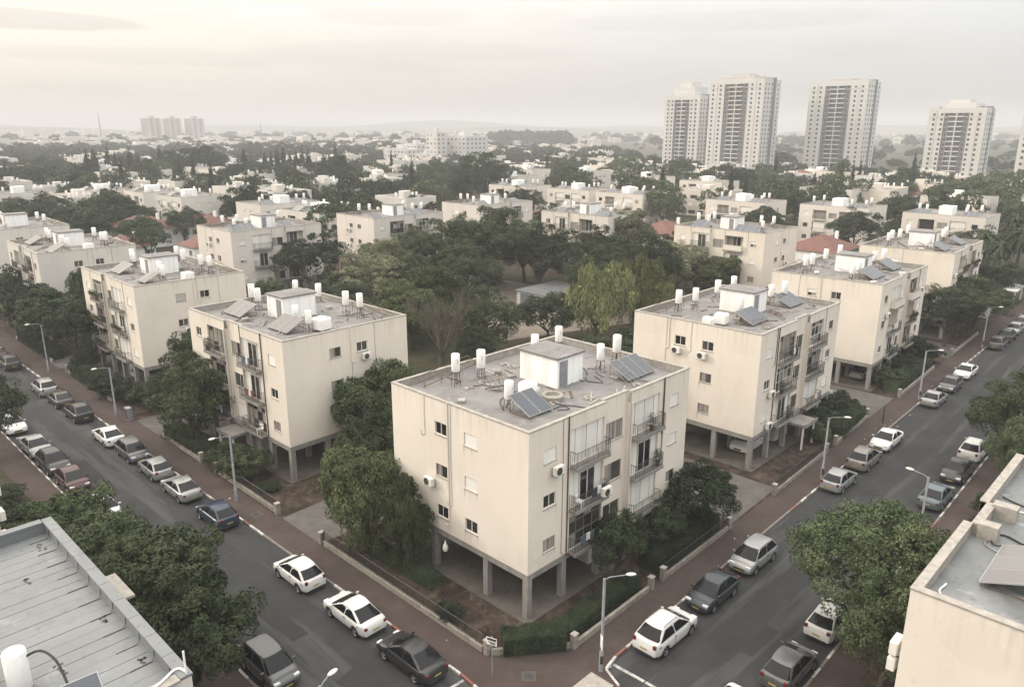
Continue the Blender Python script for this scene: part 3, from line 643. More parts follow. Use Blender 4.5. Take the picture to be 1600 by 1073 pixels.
def crown_mesh(name, lobes, nclump, nleaf, clump_r, leaf, m, seed, style='clump', droop=0., flat=.35, inner=.62, aspect=.45):
    g = np.random.default_rng(seed); lob = np.array(lobes, float); C_ = lob[:, :3]; Rr = lob[:, 3:6]
    area = (Rr[:, 0]*Rr[:, 1]+Rr[:, 0]*Rr[:, 2]+Rr[:, 1]*Rr[:, 2]); pr = area/area.sum()
    k = g.choice(len(lob), nclump*3, p=pr); d = nrm(g.normal(size=(nclump*3, 3))); 
    flip = (d[:, 2] < -.15) & (g.random(nclump*3) < .75); d[flip, 2] *= -1
    rad = g.random(nclump*3)**.22; rad = rad*(1+np.clip(g.normal(size=nclump*3)*.11, -.2, .3))
    c = C_[k] + d*Rr[k]*rad[:, None]; keep = np.ones(len(c), bool)
    for j in range(len(lob)):
        q = np.linalg.norm((c-C_[j])/Rr[j], axis=1); keep &= ~((q < .72) & (k != j))
    c = c[keep][:nclump]; d = d[keep][:nclump]; kk = k[keep][:nclump]; n = len(c)
    d = nrm(d/Rr[kk]); cs = clump_r*(.6+.8*g.random(n))
    ci = np.repeat(np.arange(n), nleaf); N_ = len(ci)
    rnd = nrm(g.normal(size=(N_, 3)))
    if style == 'rosette':
        dirn = nrm(d[ci]*.5+np.array([0, 0, .25])+rnd*.9); P = c[ci]+dirn*(cs[ci]*(.55+.45*g.random(N_)**.5))[:, None]; A = nrm(np.cross(dirn, nrm(g.normal(size=(N_, 3)))))+dirn*.5; Nn = dirn+nrm(g.normal(size=(N_, 3)))*.35
    elif style == 'droop':
        t = g.random(N_); P = c[ci]+rnd*(cs[ci]*.4)[:, None]; P[:, 2] -= t*cs[ci]*droop; A = np.tile([0, 0, -1.], (N_, 1))+rnd*.25; Nn = d[ci]+rnd*.4
    else:
        dirn = nrm(d[ci]*.45+np.array([0, 0, .2])+rnd*.95); P = c[ci]+dirn*(cs[ci]*(.5+.5*g.random(N_)**.5))[:, None]*np.array([1, 1, .8]); A = nrm(g.normal(size=(N_, 3))); A[:, 2] -= droop; Nn = dirn+nrm(g.normal(size=(N_, 3)))*.5
    l = leaf*(.6+.7*g.random(N_)); V = leaf_quads(P, A, nrm(Nn), l, l*aspect)
    parts = [V]
    if inner:                      # larger leaves deep inside the crown, so it is not see-through
        ni = max(60, nclump*2); k2 = g.choice(len(lob), ni, p=pr); d2 = nrm(g.normal(size=(ni, 3))); P2 = C_[k2]+d2*Rr[k2]*inner*(g.random(ni)**.33)[:, None]
        l2 = np.full(ni, Rr.mean()*.17); parts.append(leaf_quads(P2, nrm(g.normal(size=(ni, 3))), nrm(g.normal(size=(ni, 3))), l2, l2*.8))
    return quads_mesh(name, np.concatenate(parts), [m])
LCB = {}
def leaf_clump_box(w, d, h, n, leaf, m, seed):
    key = (round(w, 1), round(d, 1), round(h, 1), n, m)
    if key in LCB: return LCB[key]
    g = np.random.default_rng(seed); P = g.random((n, 3))*np.array([w, d, h]); r = nrm(g.normal(size=(n, 3)))
    LCB[key] = quads_mesh('foliage', leaf_quads(P, nrm(g.normal(size=(n, 3))), r, np.full(n, leaf), np.full(n, leaf*.5)), [m]); return LCB[key]
def hedge_mesh(segs, leaf, m, seed, dens=900):
    """segs: (x0,y0,x1,y1,half width,height): clipped hedge of small leaves"""
    g = np.random.default_rng(seed); out = []
    for x0, y0, x1, y1, hw, h in segs:
        L = math.hypot(x1-x0, y1-y0); n = int(dens*L*(2*hw+2*h)); u = g.random(n); f = g.random(n); A0 = np.array([x0, y0]); Dv = np.array([x1-x0, y1-y0])/L; Nv = np.array([-Dv[1], Dv[0]])
        top = f < (2*hw)/(2*hw+2*h); side = np.where(g.random(n) < .5, -1, 1.)
        o = np.where(top, (g.random(n)*2-1)*hw, side*hw*(1-.12*g.random(n))); z = np.where(top, h*(1-.10*g.random(n)), g.random(n)*h)
        wob = .07*np.sin(u*L*2.3+seed)+.05*np.sin(u*L*5.1); z = z*(1+wob); 
        P = np.stack([A0[0]+Dv[0]*u*L+Nv[0]*o, A0[1]+Dv[1]*u*L+Nv[1]*o, z], 1)+g.normal(size=(n, 3))*.03
        Nn = np.where(top[:, None], np.array([0, 0, 1.]), np.stack([Nv[0]*side, Nv[1]*side, np.zeros(n)], 1))+g.normal(size=(n, 3))*.6
        l = leaf*(.6+.7*g.random(n)); out.append(leaf_quads(P, nrm(g.normal(size=(n, 3))), nrm(Nn), l, l*.5))
    me = quads_mesh('hedge', np.concatenate(out), [m, 'soil'])
    return me
def hedge(segs, leaf, m, seed, label, cat='hedge', dens=900):
    o = inst(hedge_mesh(segs, leaf, m, seed, dens), 'hedge'); tag(o, label, cat)
    b = MB()
    for x0, y0, x1, y1, hw, h in segs:
        L = math.hypot(x1-x0, y1-y0); dx, dy = (x1-x0)/L, (y1-y0)/L; q = hw*.82
        b.prism([(x0-dy*q, y0+dx*q), (x0+dy*q, y0-dx*q), (x1+dy*q, y1-dx*q), (x1-dy*q, y1+dx*q)], -.02, h*.82)
    b.obj('inner_branches', m, o); return o
def trunk_mesh(h, r, spread, seed, m='bark', nl=6, fork=.35, lean=.1):
    q = random.Random(seed); b = MB(); lx, ly = q.uniform(-lean, lean)*h, q.uniform(-lean, lean)*h
    fz = h*fork; b.tube([(0, 0, -.2), (lx*.3, ly*.3, fz*.5), (lx*.5, ly*.5, fz)], [r*1.25, r, r*.85], n=8)
    for i in range(nl):
        a = 2*math.pi*i/nl+q.uniform(-.4, .4); s = spread*q.uniform(.5, .95); z2 = fz+(h-fz)*q.uniform(.5, .95)
        p1 = (lx*.5, ly*.5, fz*.95); p2 = (lx*.6+math.cos(a)*s*.4, ly*.6+math.sin(a)*s*.4, fz+(z2-fz)*.5); p3 = (lx+math.cos(a)*s, ly+math.sin(a)*s, z2)
        b.tube([p1, p2, p3], [r*.55, r*.38, r*.12], n=5)
        a2 = a+q.uniform(.4, .9); b.tube([p2, (p2[0]+math.cos(a2)*s*.5, p2[1]+math.sin(a2)*s*.5, p2[2]+(h-p2[2])*.5)], [r*.3, r*.08], n=4)
    return b.mesh('trunk', [m])
def lobes_round(n, seed, sp=.45, rz=.8, r0=.52):
    q = random.Random(seed); L = [(0, 0, 0, .72, .72, .72*rz)]
    for i in range(n):
        a = 2*math.pi*i/n+q.uniform(-.4, .4); r = q.uniform(.7, 1.15)*r0; e = q.uniform(-.35, .6)
        L.append((math.cos(a)*sp*q.uniform(.75, 1.3), math.sin(a)*sp*q.uniform(.75, 1.3), e*.6*rz, r, r, r*rz*.95))
    for i in range(n+4):
        a = q.uniform(0, 6.28); e = q.uniform(-.3, 1.1); c = math.cos(e*1.2); k = q.uniform(.78, .98); r = q.uniform(.15, .27); L.append((math.cos(a)*c*k, math.sin(a)*c*k, math.sin(e*1.2)*k*rz, r, r, r*.9))
    return L
# crown prototypes, about one unit in radius (z from -1 to 1)
CR = {}
def crown(key):
    if key in CR: return CR[key]
    mk = dict(
        ficus=lambda: crown_mesh('crown', lobes_round(8, 1, .5, .9), 170, 150, .185, .036, 'leaf_ficus', 1, 'rosette', aspect=.42, inner=.6),
        ficus2=lambda: crown_mesh('crown', lobes_round(8, 12, .5, .9), 160, 140, .19, .037, 'leaf_ficus', 2, 'rosette', aspect=.42, inner=.6),
        fine=lambda: crown_mesh('crown', lobes_round(9, 3, .5, .95, .45), 260, 130, .165, .027, 'leaf_ficus', 3, 'clump', droop=.5, inner=.56),
        fine2=lambda: crown_mesh('crown', lobes_round(9, 31, .5, .95, .45), 220, 110, .175, .031, 'leaf_ficus', 33, 'clump', droop=.5, inner=.56),
        olive=lambda: crown_mesh('crown', [(0, 0, -.1, .62, .62, .85), (.5, .1, -.15, .42, .42, .75), (-.45, .2, -.1, .45, .45, .65), (.1, -.4, .0, .4, .4, .7), (-.1, .45, .2, .4, .4, .7)], 260, 120, .155, .030, 'leaf_olive', 4, 'clump', droop=.8, inner=.56),
        dark=lambda: crown_mesh('crown', lobes_round(7, 5, .45, 1.0), 130, 105, .20, .040, 'leaf_dark', 5, inner=.6),
        dark2=lambda: crown_mesh('crown', lobes_round(9, 6, .55, .95), 150, 100, .19, .040, 'leaf_dark', 6, inner=.6),
        court=lambda: crown_mesh('crown', lobes_round(10, 61, .55, 1.0), 190, 150, .16, .026, 'leaf_ficus', 16, 'rosette', aspect=.45, inner=.6),
        light=lambda: crown_mesh('crown', lobes_round(9, 63, .52, 1.05), 190, 140, .165, .028, 'leaf_light', 18, 'clump', inner=.6),
        court2=lambda: crown_mesh('crown', lobes_round(9, 62, .5, 1.05), 170, 140, .165, .028, 'leaf_dark', 17, 'clump', inner=.6),
        willow=lambda: crown_mesh('crown', lobes_round(9, 7, .5, 1.0, .4), 420, 50, .16, .042, 'leaf_willow', 7, 'droop', droop=2.4, aspect=.25, inner=.6),
        eucal=lambda: crown_mesh('crown', lobes_round(10, 8, .55, 1.0, .4), 300, 50, .15, .040, 'leaf_dark', 8, 'clump', droop=1.2, aspect=.4, inner=.6),
        brown=lambda: crown_mesh('crown', lobes_round(8, 9, .5, .85, .42), 460, 26, .14, .032, 'leaf_brown', 9, 'clump', inner=0),
        tree_far=lambda: crown_mesh('crown', lobes_round(6, 10, .45, 1.0), 90, 34, .20, .075, 'leaf_dark', 10, inner=.6),
        tree_far2=lambda: crown_mesh('crown', lobes_round(7, 11, .5, 1.05), 90, 34, .20, .075, 'leaf_ficus', 11, inner=.6),
        cypress=lambda: crown_mesh('crown', [(0, 0, z, .9*w, .9*w, .22) for z, w in ((-.8, .8), (-.55, 1), (-.3, .95), (-.05, .85), (.2, .7), (.45, .5), (.68, .33), (.86, .16))], 260, 16, .10, .07, 'leaf_cypress', 12, 'rosette', inner=.6),
        bush=lambda: crown_mesh('crown', lobes_round(5, 13, .45, .95), 150, 60, .19, .055, 'leaf_dark', 13, 'clump', inner=.6),
        bush2=lambda: crown_mesh('crown', lobes_round(5, 14, .45, .95), 150, 60, .19, .055, 'leaf_ficus', 14, 'clump', inner=.6),
    )
    CR[key] = mk[key](); return CR[key]
TK = {}
def tree(kind, x, y, hc, rx, rz_, label, name='tree', cat='tree', trunk='bark', group=None, tr=None, base=-.02, rz=None):
    root = thing(name, label, cat, (x, y, base), rng.uniform(0, 6.28) if rz is None else rz, group)
    h = round(hc+rz_*.2, 0); k = (h, trunk, round(rx))
    if k not in TK: TK[k] = trunk_mesh(max(h, 1), .05*max(h, 1)**.8+.05, rx*.75, int(h*7+rx), trunk)
    inst(TK[k], 'trunk', root)
    inst(crown(kind), 'crown', root, (0, 0, hc-base), 0, (rx, rx*rng.uniform(.93, 1.05), rz_)); return root
def bush(kind, x, y, r, h, label, cat='bush', group=None):
    t = thing('bush', label, cat, (x, y, -.02), rng.uniform(0, 6), group); inst(crown(kind), 'crown', t, (0, 0, h*.42), 0, (r, r, h*.62))
    b = MB()
    for i in range(4): a = i*1.6; b.tube([(0, 0, 0), (math.cos(a)*r*.4, math.sin(a)*r*.4, h*.5)], [.04, .015], n=4)
    b.obj('stem', 'bark', t); return t
# ------------------------------------------------------------------ roof furniture
def tank_mesh():
    b = MB(); b.lathe([(0, 0), (.27, 0), (.295, .03), (.295, 1.17), (.27, 1.22), (.12, 1.25), (0, 1.255)], n=18); b2 = b.mesh('water_tank', ['white_paint'], 45)
    s = MB()
    for a in (45, 135, 225, 315):
        x, y = .25*math.cos(R(a)), .25*math.sin(R(a)); s.tube([(x*1.3, y*1.3, 0), (x, y, 1)], .022, n=4)
    s.tube([(.3, .3, .35), (-.3, .3, .35), (-.3, -.3, .35), (.3, -.3, .35), (.3, .3, .35)], .015, n=4); s.tube([(.24, .24, .97), (-.24, .24, .97), (-.24, -.24, .97), (.24, -.24, .97), (.24, .24, .97)], .02, n=4)
    lb = MB(); 
    for i in range(5): lb.box(-.03, -.3, .62+i*.06, .02 if i % 2 else .035, -.296, .65+i*.06)
    return b2, s.mesh('stand', ['rust']), lb.mesh('print', ['ac_dark'])
TM = tank_mesh()
def tank(x, y, z, sh, label, group, a=0, sc_=1.0, tilt=0):
    """z = roof level, sh = stand height"""
    t = thing('water_heater', label, 'water tank', (x, y, z), a, group)
    inst(TM[0], 'tank', t, (0, 0, sh), 0, (sc_, sc_, sc_), (R(tilt), 0, 0)); st = inst(TM[1], 'stand', t, (0, 0, 0), 0, (1, 1, sh)); 
    if sh > .1: p = MB().tube([(0, 0, sh), (.02, .02, sh*.5), (.15, .3, .06), (.6, .5, .04)], .025, n=5).obj('pipe', 'hose', t)
    inst(TM[2], 'print', t, (0, 0, sh)); return t
def coll_mesh(l=2.0, w=1.0):
    b = MB(); b.box(-w/2, 0, 0, w/2, l, .07); f = b.mesh('frame', ['frame_alu']); g = MB(); g.box(-w/2+.03, .03, .071, w/2-.03, l-.03, .078)
    return f, g.mesh('glass', ['collector_glass']), g.mesh('glass', ['collector_dusty_sheen'])
CM = coll_mesh()
def collector(x, y, z, n, a, label, group=None, dusty_sheen=False, l=2.0, tilt=27, h0=.16, w=1.02):
    """x,y = middle of the low edge; slopes up along local +y"""
    t = thing('solar_collector', label, 'solar panel', (x, y, z), a, group)
    for i in range(n):
        f = inst(CM[0], 'panel', t, ((i-(n-1)/2)*(w+.05), 0, h0), 0, (w, l/2, 1), (R(tilt), 0, 0)); inst(CM[2 if dusty_sheen else 1], 'glass', f)
    q = MB(); hx = n*(w+.05)/2-.12; yl = l*math.cos(R(tilt)); zl = h0+l*math.sin(R(tilt))
    for s in (-hx, hx, 0):
        q.tube([(s, .05, 0), (s, .05, h0+.02)], .02, n=4); q.tube([(s, yl*.93, 0), (s, yl*.93, zl*.93)], .02, n=4); q.tube([(s, .05, .03), (s, yl*.93, .03)], .018, n=4)
    q.tube([(-hx, yl*.93, .1), (hx, yl*.93, zl*.85)], .015, n=4)
    q.obj('frame', 'rust', t); return t
def cistern(x, y, z, label, box=False, s=1.):
    t = thing('cistern', label, 'water tank', (x, y, z), .2)
    if box:
        me = wmesh(('cbox',), lambda: bevel_mesh(MB().box(-.55, -.55, 0, .55, .55, .9).mesh('tank', ['white_paint']), .08, 2)); inst(me, 'tank', t, (0, 0, .1), 0, (s, s, s)); MB().box(-.4, -.4, 0, .4, .4, .1).obj('base', 'concrete', t)
    else:
        MB().lathe([(0, 0), (.62, 0), (.62, .95), (.6, 1.0), (.62, 1.03), (.5, 1.12), (0, 1.2)], n=24).obj('tank', 'white_paint', t, smooth=40); MB().box(.1, -.66, .55, .4, -.58, .8).obj('hatch', 'ac_body', t); MB().lathe([(0, 1.12), (.16, 1.12), (.16, 1.26), (0, 1.28)], n=12).obj('lid', 'white_paint', t)
    return t
def roof_hose(pts, name='hose', m='hose', r=.03, parent=None):
    P = [Vector(p) for p in pts]; out = []
    for i in range(len(P)-1):
        p0, p1, p2, p3 = P[max(i-1, 0)], P[i], P[i+1], P[min(i+2, len(P)-1)]
        for k in range(4):
            t = k/4; out.append(tuple(.5*((2*p1)+(p2-p0)*t+(2*p0-5*p1+4*p2-p3)*t*t+(3*p1-p0-3*p2+p3)*t**3)))
    out.append(tuple(P[-1])); return MB().tube(out, r, n=5).obj(name, m, parent)
RZ = 11.552
def debris(root, X, seed, n=14, xr=(1.2, 15.5), yr=(1.2, 11.3)):
    r = random.Random(seed)
    for i in range(n):
        x = X(r.uniform(*xr)); y = r.uniform(*yr); k = r.random()
        if k < .45:
            L = r.uniform(.5, 1.8); a = r.uniform(0, 3.1); MB().box(-L/2, -.06, 0, L/2, .06, .05).obj('plank', r.choice(['rust', 'coping', 'bark_pale']), root, (x, y, RZ), a)
        elif k < .58:
            q = MB(); a = r.uniform(-.3, .3); w_ = r.uniform(.8, 1.6); h_ = r.uniform(.3, .9)
            for j in range(4): q.tube([(j*w_/3, 0, .04), (j*w_/3, 1.4, h_)], .016, n=4); q.tube([(0, j*.46, .04+(h_-.04)*j/3), (w_, j*.46, .04+(h_-.04)*j/3)], .014, n=4)
            q.tube([(0, 1.4, 0), (0, 1.4, h_)], .018, n=4); q.tube([(w_, 1.4, 0), (w_, 1.4, h_)], .018, n=4); q.obj('old_frame', r.choice(['rust', 'metal_grey']), root, (x, y, RZ), a)
        elif k < .74:
            x2 = x+r.uniform(-2, 2); roof_hose([(x, y, RZ+.03), (x+r.uniform(-.8, .8), y+.6, RZ+.05), (x2, y+r.uniform(-.6, 1.2), RZ+.03), (x2+.5, y+r.uniform(0, 1.), RZ+.05)], 'pipe', r.choice(['hose', 'metal_grey', 'coping']), r.uniform(.014, .026), root)
        elif k < .85:
            MB().box(-.3, -.22, 0, .3, .22, r.uniform(.12, .3)).obj('crate', r.choice(['coping', 'ac_body', 'concrete']), root, (x, y, RZ), r.uniform(0, 3))
        else:
            q = MB(); 
            for j in range(6): a = r.uniform(0, 6); q.box(math.cos(a)*.25-.1, math.sin(a)*.25-.08, 0, math.cos(a)*.25+.12, math.sin(a)*.25+.1, r.uniform(.05, .14))
            q.obj('rubble', 'coping', root, (x, y, RZ), a)
TPOS = [('at left rear', 3.5, 9.9, 1.0), ('second at left rear', 5.6, 9.7, .95), ('front left of middle', 2.7, 4.3, .75), ('behind the roof room', 12.2, 10.8, .55),
        ('at right rear corner', 14.6, 10.4, .9), ('right front, first of two', 12.9, 5.0, .9), ('right front, second of two', 14.9, 5.1, .95), ('before the roof room', 5.2, 4.6, .8)]
def roof_kit(root, X, phrase, seed, tanks=(0, 1, 2, 3, 4, 5, 6, 7), mirror=False, dusty_sheen=False, jit=.35, cis=None, n1=2, n2=3, nd=16, p1=(3.4, 2.15), p2=(13.7, 1.95)):
    r = random.Random(seed); mw = root.matrix_basis if False else Matrix.LocRotScale(root.location, root.rotation_euler, None); rz0 = root.rotation_euler.z
    def W_(x, y, z=RZ): v = mw @ Vector((X(x), y, z)); return v
    for i in tanks:
        lab, x, y, sh = TPOS[i]; v = W_(x+r.uniform(-jit, jit), y+r.uniform(-jit, jit))
        tank(v.x, v.y, RZ, sh+r.uniform(-.1, .1), f'white water tank {lab}, on {phrase}', 'white water tanks on the flat roofs', rz0+r.uniform(-.5, .5), r.uniform(.92, 1.05), r.uniform(-2, 2))
    for (px, py), n, nm in ((p1, n1, 'smaller'), (p2, n2, 'larger')):
        if n: v = W_(px, py); collector(v.x, v.y, RZ, n, rz0, f'{nm} set of tilted solar collectors on {phrase}', 'tilted solar collectors on the roofs', dusty_sheen)
    # long rusty rack against the rear parapet
    q = MB(); 
    for k in range(3): q.tube([(X(1.6), W_0-1.1+k*.5, .1+k*.18), (X(6.4), W_0-1.25+k*.5, .75+k*.18)], .03, n=4)
    for s in (1.7, 3.2, 4.8, 6.3): q.tube([(X(s), W_0-1.1, 0), (X(s), W_0-1.1, .25+.1*s)], .022, n=4); q.tube([(X(s), W_0-1.3, .15+.12*(s-1.6)), (X(s), W_0-.3, .55+.12*(s-1.6))], .02, n=4)
    q.obj('pipe_rack', 'rust', root, (0, 0, RZ)); debris(root, X, seed+50, nd)
    for c in (cis or []): v = W_(c[0], c[1]); cistern(v.x, v.y, RZ, c[2].format(phrase), c[3], c[4])
W_0 = 12.2
# ------------------------------------------------------------------ cars
def car_style(L, W, H, ws, rf, rr, rb, belt, hood, deck, wheel_r=.31, rails=False, wb=None, tail_up=False):
    wb = wb or L*.59; xf = wb/2+.03; xr = -wb/2+.03; hl = L/2
    base = [-hl, -hl+.05, -hl+.16, -hl+.34, rb-.05, rb+.15, ws-.02, ws+.12, (ws+hl)/2, hl-.5, hl-.3, hl-.14, hl-.05, hl]
    for xc in (xf, xr):
        for t in (-.42, -.37, -.28, -.15, 0, .15, .28, .37, .42): base.append(xc+t)
    base += [xr+.6, (xf+xr)/2, xf-.6]
    xs = sorted(set(round(max(-hl, min(hl, x)), 3) for x in base)); 
    def ztop(x):
        pts = [(-hl, .66), (-hl+.05, .80), (-hl+.16, deck-.03), (rb-.05, deck), (rb+.15, belt), (ws, belt), (ws+.12, hood+.0), ((ws+hl)/2, hood-.05), (hl-.3, hood-.16), (hl-.14, hood-.24), (hl-.05, hood-.34), (hl, .50)]
        pts = sorted(pts); return float(np.interp(x, [p[0] for p in pts], [p[1] for p in pts]))
    def hw(x):
        e = max(0, abs(x)-(hl-.75))/.75; return W/2*(1-.17*e**2.2)
    b = MB(); rings = []
    for x in xs:
        w = hw(x); zt = ztop(x); e = (hl-abs(x)); zb = .22 if e > .3 else .22+.10*(1-e/.3)
        arch = 0
        for xc in (xf, xr):
            d = abs(x-xc)
            if d < .395: arch = max(arch, wheel_r+math.sqrt(max(0, .395**2-d*d)))
        zs = max(zb, arch); mid = max(zs+.04, min(.60, zt-.12)); sh = max(mid+.03, zt-.11)
        half = [(0, zb), (w*.6, zb), (w*.60, zs), (w*.965, zs), (w*.99, max(zs+.02, .42)) if zs < .42 else (w*1.0, zs+.02), (w*1.0, mid), (w*.975, sh), (w*.90, zt-.025), (w*.62, zt+.012), (0, zt+.03)]
        ring = [(x, y, z) for y, z in half] + [(x, -y, z) for y, z in reversed(half[1:-1])]
        rings.append(ring)
    n = len(rings[0]); base_i = 0
    for r_ in rings: b.v += r_
    for k in range(len(rings)-1):
        for j in range(n):
            a0 = k*n+j; a1 = k*n+(j+1) % n; dark = (j in (0, 1, 2) or j in (n-1, n-2, n-3)); low = j in (3,) or j == n-4
            b.f.append((a0, a0+n, a1+n, a1)); b.m.append(1 if dark else 0)
    b.f.append(tuple(range(n))); b.m.append(0); b.f.append(tuple(reversed(range((len(rings)-1)*n, len(rings)*n)))); b.m.append(0)
    lm = b.mesh('tmp', ['paint_white', 'car_black']); bm = bmesh.new(); bm.from_mesh(lm); bmesh.ops.recalc_face_normals(bm, faces=bm.faces); bm.to_mesh(lm); bm.free()
    to = bpy.data.objects.new('tmp', lm); C.objects.link(to); md = to.modifiers.new('s', 'SUBSURF'); md.levels = 1; dg = bpy.context.evaluated_depsgraph_get(); em = to.evaluated_get(dg).to_mesh()
    b = MB(); b.v = [tuple(v.co) for v in em.vertices]; b.f = [tuple(p.vertices) for p in em.polygons]; b.m = [p.material_index for p in em.polygons]; to.evaluated_get(dg).to_mesh_clear(); bpy.data.objects.remove(to)
    # cabin
    w1 = W/2*.93; w2 = W/2*.68; zr = H
    cb = MB(); nx = 8
    def xz(t, x0, x1): return x0+(x1-x0)*t
    levels = [(0, 0), (.5, .5), (.86, .86), (.97, .98), (1.0, 1.06)]
    rings = []
    for lv, cu in levels:
        z = belt-.03+(zr-belt+.03)*lv; xb_ = rb+(rr-rb)*min(cu, 1)+(.12 if cu > 1 else 0); xf_ = ws+(rf-ws)*min(cu, 1)-(.14 if cu > 1 else 0); w = w1+(w2-w1)*min(cu, 1)-(.10 if cu > 1 else 0)
        ring = []
        for t in (0, .04, .12, .5, .88, .96, 1):
            ring.append((xz(t, xb_, xf_), w*(1-.10*abs(t-.5)**3*8*.6) if t not in (0, 1) else w*.86, z+.055*lv**2*(1-(2*t-1)**2)))
        ring += [(xz(t, xf_, xb_)+ (.05 if t == .5 and False else 0), w*s_, z) for t, s_ in ((-.012, .5), (-.02, 0), (-.012, -.5))]
        ring += [(x, -y, z) for x, y, z in reversed(ring[:7])]
        ring += [(xb_-.012*(xf_-xb_), w*s_, z) for s_ in (-.5, 0, .5)]
        rings.append(ring)
    m_ = len(rings[0])
    for ring in rings: cb.v += ring
    for k in range(len(rings)-1):
        for j in range(m_): a0 = k*m_+j; a1 = k*m_+(j+1) % m_; cb.f.append((a0, a0+m_, a1+m_, a1)); cb.m.append(0)
    top = (len(rings)-1)*m_; cb.v.append(((rr+rf)/2, 0, zr+.085)); ci = len(cb.v)-1
    for j in range(m_): cb.f.append((top+j, ci, top+(j+1) % m_)); cb.m.append(0)
    i0 = len(b.v); b.v += cb.v; b.f += [tuple(i+i0 for i in f) for f in cb.f]; b.m += cb.m
    me = b.mesh('body', ['paint_white', 'car_black'])
    bm = bmesh.new(); bm.from_mesh(me); bmesh.ops.recalc_face_normals(bm, faces=bm.faces); bm.to_mesh(me); bm.free()
    me.polygons.foreach_set('use_smooth', [True]*len(me.polygons)); me.set_sharp_from_angle(angle=R(48))
    P = {'body': me}
    def glass(pts, nm, off): q = MB(); q.poly(pts); q.poly([tuple(Vector(p)+Vector(off)*.02) for p in reversed(pts)]) if False else None; return q.mesh(nm, ['car_glass'])
    def edge(lv, front):
        cu = lv; xb_ = rb+(rr-rb)*cu; xf_ = ws+(rf-ws)*cu; return (xf_ if front else xb_), w1+(w2-w1)*cu, belt-.03+(zr-belt+.03)*lv
    e_ = .016
    def screen(front, l0, l1, ins):
        x0, wa, z0 = edge(l0, front); x1, wb_, z1 = edge(l1, front); s = 1 if front else -1; q = MB(); ln = (ws-rb)
        A_ = [(-.945+ins, -.032*ln+e_+.012), (-.84, e_+.012), (-.45, .014*ln+e_+.008), (0, .021*ln+e_+.008), (.45, .014*ln+e_+.008), (.84, e_+.012), (.945-ins, -.032*ln+e_+.012)]
        for (ya, da), (yb, db) in zip(A_, A_[1:]): q.quad((x0+s*da, ya*wa, z0), (x0+s*db, yb*wa, z0), (x1+s*db, yb*wb_, z1), (x1+s*da, ya*wb_, z1))
        return q.mesh('windscreen' if front else 'rear_window', ['car_glass'], 60)
    P['windscreen'] = screen(True, .05, .93, .0); P['rear_window'] = screen(False, .10 if not tail_up else .2, .90, .02)
    def side(ta, tb, tc, td, sgn):
        q = MB(); x0, wa, z0 = edge(.10, True); xr0 = edge(.10, False)[0]; x1, wb_, z1 = edge(.87, True); xr1 = edge(.87, False)[0]
        def X0(t): return xr0+(x0-xr0)*t
        def X1(t): return xr1+(x1-xr1)*t
        q.quad((X0(ta), sgn*(wa*.985+e_), z0), (X0(tb), sgn*(wa*.985+e_), z0), (X1(td), sgn*(wb_*.985+e_+.004), z1), (X1(tc), sgn*(wb_*.985+e_+.004), z1)); return q.mesh('side_window', ['car_glass'])
    P['side'] = [side(a, c, d, e, s) for s in (1, -1) for a, c, d, e in ((.06, .50, .10, .50), (.525, .955, .53, .90))]
    P['xf'], P['xr'], P['hw'] = xf, xr, W/2; P['L'] = L
    def lamp(x, y0, y1, z0, z1, m, nm, dx): q = MB(); q.box(min(x, x+dx), y0, z0, max(x, x+dx), y1, z1); return bevel_mesh(q.mesh(nm, [m]), .025, 2)
    hy = W/2*.84
    P['headlight'] = [lamp(hl-.34, min(s*hy, s*hy*.52), max(s*hy, s*hy*.52), hood-.33, hood-.20, 'lamp_clear', 'headlight', .26) for s in (1, -1)]
    P['tail_light'] = [lamp(-hl+.16, min(s*hy, s*hy*.74), max(s*hy, s*hy*.74), .72 if not tail_up else .80, .88 if not tail_up else 1.02, 'lamp_red', 'tail_light', -.15) for s in (1, -1)]
    q = MB(); q.box(hl-.06, -.36, .40, hl+.012, .36, .55); q.box(hl-.1, -.5, .24, hl+.006, .5, .34); P['grille'] = bevel_mesh(q.mesh('grille', ['car_black']), .012, 1)
    q = MB(); q.box(hl-.0, -.26, .345, hl+.02, .26, .395+.03); q = MB(); q.box(hl, -.22, .35, hl+.02, .22, .43); P['plate_f'] = q.mesh('number_plate', ['plate_yellow'])
    q = MB(); q.box(-hl-.018, -.22, .56, -hl+.0, .22, .65); P['plate_r'] = q.mesh('number_plate', ['plate_yellow'])
    q = MB(); q.box(-hl-.012, -.62*W/2, .26, -hl+.1, .62*W/2, .38); P['bumper'] = bevel_mesh(q.mesh('bumper_trim', ['car_black']), .02, 1)
    P['mirror'] = [bevel_mesh(MB().box(ws-.38, min(s*(W/2*.93), s*(W/2+.14)), belt-.0, ws-.26, max(s*(W/2*.93), s*(W/2+.14)), belt+.13).mesh('mirror', ['paint_white']), .03, 2) for s in (1, -1)]
    hd = MB()
    for s in (1, -1):
        for t in (.45, .02): hd.box(rb+(ws-rb)*t+.05, s*(W/2*.975)-.012, belt-.16, rb+(ws-rb)*t+.23, s*(W/2*.975)+.022, belt-.135)
        for t in (.49, .93): hd.box(rb+(ws-rb)*t-.006, s*(W/2*.995)-.01, .38, rb+(ws-rb)*t+.006, s*(W/2*.995)+.004, belt-.08)
    P['handles'] = hd.mesh('door_trim', ['car_black'])
    if rails:
        q = MB()
        for s in (1, -1): q.tube([(rr+.1, s*w2*.9, zr-.0), (rr+.2, s*w2*.9, zr+.09), (rf-.2, s*w2*.9, zr+.09), (rf-.1, s*w2*.9, zr)], .02, n=5)
        P['rails'] = q.mesh('roof_rail', ['car_black'])
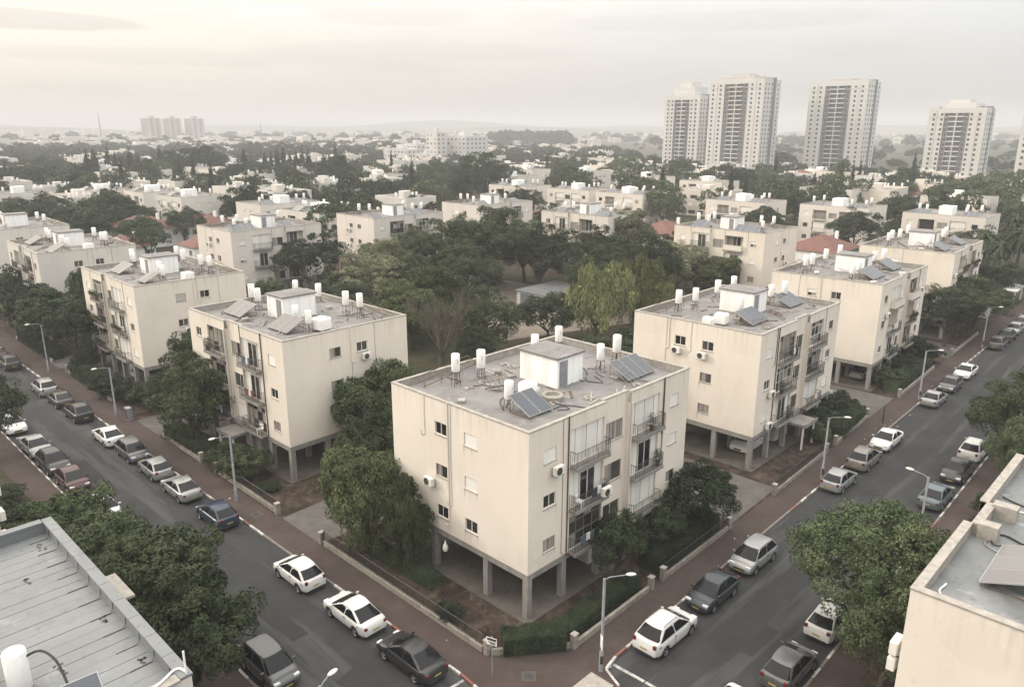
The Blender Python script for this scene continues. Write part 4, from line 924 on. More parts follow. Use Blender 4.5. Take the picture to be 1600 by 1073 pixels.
    q = MB(); q.tube([(rr+.25, 0, zr), (rr+.05, 0, zr+.16)], .008, n=4); P['antenna'] = q.mesh('antenna', ['car_black'])
    return P
q = MB(); q.lathe([(.2, -.095), (.29, -.1), (.315, -.07), (.315, .07), (.29, .1), (.2, .095)], n=20); TY = q.mesh('tyre', ['tyre'], 40)
q = MB(); q.lathe([(0, .085), (.05, .09), (.06, .07), (.19, .075), (.205, .095), (.21, .05)], n=20)
for i in range(5):
    a = 2*math.pi*i/5; q.poly([(math.cos(a-.16)*.06, math.sin(a-.16)*.06, .082), (math.cos(a+.16)*.06, math.sin(a+.16)*.06, .082), (math.cos(a+.13)*.2, math.sin(a+.13)*.2, .088), (math.cos(a-.13)*.2, math.sin(a-.13)*.2, .088)], 0)
    q.poly([(math.cos(a+.22)*.08, math.sin(a+.22)*.08, .078), (math.cos(a+1.02)*.08, math.sin(a+1.02)*.08, .078), (math.cos(a+1.0)*.185, math.sin(a+1.0)*.185, .079), (math.cos(a+.26)*.185, math.sin(a+.26)*.185, .079)], 1)
RIM = q.mesh('rim', ['rim', 'car_black'])
STY = dict(hatch=car_style(4.1, 1.76, 1.46, 1.32, .25, -1.05, -1.92, .97, .93, .99, tail_up=True),
    sedan=car_style(4.5, 1.80, 1.42, 1.28, .20, -.75, -1.82, .96, .92, 1.02),
    suv=car_style(4.45, 1.84, 1.63, 1.36, .32, -1.22, -2.06, 1.04, 1.02, 1.04, .33, True, tail_up=True),
    mpv=car_style(4.15, 1.76, 1.56, 1.42, .50, -1.35, -1.92, 1.0, .95, 1.0, tail_up=True),
    van=car_style(4.4, 1.82, 1.82, 1.35, .75, -1.95, -2.12, 1.08, 1.02, 1.08, .33, tail_up=True))
def car(style, col, x, y, a, label, group='cars parked in the streets', trim=True, name='parked_car', z=None):
    P = STY[style]; t = thing(name, label, {'van': 'van', 'suv': 'car'}.get(style, 'car'), (x, y, Z0 if z is None else z), R(a)+rng.uniform(-.012, .012), group)
    bd = inst(P['body'], 'body', t); bd.material_slots[0].link = 'OBJECT'; bd.material_slots[0].material = M['paint_'+col]
    inst(P['windscreen'], 'windscreen', t); inst(P['rear_window'], 'rear_window', t)
    for m in P['side']: inst(m, 'side_window', t)
    for m in P['headlight']: inst(m, 'headlight', t)
    for m in P['tail_light']: inst(m, 'tail_light', t)
    for k, nm in (('grille', 'grille'), ('plate_f', 'number_plate'), ('plate_r', 'number_plate'), ('bumper', 'bumper_trim'), ('handles', 'door_trim'), ('antenna', 'antenna')): inst(P[k], nm, t)
    for m in P['mirror']: o = inst(m, 'mirror', t); o.material_slots[0].link = 'OBJECT'; o.material_slots[0].material = M['paint_'+col]
    if 'rails' in P: inst(P['rails'], 'roof_rail', t)
    for xx in (P['xf'], P['xr']):
        for s in (1, -1):
            w = inst(TY, 'wheel', t, (xx, s*(P['hw']-.115), .33), 0, (1.05, 1.05, 1.0), (R(90 if s < 0 else -90), 0, 0)); inst(RIM, 'rim', w)
    return t
# ------------------------------------------------------------------ street furniture
def lamp(x, y, ang, label, h=5.5, arm=1.15):
    t = thing('street_lamp', label, 'street lamp', (x, y, 0), R(ang), 'street lamps')
    MB().lathe([(0, -.1), (.13, -.1), (.12, 1.2), (.085, 1.25), (.075, h-.05), (.05, h), (0, h)], n=12).obj('pole', 'metal_grey', t, smooth=40)
    MB().tube([(0, 0, h-.12), (.25, 0, h+.06), (arm, 0, h+.16)], .03, n=6).obj('arm', 'metal_grey', t)
    q = MB(); 
    q.lathe([(0, -.05), (.09, -.045), (.125, 0), (.105, .05), (.055, .08), (0, .09)], n=14); o = q.obj('lamp_head', 'ac_body', t, (arm+.25, 0, h+.18), smooth=60); o.scale = (2.3, 1, 1)
    MB().box(-.09, -.13, .5, .09, -.115, 1.0).obj('service_door', 'metal_dark', t); return t
BLK = {}
def garden_wall(pts, label, h=.38, fence=True, fh=.75, stones=True, gapdark=True):
    t = thing('garden_wall', label, 'garden wall', (0, 0, 0))
    me = wmesh(('wb',), lambda: bevel_mesh(MB().box(-.298, -.10, 0, .298, .10, .2).mesh('stone_block', ['garden_stone']), .015, 1))
    rail = MB(); cnt = 0
    for (x0, y0), (x1, y1) in zip(pts, pts[1:]):
        L = math.hypot(x1-x0, y1-y0); a = math.atan2(y1-y0, x1-x0); n = max(1, round(L/.6))
        for row in range(2):
            for k in range(n):
                f = (k+.5)/n; inst(me, 'stone_block', t, (x0+(x1-x0)*f, y0+(y1-y0)*f, -.03+row*.2), a+rng.uniform(-.01, .01), (L/n/.6, 1+rng.uniform(-.06, .08), 1)); cnt += 1
        if fence:
            dx, dy = (x1-x0)/L, (y1-y0)/L; nb = int(L/.13)
            rail.tube([(x0, y0, h+fh), (x1, y1, h+fh)], .022, n=4); rail.tube([(x0, y0, h+.1), (x1, y1, h+.1)], .018, n=4)
            for i in range(nb): px, py = x0+dx*L*i/nb, y0+dy*L*i/nb; r_ = .02 if i % 12 == 0 else .01; rail.box(px-r_, py-r_, h-.05, px+r_, py+r_, h+fh)
    if rail.v: rail.obj('railing', 'metal_dark', t)
    return t
def pillar(x, y, label, h=1.15, a=0, w=.24):
    t = thing('gate_pillar', label, 'pillar', (x, y, -.03), R(a)); 
    for i in range(int(h/.3)): inst(wmesh(('pb', i % 2), lambda: bevel_mesh(MB().box(-.18, -.16, 0, .18, .16, .296).mesh('stone_block', ['garden_stone']), .015, 1)), 'stone_block', t, (0, 0, i*.3), rng.uniform(-.02, .02), (w/.24, 1, 1))
    MB().box(-.20, -.18, int(h/.3)*.3, .20, .18, int(h/.3)*.3+.07).obj('cap', 'coping', t); return t

# ------------------------------------------------------------------ things on balconies
def on_balcony(B, k, j, kind, phrase, col='white', s=.5):
    """k storey 0..2, j bay 0/1 (counted from the street corner), s position along the bay"""
    root, X = B; bays = ((3.7, 6.95), (9.85, 13.1)); x = X(bays[j][0]+(bays[j][1]-bays[j][0])*s); zf = FL[k]
    m = Matrix.LocRotScale(root.location, root.rotation_euler, None); st = ('lowest', 'middle', 'top')[k]; bay = ('corner-side', 'far')[j]; rz = root.rotation_euler.z
    if kind == 'laundry':
        v = m @ Vector((x, -.53, zf+.97)); t = thing('laundry', f'{col} laundry over the {st} {bay} balcony railing of {phrase}', 'laundry', v, rz)
        for i, (a, w, h) in enumerate(((-.45, .5, .6), (.1, .35, .45), (.5, .4, .7))):
            q = MB(); n = 5
            for q_ in range(n): xa, xb = a+w*q_/n, a+w*(q_+1)/n; ya, yb = -.02-.02*(q_ % 2), -.02-.02*((q_+1) % 2); q.quad((xa, ya, -h), (xb, yb, -h), (xb, yb, .01), (xa, ya, .01)); q.quad((xa, .03, -h*.5), (xb, .03, -h*.5), (xb, .03, .01), (xa, .03, .01)); q.quad((xa, ya, .01), (xb, yb, .01), (xb, .03, .01), (xa, .03, .01))
            q.obj('cloth', 'cloth_'+(col if i != 1 else 'white'), t)
    elif kind == 'plant':
        v = m @ Vector((x, -.3, zf+.01)); t = thing('potted_plant', f'potted plant on the {st} {bay} balcony of {phrase}', 'plant', v, rz); MB().lathe([(0, 0), (.13, 0), (.18, .32), (.15, .32), (0, .28)], n=10).obj('pot', 'tile_red', t)
        inst(leaf_clump_box(.6, .5, .9, 160, .07, 'leaf_ficus', 8), 'foliage', t, (-.3, -.25, .3))
    else:
        v = m @ Vector((x, -.28, zf+.01)); t = thing('chair', f'plastic chair on the {st} {bay} balcony of {phrase}', 'chair', v, rz+.3)
        MB().box(-.22, -.2, .4, .22, .22, .44).obj('seat', 'white_paint', t); MB().box(-.22, .2, .44, .22, .24, .85).obj('backrest', 'white_paint', t)
        for a in (-.2, .17):
            for c in (-.19, .17): MB().box(a, c, 0, a+.035, c+.035, .4).obj('leg', 'white_paint', t)
# ================================================================== the near apartment blocks
W3 = lambda *a: list(a)
B_A = block('corner apartment block nearest the junction, cream walls on concrete columns, white shuttered balconies', 28.83, 26.52, -.1, 1, dict(
    bal=[('glass', 'white'), ('halfshut', 'halfshut'), ('white', 'white')], w1=W3('curt2', 'dark', 'white'), w5=W3('curt', 'white', 'white'), w4=W3('dark', 'curt', 'curt2'),
    end=['dark', 'dark', 'white', 'curt', 'white', 'dark'], ac=[('f', 2.3, 8.85), ('b', 6.3, 6.25), ('b', 6.3, 3.35), ('e', 8.5, 6.05)], pipes=[('e', 6.85, 3.7), ('f', 3.45, 2.9), ('f', 13.5, 8)]), seed=1)
B_C = block('second block along the right-hand street, white car parked between its columns', 57.4, 26.95, .7, 1, dict(
    bal=[('halfshut', 'white'), ('glasslight', 'glass'), ('glass', 'glasslight')], w1=W3('white', 'dark', 'white'), w5=W3('white', 'dark', 'curt'), w4=W3('curt', 'dark', 'dark'), canopy=1,
    end=['curt2', 'x', 'curt', 'curt', 'dark', 'dark'], endskip=[1, 3], ac=[('e', 7.75, 9.0), ('e', 5.2, 9.0), ('f', 2.4, 6.1), ('f', 2.4, 3.2)], pipes=[('e', 8.7, 9.3), ('f', 3.3, 2.9)]), seed=2)
B_D = block('third block along the right-hand street, cream, with two long collector sets', 86.0, 27.25, 1.2, 1, dict(
    bal=[('halfshut', 'glass'), (('open'), ('open', 'flower')), (('white', 'solid'), ('glass', 'solid'))], w1=W3('dark', 'curt', 'curt'), w5=W3('curt', 'white', 'white'), w4=W3('dark', 'white', 'white'),
    end=['x', 'x', 'x', 'x', 'dark', 'half'], endskip=[0, 1, 2, 3], ac=[('f', 2.4, 8.0), ('f', 14, 9.2)], pipes=[('e', 6.6, 8.3)]), seed=3)
B_E = block('fourth block along the right-hand street, farthest in its row, dark planted balconies', 115.3, 27.85, 2.0, 1, dict(
    bal=[('glass', 'glass'), ('glass', 'open'), (('open', 'flower'), ('glass', 'flower'))], w1=W3('white', 'curt', 'white'), w5=W3('white', 'curt', 'curt'), w4=W3('curt', 'curt', 'curt'),
    end=['x', 'x', 'x', 'x', 'x', 'white'], endskip=[0, 1, 2, 3, 4], ac=[('f', 1.0, 8.6)]), seed=4)
B_B = block('second block along the left-hand street, dark railed balconies and entrance canopy', 28.84, 53.11, .5, 2, dict(
    bal=[('glass', 'open'), ('halfshut', 'glass'), ('halfshut', 'glass')], w1=W3('curt2', 'dark', 'white'), w5=W3('white', 'white', 'dark'), w4=W3('white', 'dark', 'curt'), canopy=1, 
    end=['x', 'x', 'curt', 'x', 'curt', 'dark'], endskip=[0, 1, 3], ac=[('e', 7.8, 9.0), ('e', 5.4, 6.1)], pipes=[('e', 6.4, 9.0), ('f', 3.4, 3)]), seed=5)
B_F = block('third block along the left-hand street, planted balconies, crowded roof of white tanks', 28.9, 83.65, -.3, 2, dict(
    bal=[('white', ('open', 'flower')), (('halfshut', 'flower'), ('glass', 'flower')), ('white', ('glasslight', 'flower'))], w1=W3('white', 'dark', 'white'), w5=W3('dark', 'dark', 'white'), w4=W3('dark', 'dark', 'dark'),
    end=['x', 'x', 'dark', 'x', 'grey', 'dark'], endskip=[0, 1, 3], ac=[('e', 5.2, 6.1)], pipes=[('e', 6.3, 8.3)]), seed=6)
B_G = block('fourth block along the left-hand street, with two light tilted collector sets', 28.2, 115.0, -1.6, 2, dict(
    bal=[('glass', 'glass'), (('glass', 'flower'), ('open', 'flower')), ('glass', 'open')], w1=W3('dark', 'curt', 'curt'), w5=W3('curt', 'curt', 'curt'), w4=W3('dark', 'curt', 'curt'),
    end=['x', 'x', 'x', 'x', 'dark', 'dark'], endskip=[0, 1, 2, 3], pipes=[('e', 6.1, 9.5)]), seed=7, wallm='stucco_grey')
B_I = block('fifth block along the left-hand street, cut by the edge of the view', 29.0, 146.6, -2, 2, dict(
    bal=[('glass', 'glass'), ('glass', 'open'), ('glass', 'open')], w1=W3('dark', 'curt', 'curt'), w5=W3('curt', 'curt', 'curt'), w4=W3('dark', 'curt', 'curt'), end=['dark', 'curt']*3), seed=8, wallm='stucco_grey')
B_H1 = block('rear block behind the left court trees, white walled balconies and blue collectors', 56.46, 117.54, -.3, 1, dict(
    bal=[(('white', 'solid'), 'open'), ('halfshut', 'white'), ('white', 'open')], w1=W3('white', 'half', 'white'), w5=W3('white', 'dark', 'dark'), w4=W3('curt', 'curt', 'curt'),
    end=['curt', 'curt', 'curt', 'curt', 'dark', 'dark'], ac=[('e', 7.8, 9.0)]), seed=9, wallm='stucco_pink')
B_H2 = block('rear block left of centre with dark glazed top balcony above the court trees', 83.87, 116.69, -.9, 1, dict(
    bal=[('white', 'white'), ('white', 'white'), ('glass', 'glasslight')], w1=W3('dark', 'half', 'white'), w5=W3('white', 'white', 'white'), w4=W3('curt', 'dark', 'curt'),
    end=['dark', 'dark', 'dark', 'dark', 'dark', 'dark'], ac=[('e', 8, 9.0), ('e', 8, 6.1), ('f', 14.9, 8.9)]), seed=10, wallm='stucco_pink')
B_H3 = block('rear block at centre with a domed white water tank on its roof', 114.19, 120.11, -.6, 1, dict(
    bal=[('white', 'glass'), ('white', 'open'), ('glass', 'glasslight')], w1=W3('dark', 'curt', 'grey'), w5=W3('white', 'white', 'white'), w4=W3('curt', 'dark', 'curt'),
    end=['curt', 'curt', 'dark', 'curt', 'curt', 'white'], ac=[('e', 8, 9.0)]), seed=11, wallm='stucco_pink')
B_H4 = block('rear block right of centre behind the big court trees, railed balconies facing the court', 116.89, 87.62, 1.0, 2, dict(
    bal=[('white', 'glass'), ('open', 'halfshut'), ('open', 'halfshut')], w1=W3('curt', 'white', 'white'), w5=W3('white', 'white', 'curt'), w4=W3('curt2', 'curt2', 'curt2'),
    end=['x', 'x', 'curt', 'curt', 'curt', 'dark'], endskip=[0, 1]), seed=12, wallm='stucco_pink')
B_H5 = block('court block at right whose top balcony is open, grey collectors along its roof edge', 115.78, 55.47, .7, 2, dict(
    bal=[('glass', 'open'), ('halfshut', 'glass'), (('open', 'solid'), 'halfshut')], w1=W3('curt2', 'white', 'half'), w5=W3('curt', 'dark', 'white'), w4=W3('curt2', 'curt2', 'curt2'),
    end=['x', 'x', 'dark', 'curt', 'white', 'dark'], endskip=[0, 1], ac=[('e', 8, 6.1)], pipes=[('e', 6.4, 6)]), seed=13)
roof_kit(*B_A, 'the corner block', 1, (0, 1, 2, 3, 4, 5, 6), jit=.05, cis=[(5.0, 4.75, 'white round cistern with a hatch beside the roof room of {}', False, 1)], n1=2, n2=3, nd=56)
roof_kit(*B_C, 'the second right-street block', 2, (0, 1, 3, 4, 5, 6, 7), jit=.4, cis=[(2.6, 5.1, 'white box cistern near the left end of the roof of {}', True, 1), (1.2, 5.6, 'grey box cistern at the left end of the roof of {}', True, .8)], n1=3, n2=3, nd=44, p1=(5.2, 2.6), p2=(14.2, 3.2))
roof_kit(*B_D, 'the third right-street block', 3, (0, 1, 2, 3, 4, 5, 6, 7), n1=4, n2=3, nd=56, cis=[], p1=(6.2, 2.3), p2=(13.6, 2.6))
roof_kit(*B_E, 'the fourth right-street block', 4, (0, 1, 3, 4, 5, 6, 7), n1=3, n2=3, nd=40, p1=(5.4, 2.2))
roof_kit(*B_B, 'the second left-street block', 5, (0, 1, 2, 3, 4, 5, 6, 7), dusty_sheen=True, n1=3, n2=3, nd=44, cis=[(2.4, 5.2, 'white box cistern at the near end of the roof of {}', True, 1.15)], p1=(4.6, 2.2), p2=(12.6, 2.2))
roof_kit(*B_F, 'the third left-street block', 6, (0, 1, 2, 3, 4, 5, 6, 7), dusty_sheen=True, n1=2, n2=3, nd=60, cis=[(1.6, 6.5, 'white box cistern at the near end of the roof of {}', True, 1)], p1=(3.8, 2.2), p2=(12.0, 2.2))
roof_kit(*B_G, 'the fourth left-street block', 7, (0, 1, 2, 3, 5, 6, 7), dusty_sheen=True, n1=3, n2=3, nd=34, cis=[(1.7, 6.8, 'white box cistern at the near end of the roof of {}', True, 1)])
roof_kit(*B_I, 'the fifth left-street block', 8, (1, 3, 5, 6), dusty_sheen=True, nd=8)
roof_kit(*B_H1, 'the rear block at left', 9, (0, 1, 2, 3, 4, 7), n1=4, n2=2, nd=10, p1=(3.6, 2.2), p2=(11.6, 2.2))
roof_kit(*B_H2, 'the rear block left of centre', 10, (0, 1, 3, 4, 5, 6), n1=2, n2=3, nd=10, p1=(2.6, 2.2), p2=(12.5, 2.2))
roof_kit(*B_H3, 'the rear block at centre', 11, (0, 1, 2, 3, 4, 5), n1=2, n2=2, nd=10, p1=(4.0, 2.2))
roof_kit(*B_H4, 'the rear block right of centre', 12, (0, 1, 2, 3, 5, 6), n1=3, n2=2, nd=10, p1=(3.6, 2.2))
roof_kit(*B_H5, 'the court block at right', 13, (0, 1, 2, 3, 4, 5, 6), n1=4, n2=3, nd=12, p1=(4.6, 2.2), p2=(13.2, 2.2))
# concrete ring, hoses and boards on the corner block's roof
def Wd(B, x, y, z=RZ): v = Matrix.LocRotScale(B[0].location, B[0].rotation_euler, None) @ Vector((B[1](x), y, z)); return v
v = Wd(B_A, 6.1, 3.6); t = thing('concrete_ring', 'round concrete ring lying on the corner block roof beside the white cistern', 'concrete ring', (v.x, v.y, RZ))
MB().lathe([(.62, 0), (.72, .02), (.74, .3), (.66, .36), (.5, .34), (.46, .1), (0, .1)], n=22).obj('ring', 'coping', t, smooth=50)
for pts in ([(4.7, 2.0), (5.4, 1.6), (5.6, 2.6), (4.9, 3.3)], [(4.6, 2.2), (5.6, 2.3), (6.2, 1.2), (6.6, .4)], [(11.0, 4.8), (10.4, 4.2), (10.9, 3.2), (11.6, 4.6)], [(2.4, 4.4), (3.6, 5.8), (5.5, 6.2), (7.2, 6.0)], [(11.4, 5.0), (12.6, 6.5), (12.4, 9.2), (14.6, 9.8)]):
    roof_hose([(x, y, RZ+.05) for x, y in pts], 'pipe', 'hose', .028, B_A[0])
# ------------------------------------------------------------------ foreground blocks
def plain_block(label, x0, y0, x1, y1, top_m, faces='y', seed=0, wallm='stucco_grey', group=None):
    root = thing('apartment_block', label, 'apartment building', (x0, y0, 0), 0, group); w, d = x1-x0, y1-y0; b = MB(); ZB, ZT = .0, 12.0
    fx = [(2, 3.1, zf+.88, zf+1.72) for zf in FL]+[(d-4, d-2.9, zf+.88, zf+1.72) for zf in FL]+[(5, 8, zf+.1, zf+2.3) for zf in FL]
    wallface(b, w, ZB, ZT, [], lambda x, i, z: (x, i, z)); wallface(b, w, ZB, ZT, [], lambda x, i, z: (x, d-i, z)); wallface(b, d, ZB, ZT, [], lambda y, i, z: (i, y, z)); wallface(b, d, ZB, ZT, fx, lambda y, i, z: (w-i, y, z))
    b.obj('wall', wallm, root)
    for zf in FL:
        window(root, 1.1, .84, 'dark', (w, 2, zf+.88), R(90)); window(root, 1.1, .84, 'curt', (w, d-4, zf+.88), R(90))
        balcony(root, 0, 3, zf+.1, 'glass', R(90), lambda x, y, z: (w, 5, z))
    return root, w, d
LLr, w_, d_ = plain_block('foreground block at bottom left with a grey sheeted flat roof and wide parapet', -6.2, 20.9, 7.38, 35.0, 'roof_silver')
b = MB().box(.1, .1, 11.2, w_-.1, d_-.1, 11.5); b.obj('roof', 'hose', LLr)
n = 22; sp = (d_-.6)/n
for i in range(n):
    y = .3+i*sp; q = MB(); q.prism([(.3, y+.012), (w_-.3, y+.012), (w_-.3, y+sp-.010), (.3, y+sp-.010)], 11.5, 11.545+rng.uniform(-.006, .006)); q.obj('roof_sheet', 'roof_silver', LLr)
b = MB(); b.box(w_-.3, .01, 11.3, w_-.005, d_-.01, 11.99); b.box(.01, d_-.3, 11.3, w_-.3, d_-.005, 11.99); b.box(.01, .005, 11.3, w_-.3, .3, 11.99); b.obj('parapet', 'roof_silver', LLr)
for i in range(10):        # coping pieces of the long parapet, joint by joint
    y = i*d_/10; MB().box(w_-.34, y+.01, 11.99, w_+.05, y+d_/10-.012, 12.08).obj('coping_piece', 'roof_silver', LLr)
for i in range(6): x = i*(w_-.36)/6; MB().box(x+.01, d_-.34, 11.99, x+(w_-.36)/6-.01, d_+.05, 12.08).obj('coping_piece', 'roof_silver', LLr)
MB().box(.01, -.05, 11.99, w_-.36, .34, 12.08).obj('coping_piece', 'coping', LLr)
for i in range(11):         # felt strips turned up the parapet
    y = .3+(2*i+1)*sp; MB().tube([(w_-1.1, y, 11.56), (w_-.42, y, 11.565), (w_-.315, y+.03, 11.7), (w_-.31, y+.04, 11.95), (w_-.1, y+.05, 12.09)], .012, n=4).obj('seam_strip', 'hose', LLr)
for x, y, s in ((w_-2.6, 3.9, 1), (w_-1.9, 10.2, .7), (w_-3.9, 7.0, .6), (w_-4.2, 2.6, 1.), (w_-.6, 2.3, .8), (w_-.7, 5.6, .8), (w_-.8, 12.6, 1)):
    q = MB(); r = random.Random(int(x*10+y))
    for j in range(7): a, c = r.uniform(-.12, .12)*s, r.uniform(-.35, .35)*s; q.poly([(a-.05, c-.05, .003), (a+.06, c-.03, .003), (a+.05, c+.07, .003), (a-.04, c+.04, .003)])
    q.obj('tar_patch', 'metal_dark', LLr, (x, y, 11.553))
MB().tube([(w_-.12, .1, 12.1), (w_-.12, .1, 12.9)], .035, n=6).obj('vent_pipe', 'white_paint', LLr)
roof_hose([(w_-6, -.15, 11.9), (w_-3.5, -.02, 12.12), (w_-1.2, .1, 12.14), (w_-.3, .5, 12.12), (w_-.1, .2, 12.12)], 'cable', 'white_paint', .04, LLr)
t = ac_unit(LLr, (w_+.45, 8.2, 9.8), R(90)); MB().box(w_-.02, 7.3, 10.9, w_+.9, 9.4, 11.0).obj('awning', 'coping', LLr)
tank(3.6, 24.5, 11.56, .12, 'large white water tank on the foreground roof at bottom left', None, .6, 1.12)
collector(4.5, 20.25, 11.56, 1, R(-4), 'single dark solar collector beside the big tank on the foreground roof', None, l=2.1, tilt=30, h0=.2)
h_ = roof_hose([(3.8, 24.4, 12.75), (4.2, 24.1, 12.95), (4.4, 23.2, 12.95), (4.4, 22.2, 12.6)], 'hose', 'hose', .04); tag(h_, 'thick black hose from the big foreground tank to its collector', 'hose')
cistern(2.5, 25.3, 11.56, 'white box tank at the left edge of the foreground roof', True, 1.0)
L2, w2_, d2_ = plain_block('cream block at the left edge beyond the sheeted roof, mostly outside the view', -6.5, 45.8, 7.3, 60, 'x', wallm='stucco')
MB().box(.1, .1, 11.3, w2_-.1, d2_-.1, 11.55).obj('roof', 'roof_membrane', L2)
for z in (6.0, 7.4, 8.9): ac_unit(L2, (w2_+.44, .5, z), R(90))
R_R, XR = block('foreground block at the right edge with stained grey roof and wide parapet', 44.6, 6.42, 180, 1, dict(
    bal=[('glass', 'glass')]*3, w1=W3('curt', 'curt', 'curt'), w5=W3('curt', 'curt', 'curt'), w4=W3('curt', 'curt', 'curt'), end=['x']*6, endskip=[0, 1, 2, 3, 4, 5], roofm='roof_stained', pw=.32, ac=[('f', 16.2, 8.9), ('f', 16.2, 8.2)]), seed=20)
def WR(x, y): return 44.6-x, 6.42-y
collector(32.5, 4.8, RZ, 3, R(180), 'three pale tilted collectors on the stained roof at the right edge', None, True, 2.4, 20, .15, 1.18)
for pts, m, r_ in (([(16.3, 2.0), (15.6, .75), (14.8, .7), (14.7, .7)], 'white_paint', .035), ([(9.8, .6), (9.0, 1.4), (9.3, 2.3), (8.2, 2.9), (6, 3.6)], 'hose', .04), ([(9.5, 1.0), (10.2, 1.3), (9.8, 1.9), (10.6, 2.2), (11.4, 2.8), (12.6, 3.2)], 'hose', .028), ([(9.4, 1.1), (10.4, 1.0), (10.9, 1.8), (12.2, 2.6)], 'metal_grey', .028), ([(5, .5), (5.4, 1.8), (4.2, 3.4), (2.6, 4.4)], 'hose', .035), ([(6.4, .5), (5.6, 2.6), (3.6, 3.2)], 'white_paint', .035), ([(16.2, 1.0), (16.3, 1.9)], 'white_paint', .05)):
    roof_hose([(x, y, RZ+.05) for x, y in pts], 'pipe', m, r_, R_R)
MB().box(6.9, .55, RZ, 7.5, 1.5, 12.2).obj('parapet_pier', 'coping', R_R); MB().box(9.3, .55, RZ, 9.9, 1.3, 12.2).obj('parapet_pier', 'coping', R_R)

# ------------------------------------------------------------------ court shed
t = thing('shed', 'low white shed with grey doors and pale sheet roof beside the court trees', 'shed', (88.8, 76.0, 0), R(2))
MB().box(0, 0, -.1, 10, 8.4, 2.6).obj('wall', 'white_wall', t)
for i in range(8): MB().box(-.3+i*1.33, -.3, 2.62, -.3+i*1.33+1.28, 8.8, 2.7+.012*(i % 2)).obj('roof_sheet', 'roof_silver', t)
for y in (.6, 4.6): MB().box(-.05, y, .05, -.004, y+3.0, 2.3).obj('door', 'metal_grey', t)
for B_, ph_, L_ in ((B_A, 'the corner block', [(2, 1, 'plant', 'white', .6), (1, 1, 'plant', 'white', .9), (1, 0, 'laundry', 'dark', .6), (0, 0, 'laundry', 'blue', .3), (1, 0, 'chair', 'white', .2)]), (B_C, 'the second right-street block', [(0, 1, 'laundry', 'yellow', .5), (1, 0, 'plant', 'w', .2), (2, 0, 'laundry', 'dark', .5), (0, 0, 'plant', 'w', .8)]),
    (B_D, 'the third right-street block', [(1, 0, 'laundry', 'white', .3), (0, 0, 'plant', 'w', .5), (1, 1, 'plant', 'w', .8)]), (B_B, 'the second left-street block', [(2, 0, 'laundry', 'blue', .5), (0, 0, 'chair', 'w', .2), (0, 1, 'laundry', 'white', .5), (2, 1, 'plant', 'w', .9), (1, 0, 'laundry', 'red', .5)]), (B_F, 'the third left-street block', [(1, 0, 'chair', 'w', .3), (2, 1, 'plant', 'w', .5)])):
    for a_ in L_: on_balcony(B_, a_[0], a_[1], a_[2], ph_, a_[3], a_[4])
# ------------------------------------------------------------------ garden walls, pillars, hedges
garden_wall([(25.1, 42.6), (25.05, 26.4)], 'low stone wall with dark railing in front of the corner block, left-hand street side', fence=True)
garden_wall([(25.2, 25.9), (28.7, 23.1)], 'short stone wall under the clipped hedge across the street corner', fence=False)
garden_wall([(29.1, 22.95), (36.4, 23.05)], 'low stone wall below the hedge on the right-hand street side of the corner block', fence=False)
garden_wall([(38.4, 23.1), (46.8, 23.25)], 'low stone wall under the dark bushes past the gate of the corner block', fence=True)
garden_wall([(54.9, 23.35), (65.3, 23.7)], 'low wall with railing before the bare soil of the second right-street block', fence=True)
garden_wall([(68.2, 23.8), (77.0, 24.2)], 'low wall along the dense bushes of the second right-street block', fence=False)
garden_wall([(86, 24.0), (100, 24.5)], 'low wall in front of the third right-street block', fence=False)
garden_wall([(108, 24.6), (122, 25.0)], 'low wall in front of the fourth right-street block', fence=False)
garden_wall([(25.2, 59.0), (25.15, 49.2)], 'low stone wall with railing before the bare soil of the second left-street block', fence=True)
garden_wall([(25.25, 70.5), (25.2, 62.4)], 'low wall under the big dark tree of the left-hand street', fence=False)
garden_wall([(25.3, 98), (25.3, 84)], 'long low wall with railing before the third left-street block', fence=True)
garden_wall([(25.3, 120), (25.3, 104)], 'long low wall before the fourth left-street block', fence=False)
for x, y, l in ((25.1, 26.1, 'at the left end of the clipped corner hedge'), (28.9, 22.95, 'at the right end of the clipped corner hedge'), (36.7, 23.05, 'by the hedge end, left of the narrow garden gate'), (38.15, 23.1, 'right of the narrow garden gate'), (47.1, 23.3, 'under the dark bush at the driveway'),
    (54.6, 23.35, 'at the driveway corner of the bare soil bed'), (65.6, 23.7, 'where the railing of the soil bed ends'), (68.0, 23.8, 'at the low hedge beside the entrance path'), (77.3, 24.3, 'white, at the far end of the dense bushes'), (86, 24.0, 'white, by the second driveway'), (107.6, 24.6, 'pale, by the far driveway'),
    (25.1, 49.0, 'at the left-street driveway, next to the soil bed'), (25.1, 42.9, 'at the left-street driveway, under the yellow-green tree'), (25.2, 59.3, 'left of the gate of the second left-street block'), (25.2, 62.2, 'right of the dark tree, with a meter box'), (25.3, 98.4, 'white, by the driveway of the third left-street block')):
    pillar(x, y, 'stone gate pillar ' + l)
hedge([(25.9, 25.7, 28.7, 23.5, .62, 1.15), (28.9, 23.9, 36.2, 24.1, .62, 1.0), (28.4, 24.0, 29.2, 23.9, .7, 1.1)], .045, 'leaf_dark', 3, 'clipped dark hedge wrapping the street corner above the stone wall', dens=1100)
hedge([(38.4, 24.3, 46.4, 24.6, .95, 1.35)], .055, 'leaf_dark', 4, 'loose dark hedge along the corner block towards the driveway', dens=700)
hedge([(69.5, 24.8, 76.5, 25.3, 1.1, 1.4)], .06, 'leaf_dark', 5, 'dense hedge in front of the second right-street block', dens=500)
hedge([(25.9, 70, 26.0, 63, .8, 1.3)], .06, 'leaf_dark', 6, 'dark hedge under the big tree of the left-hand street', dens=500)
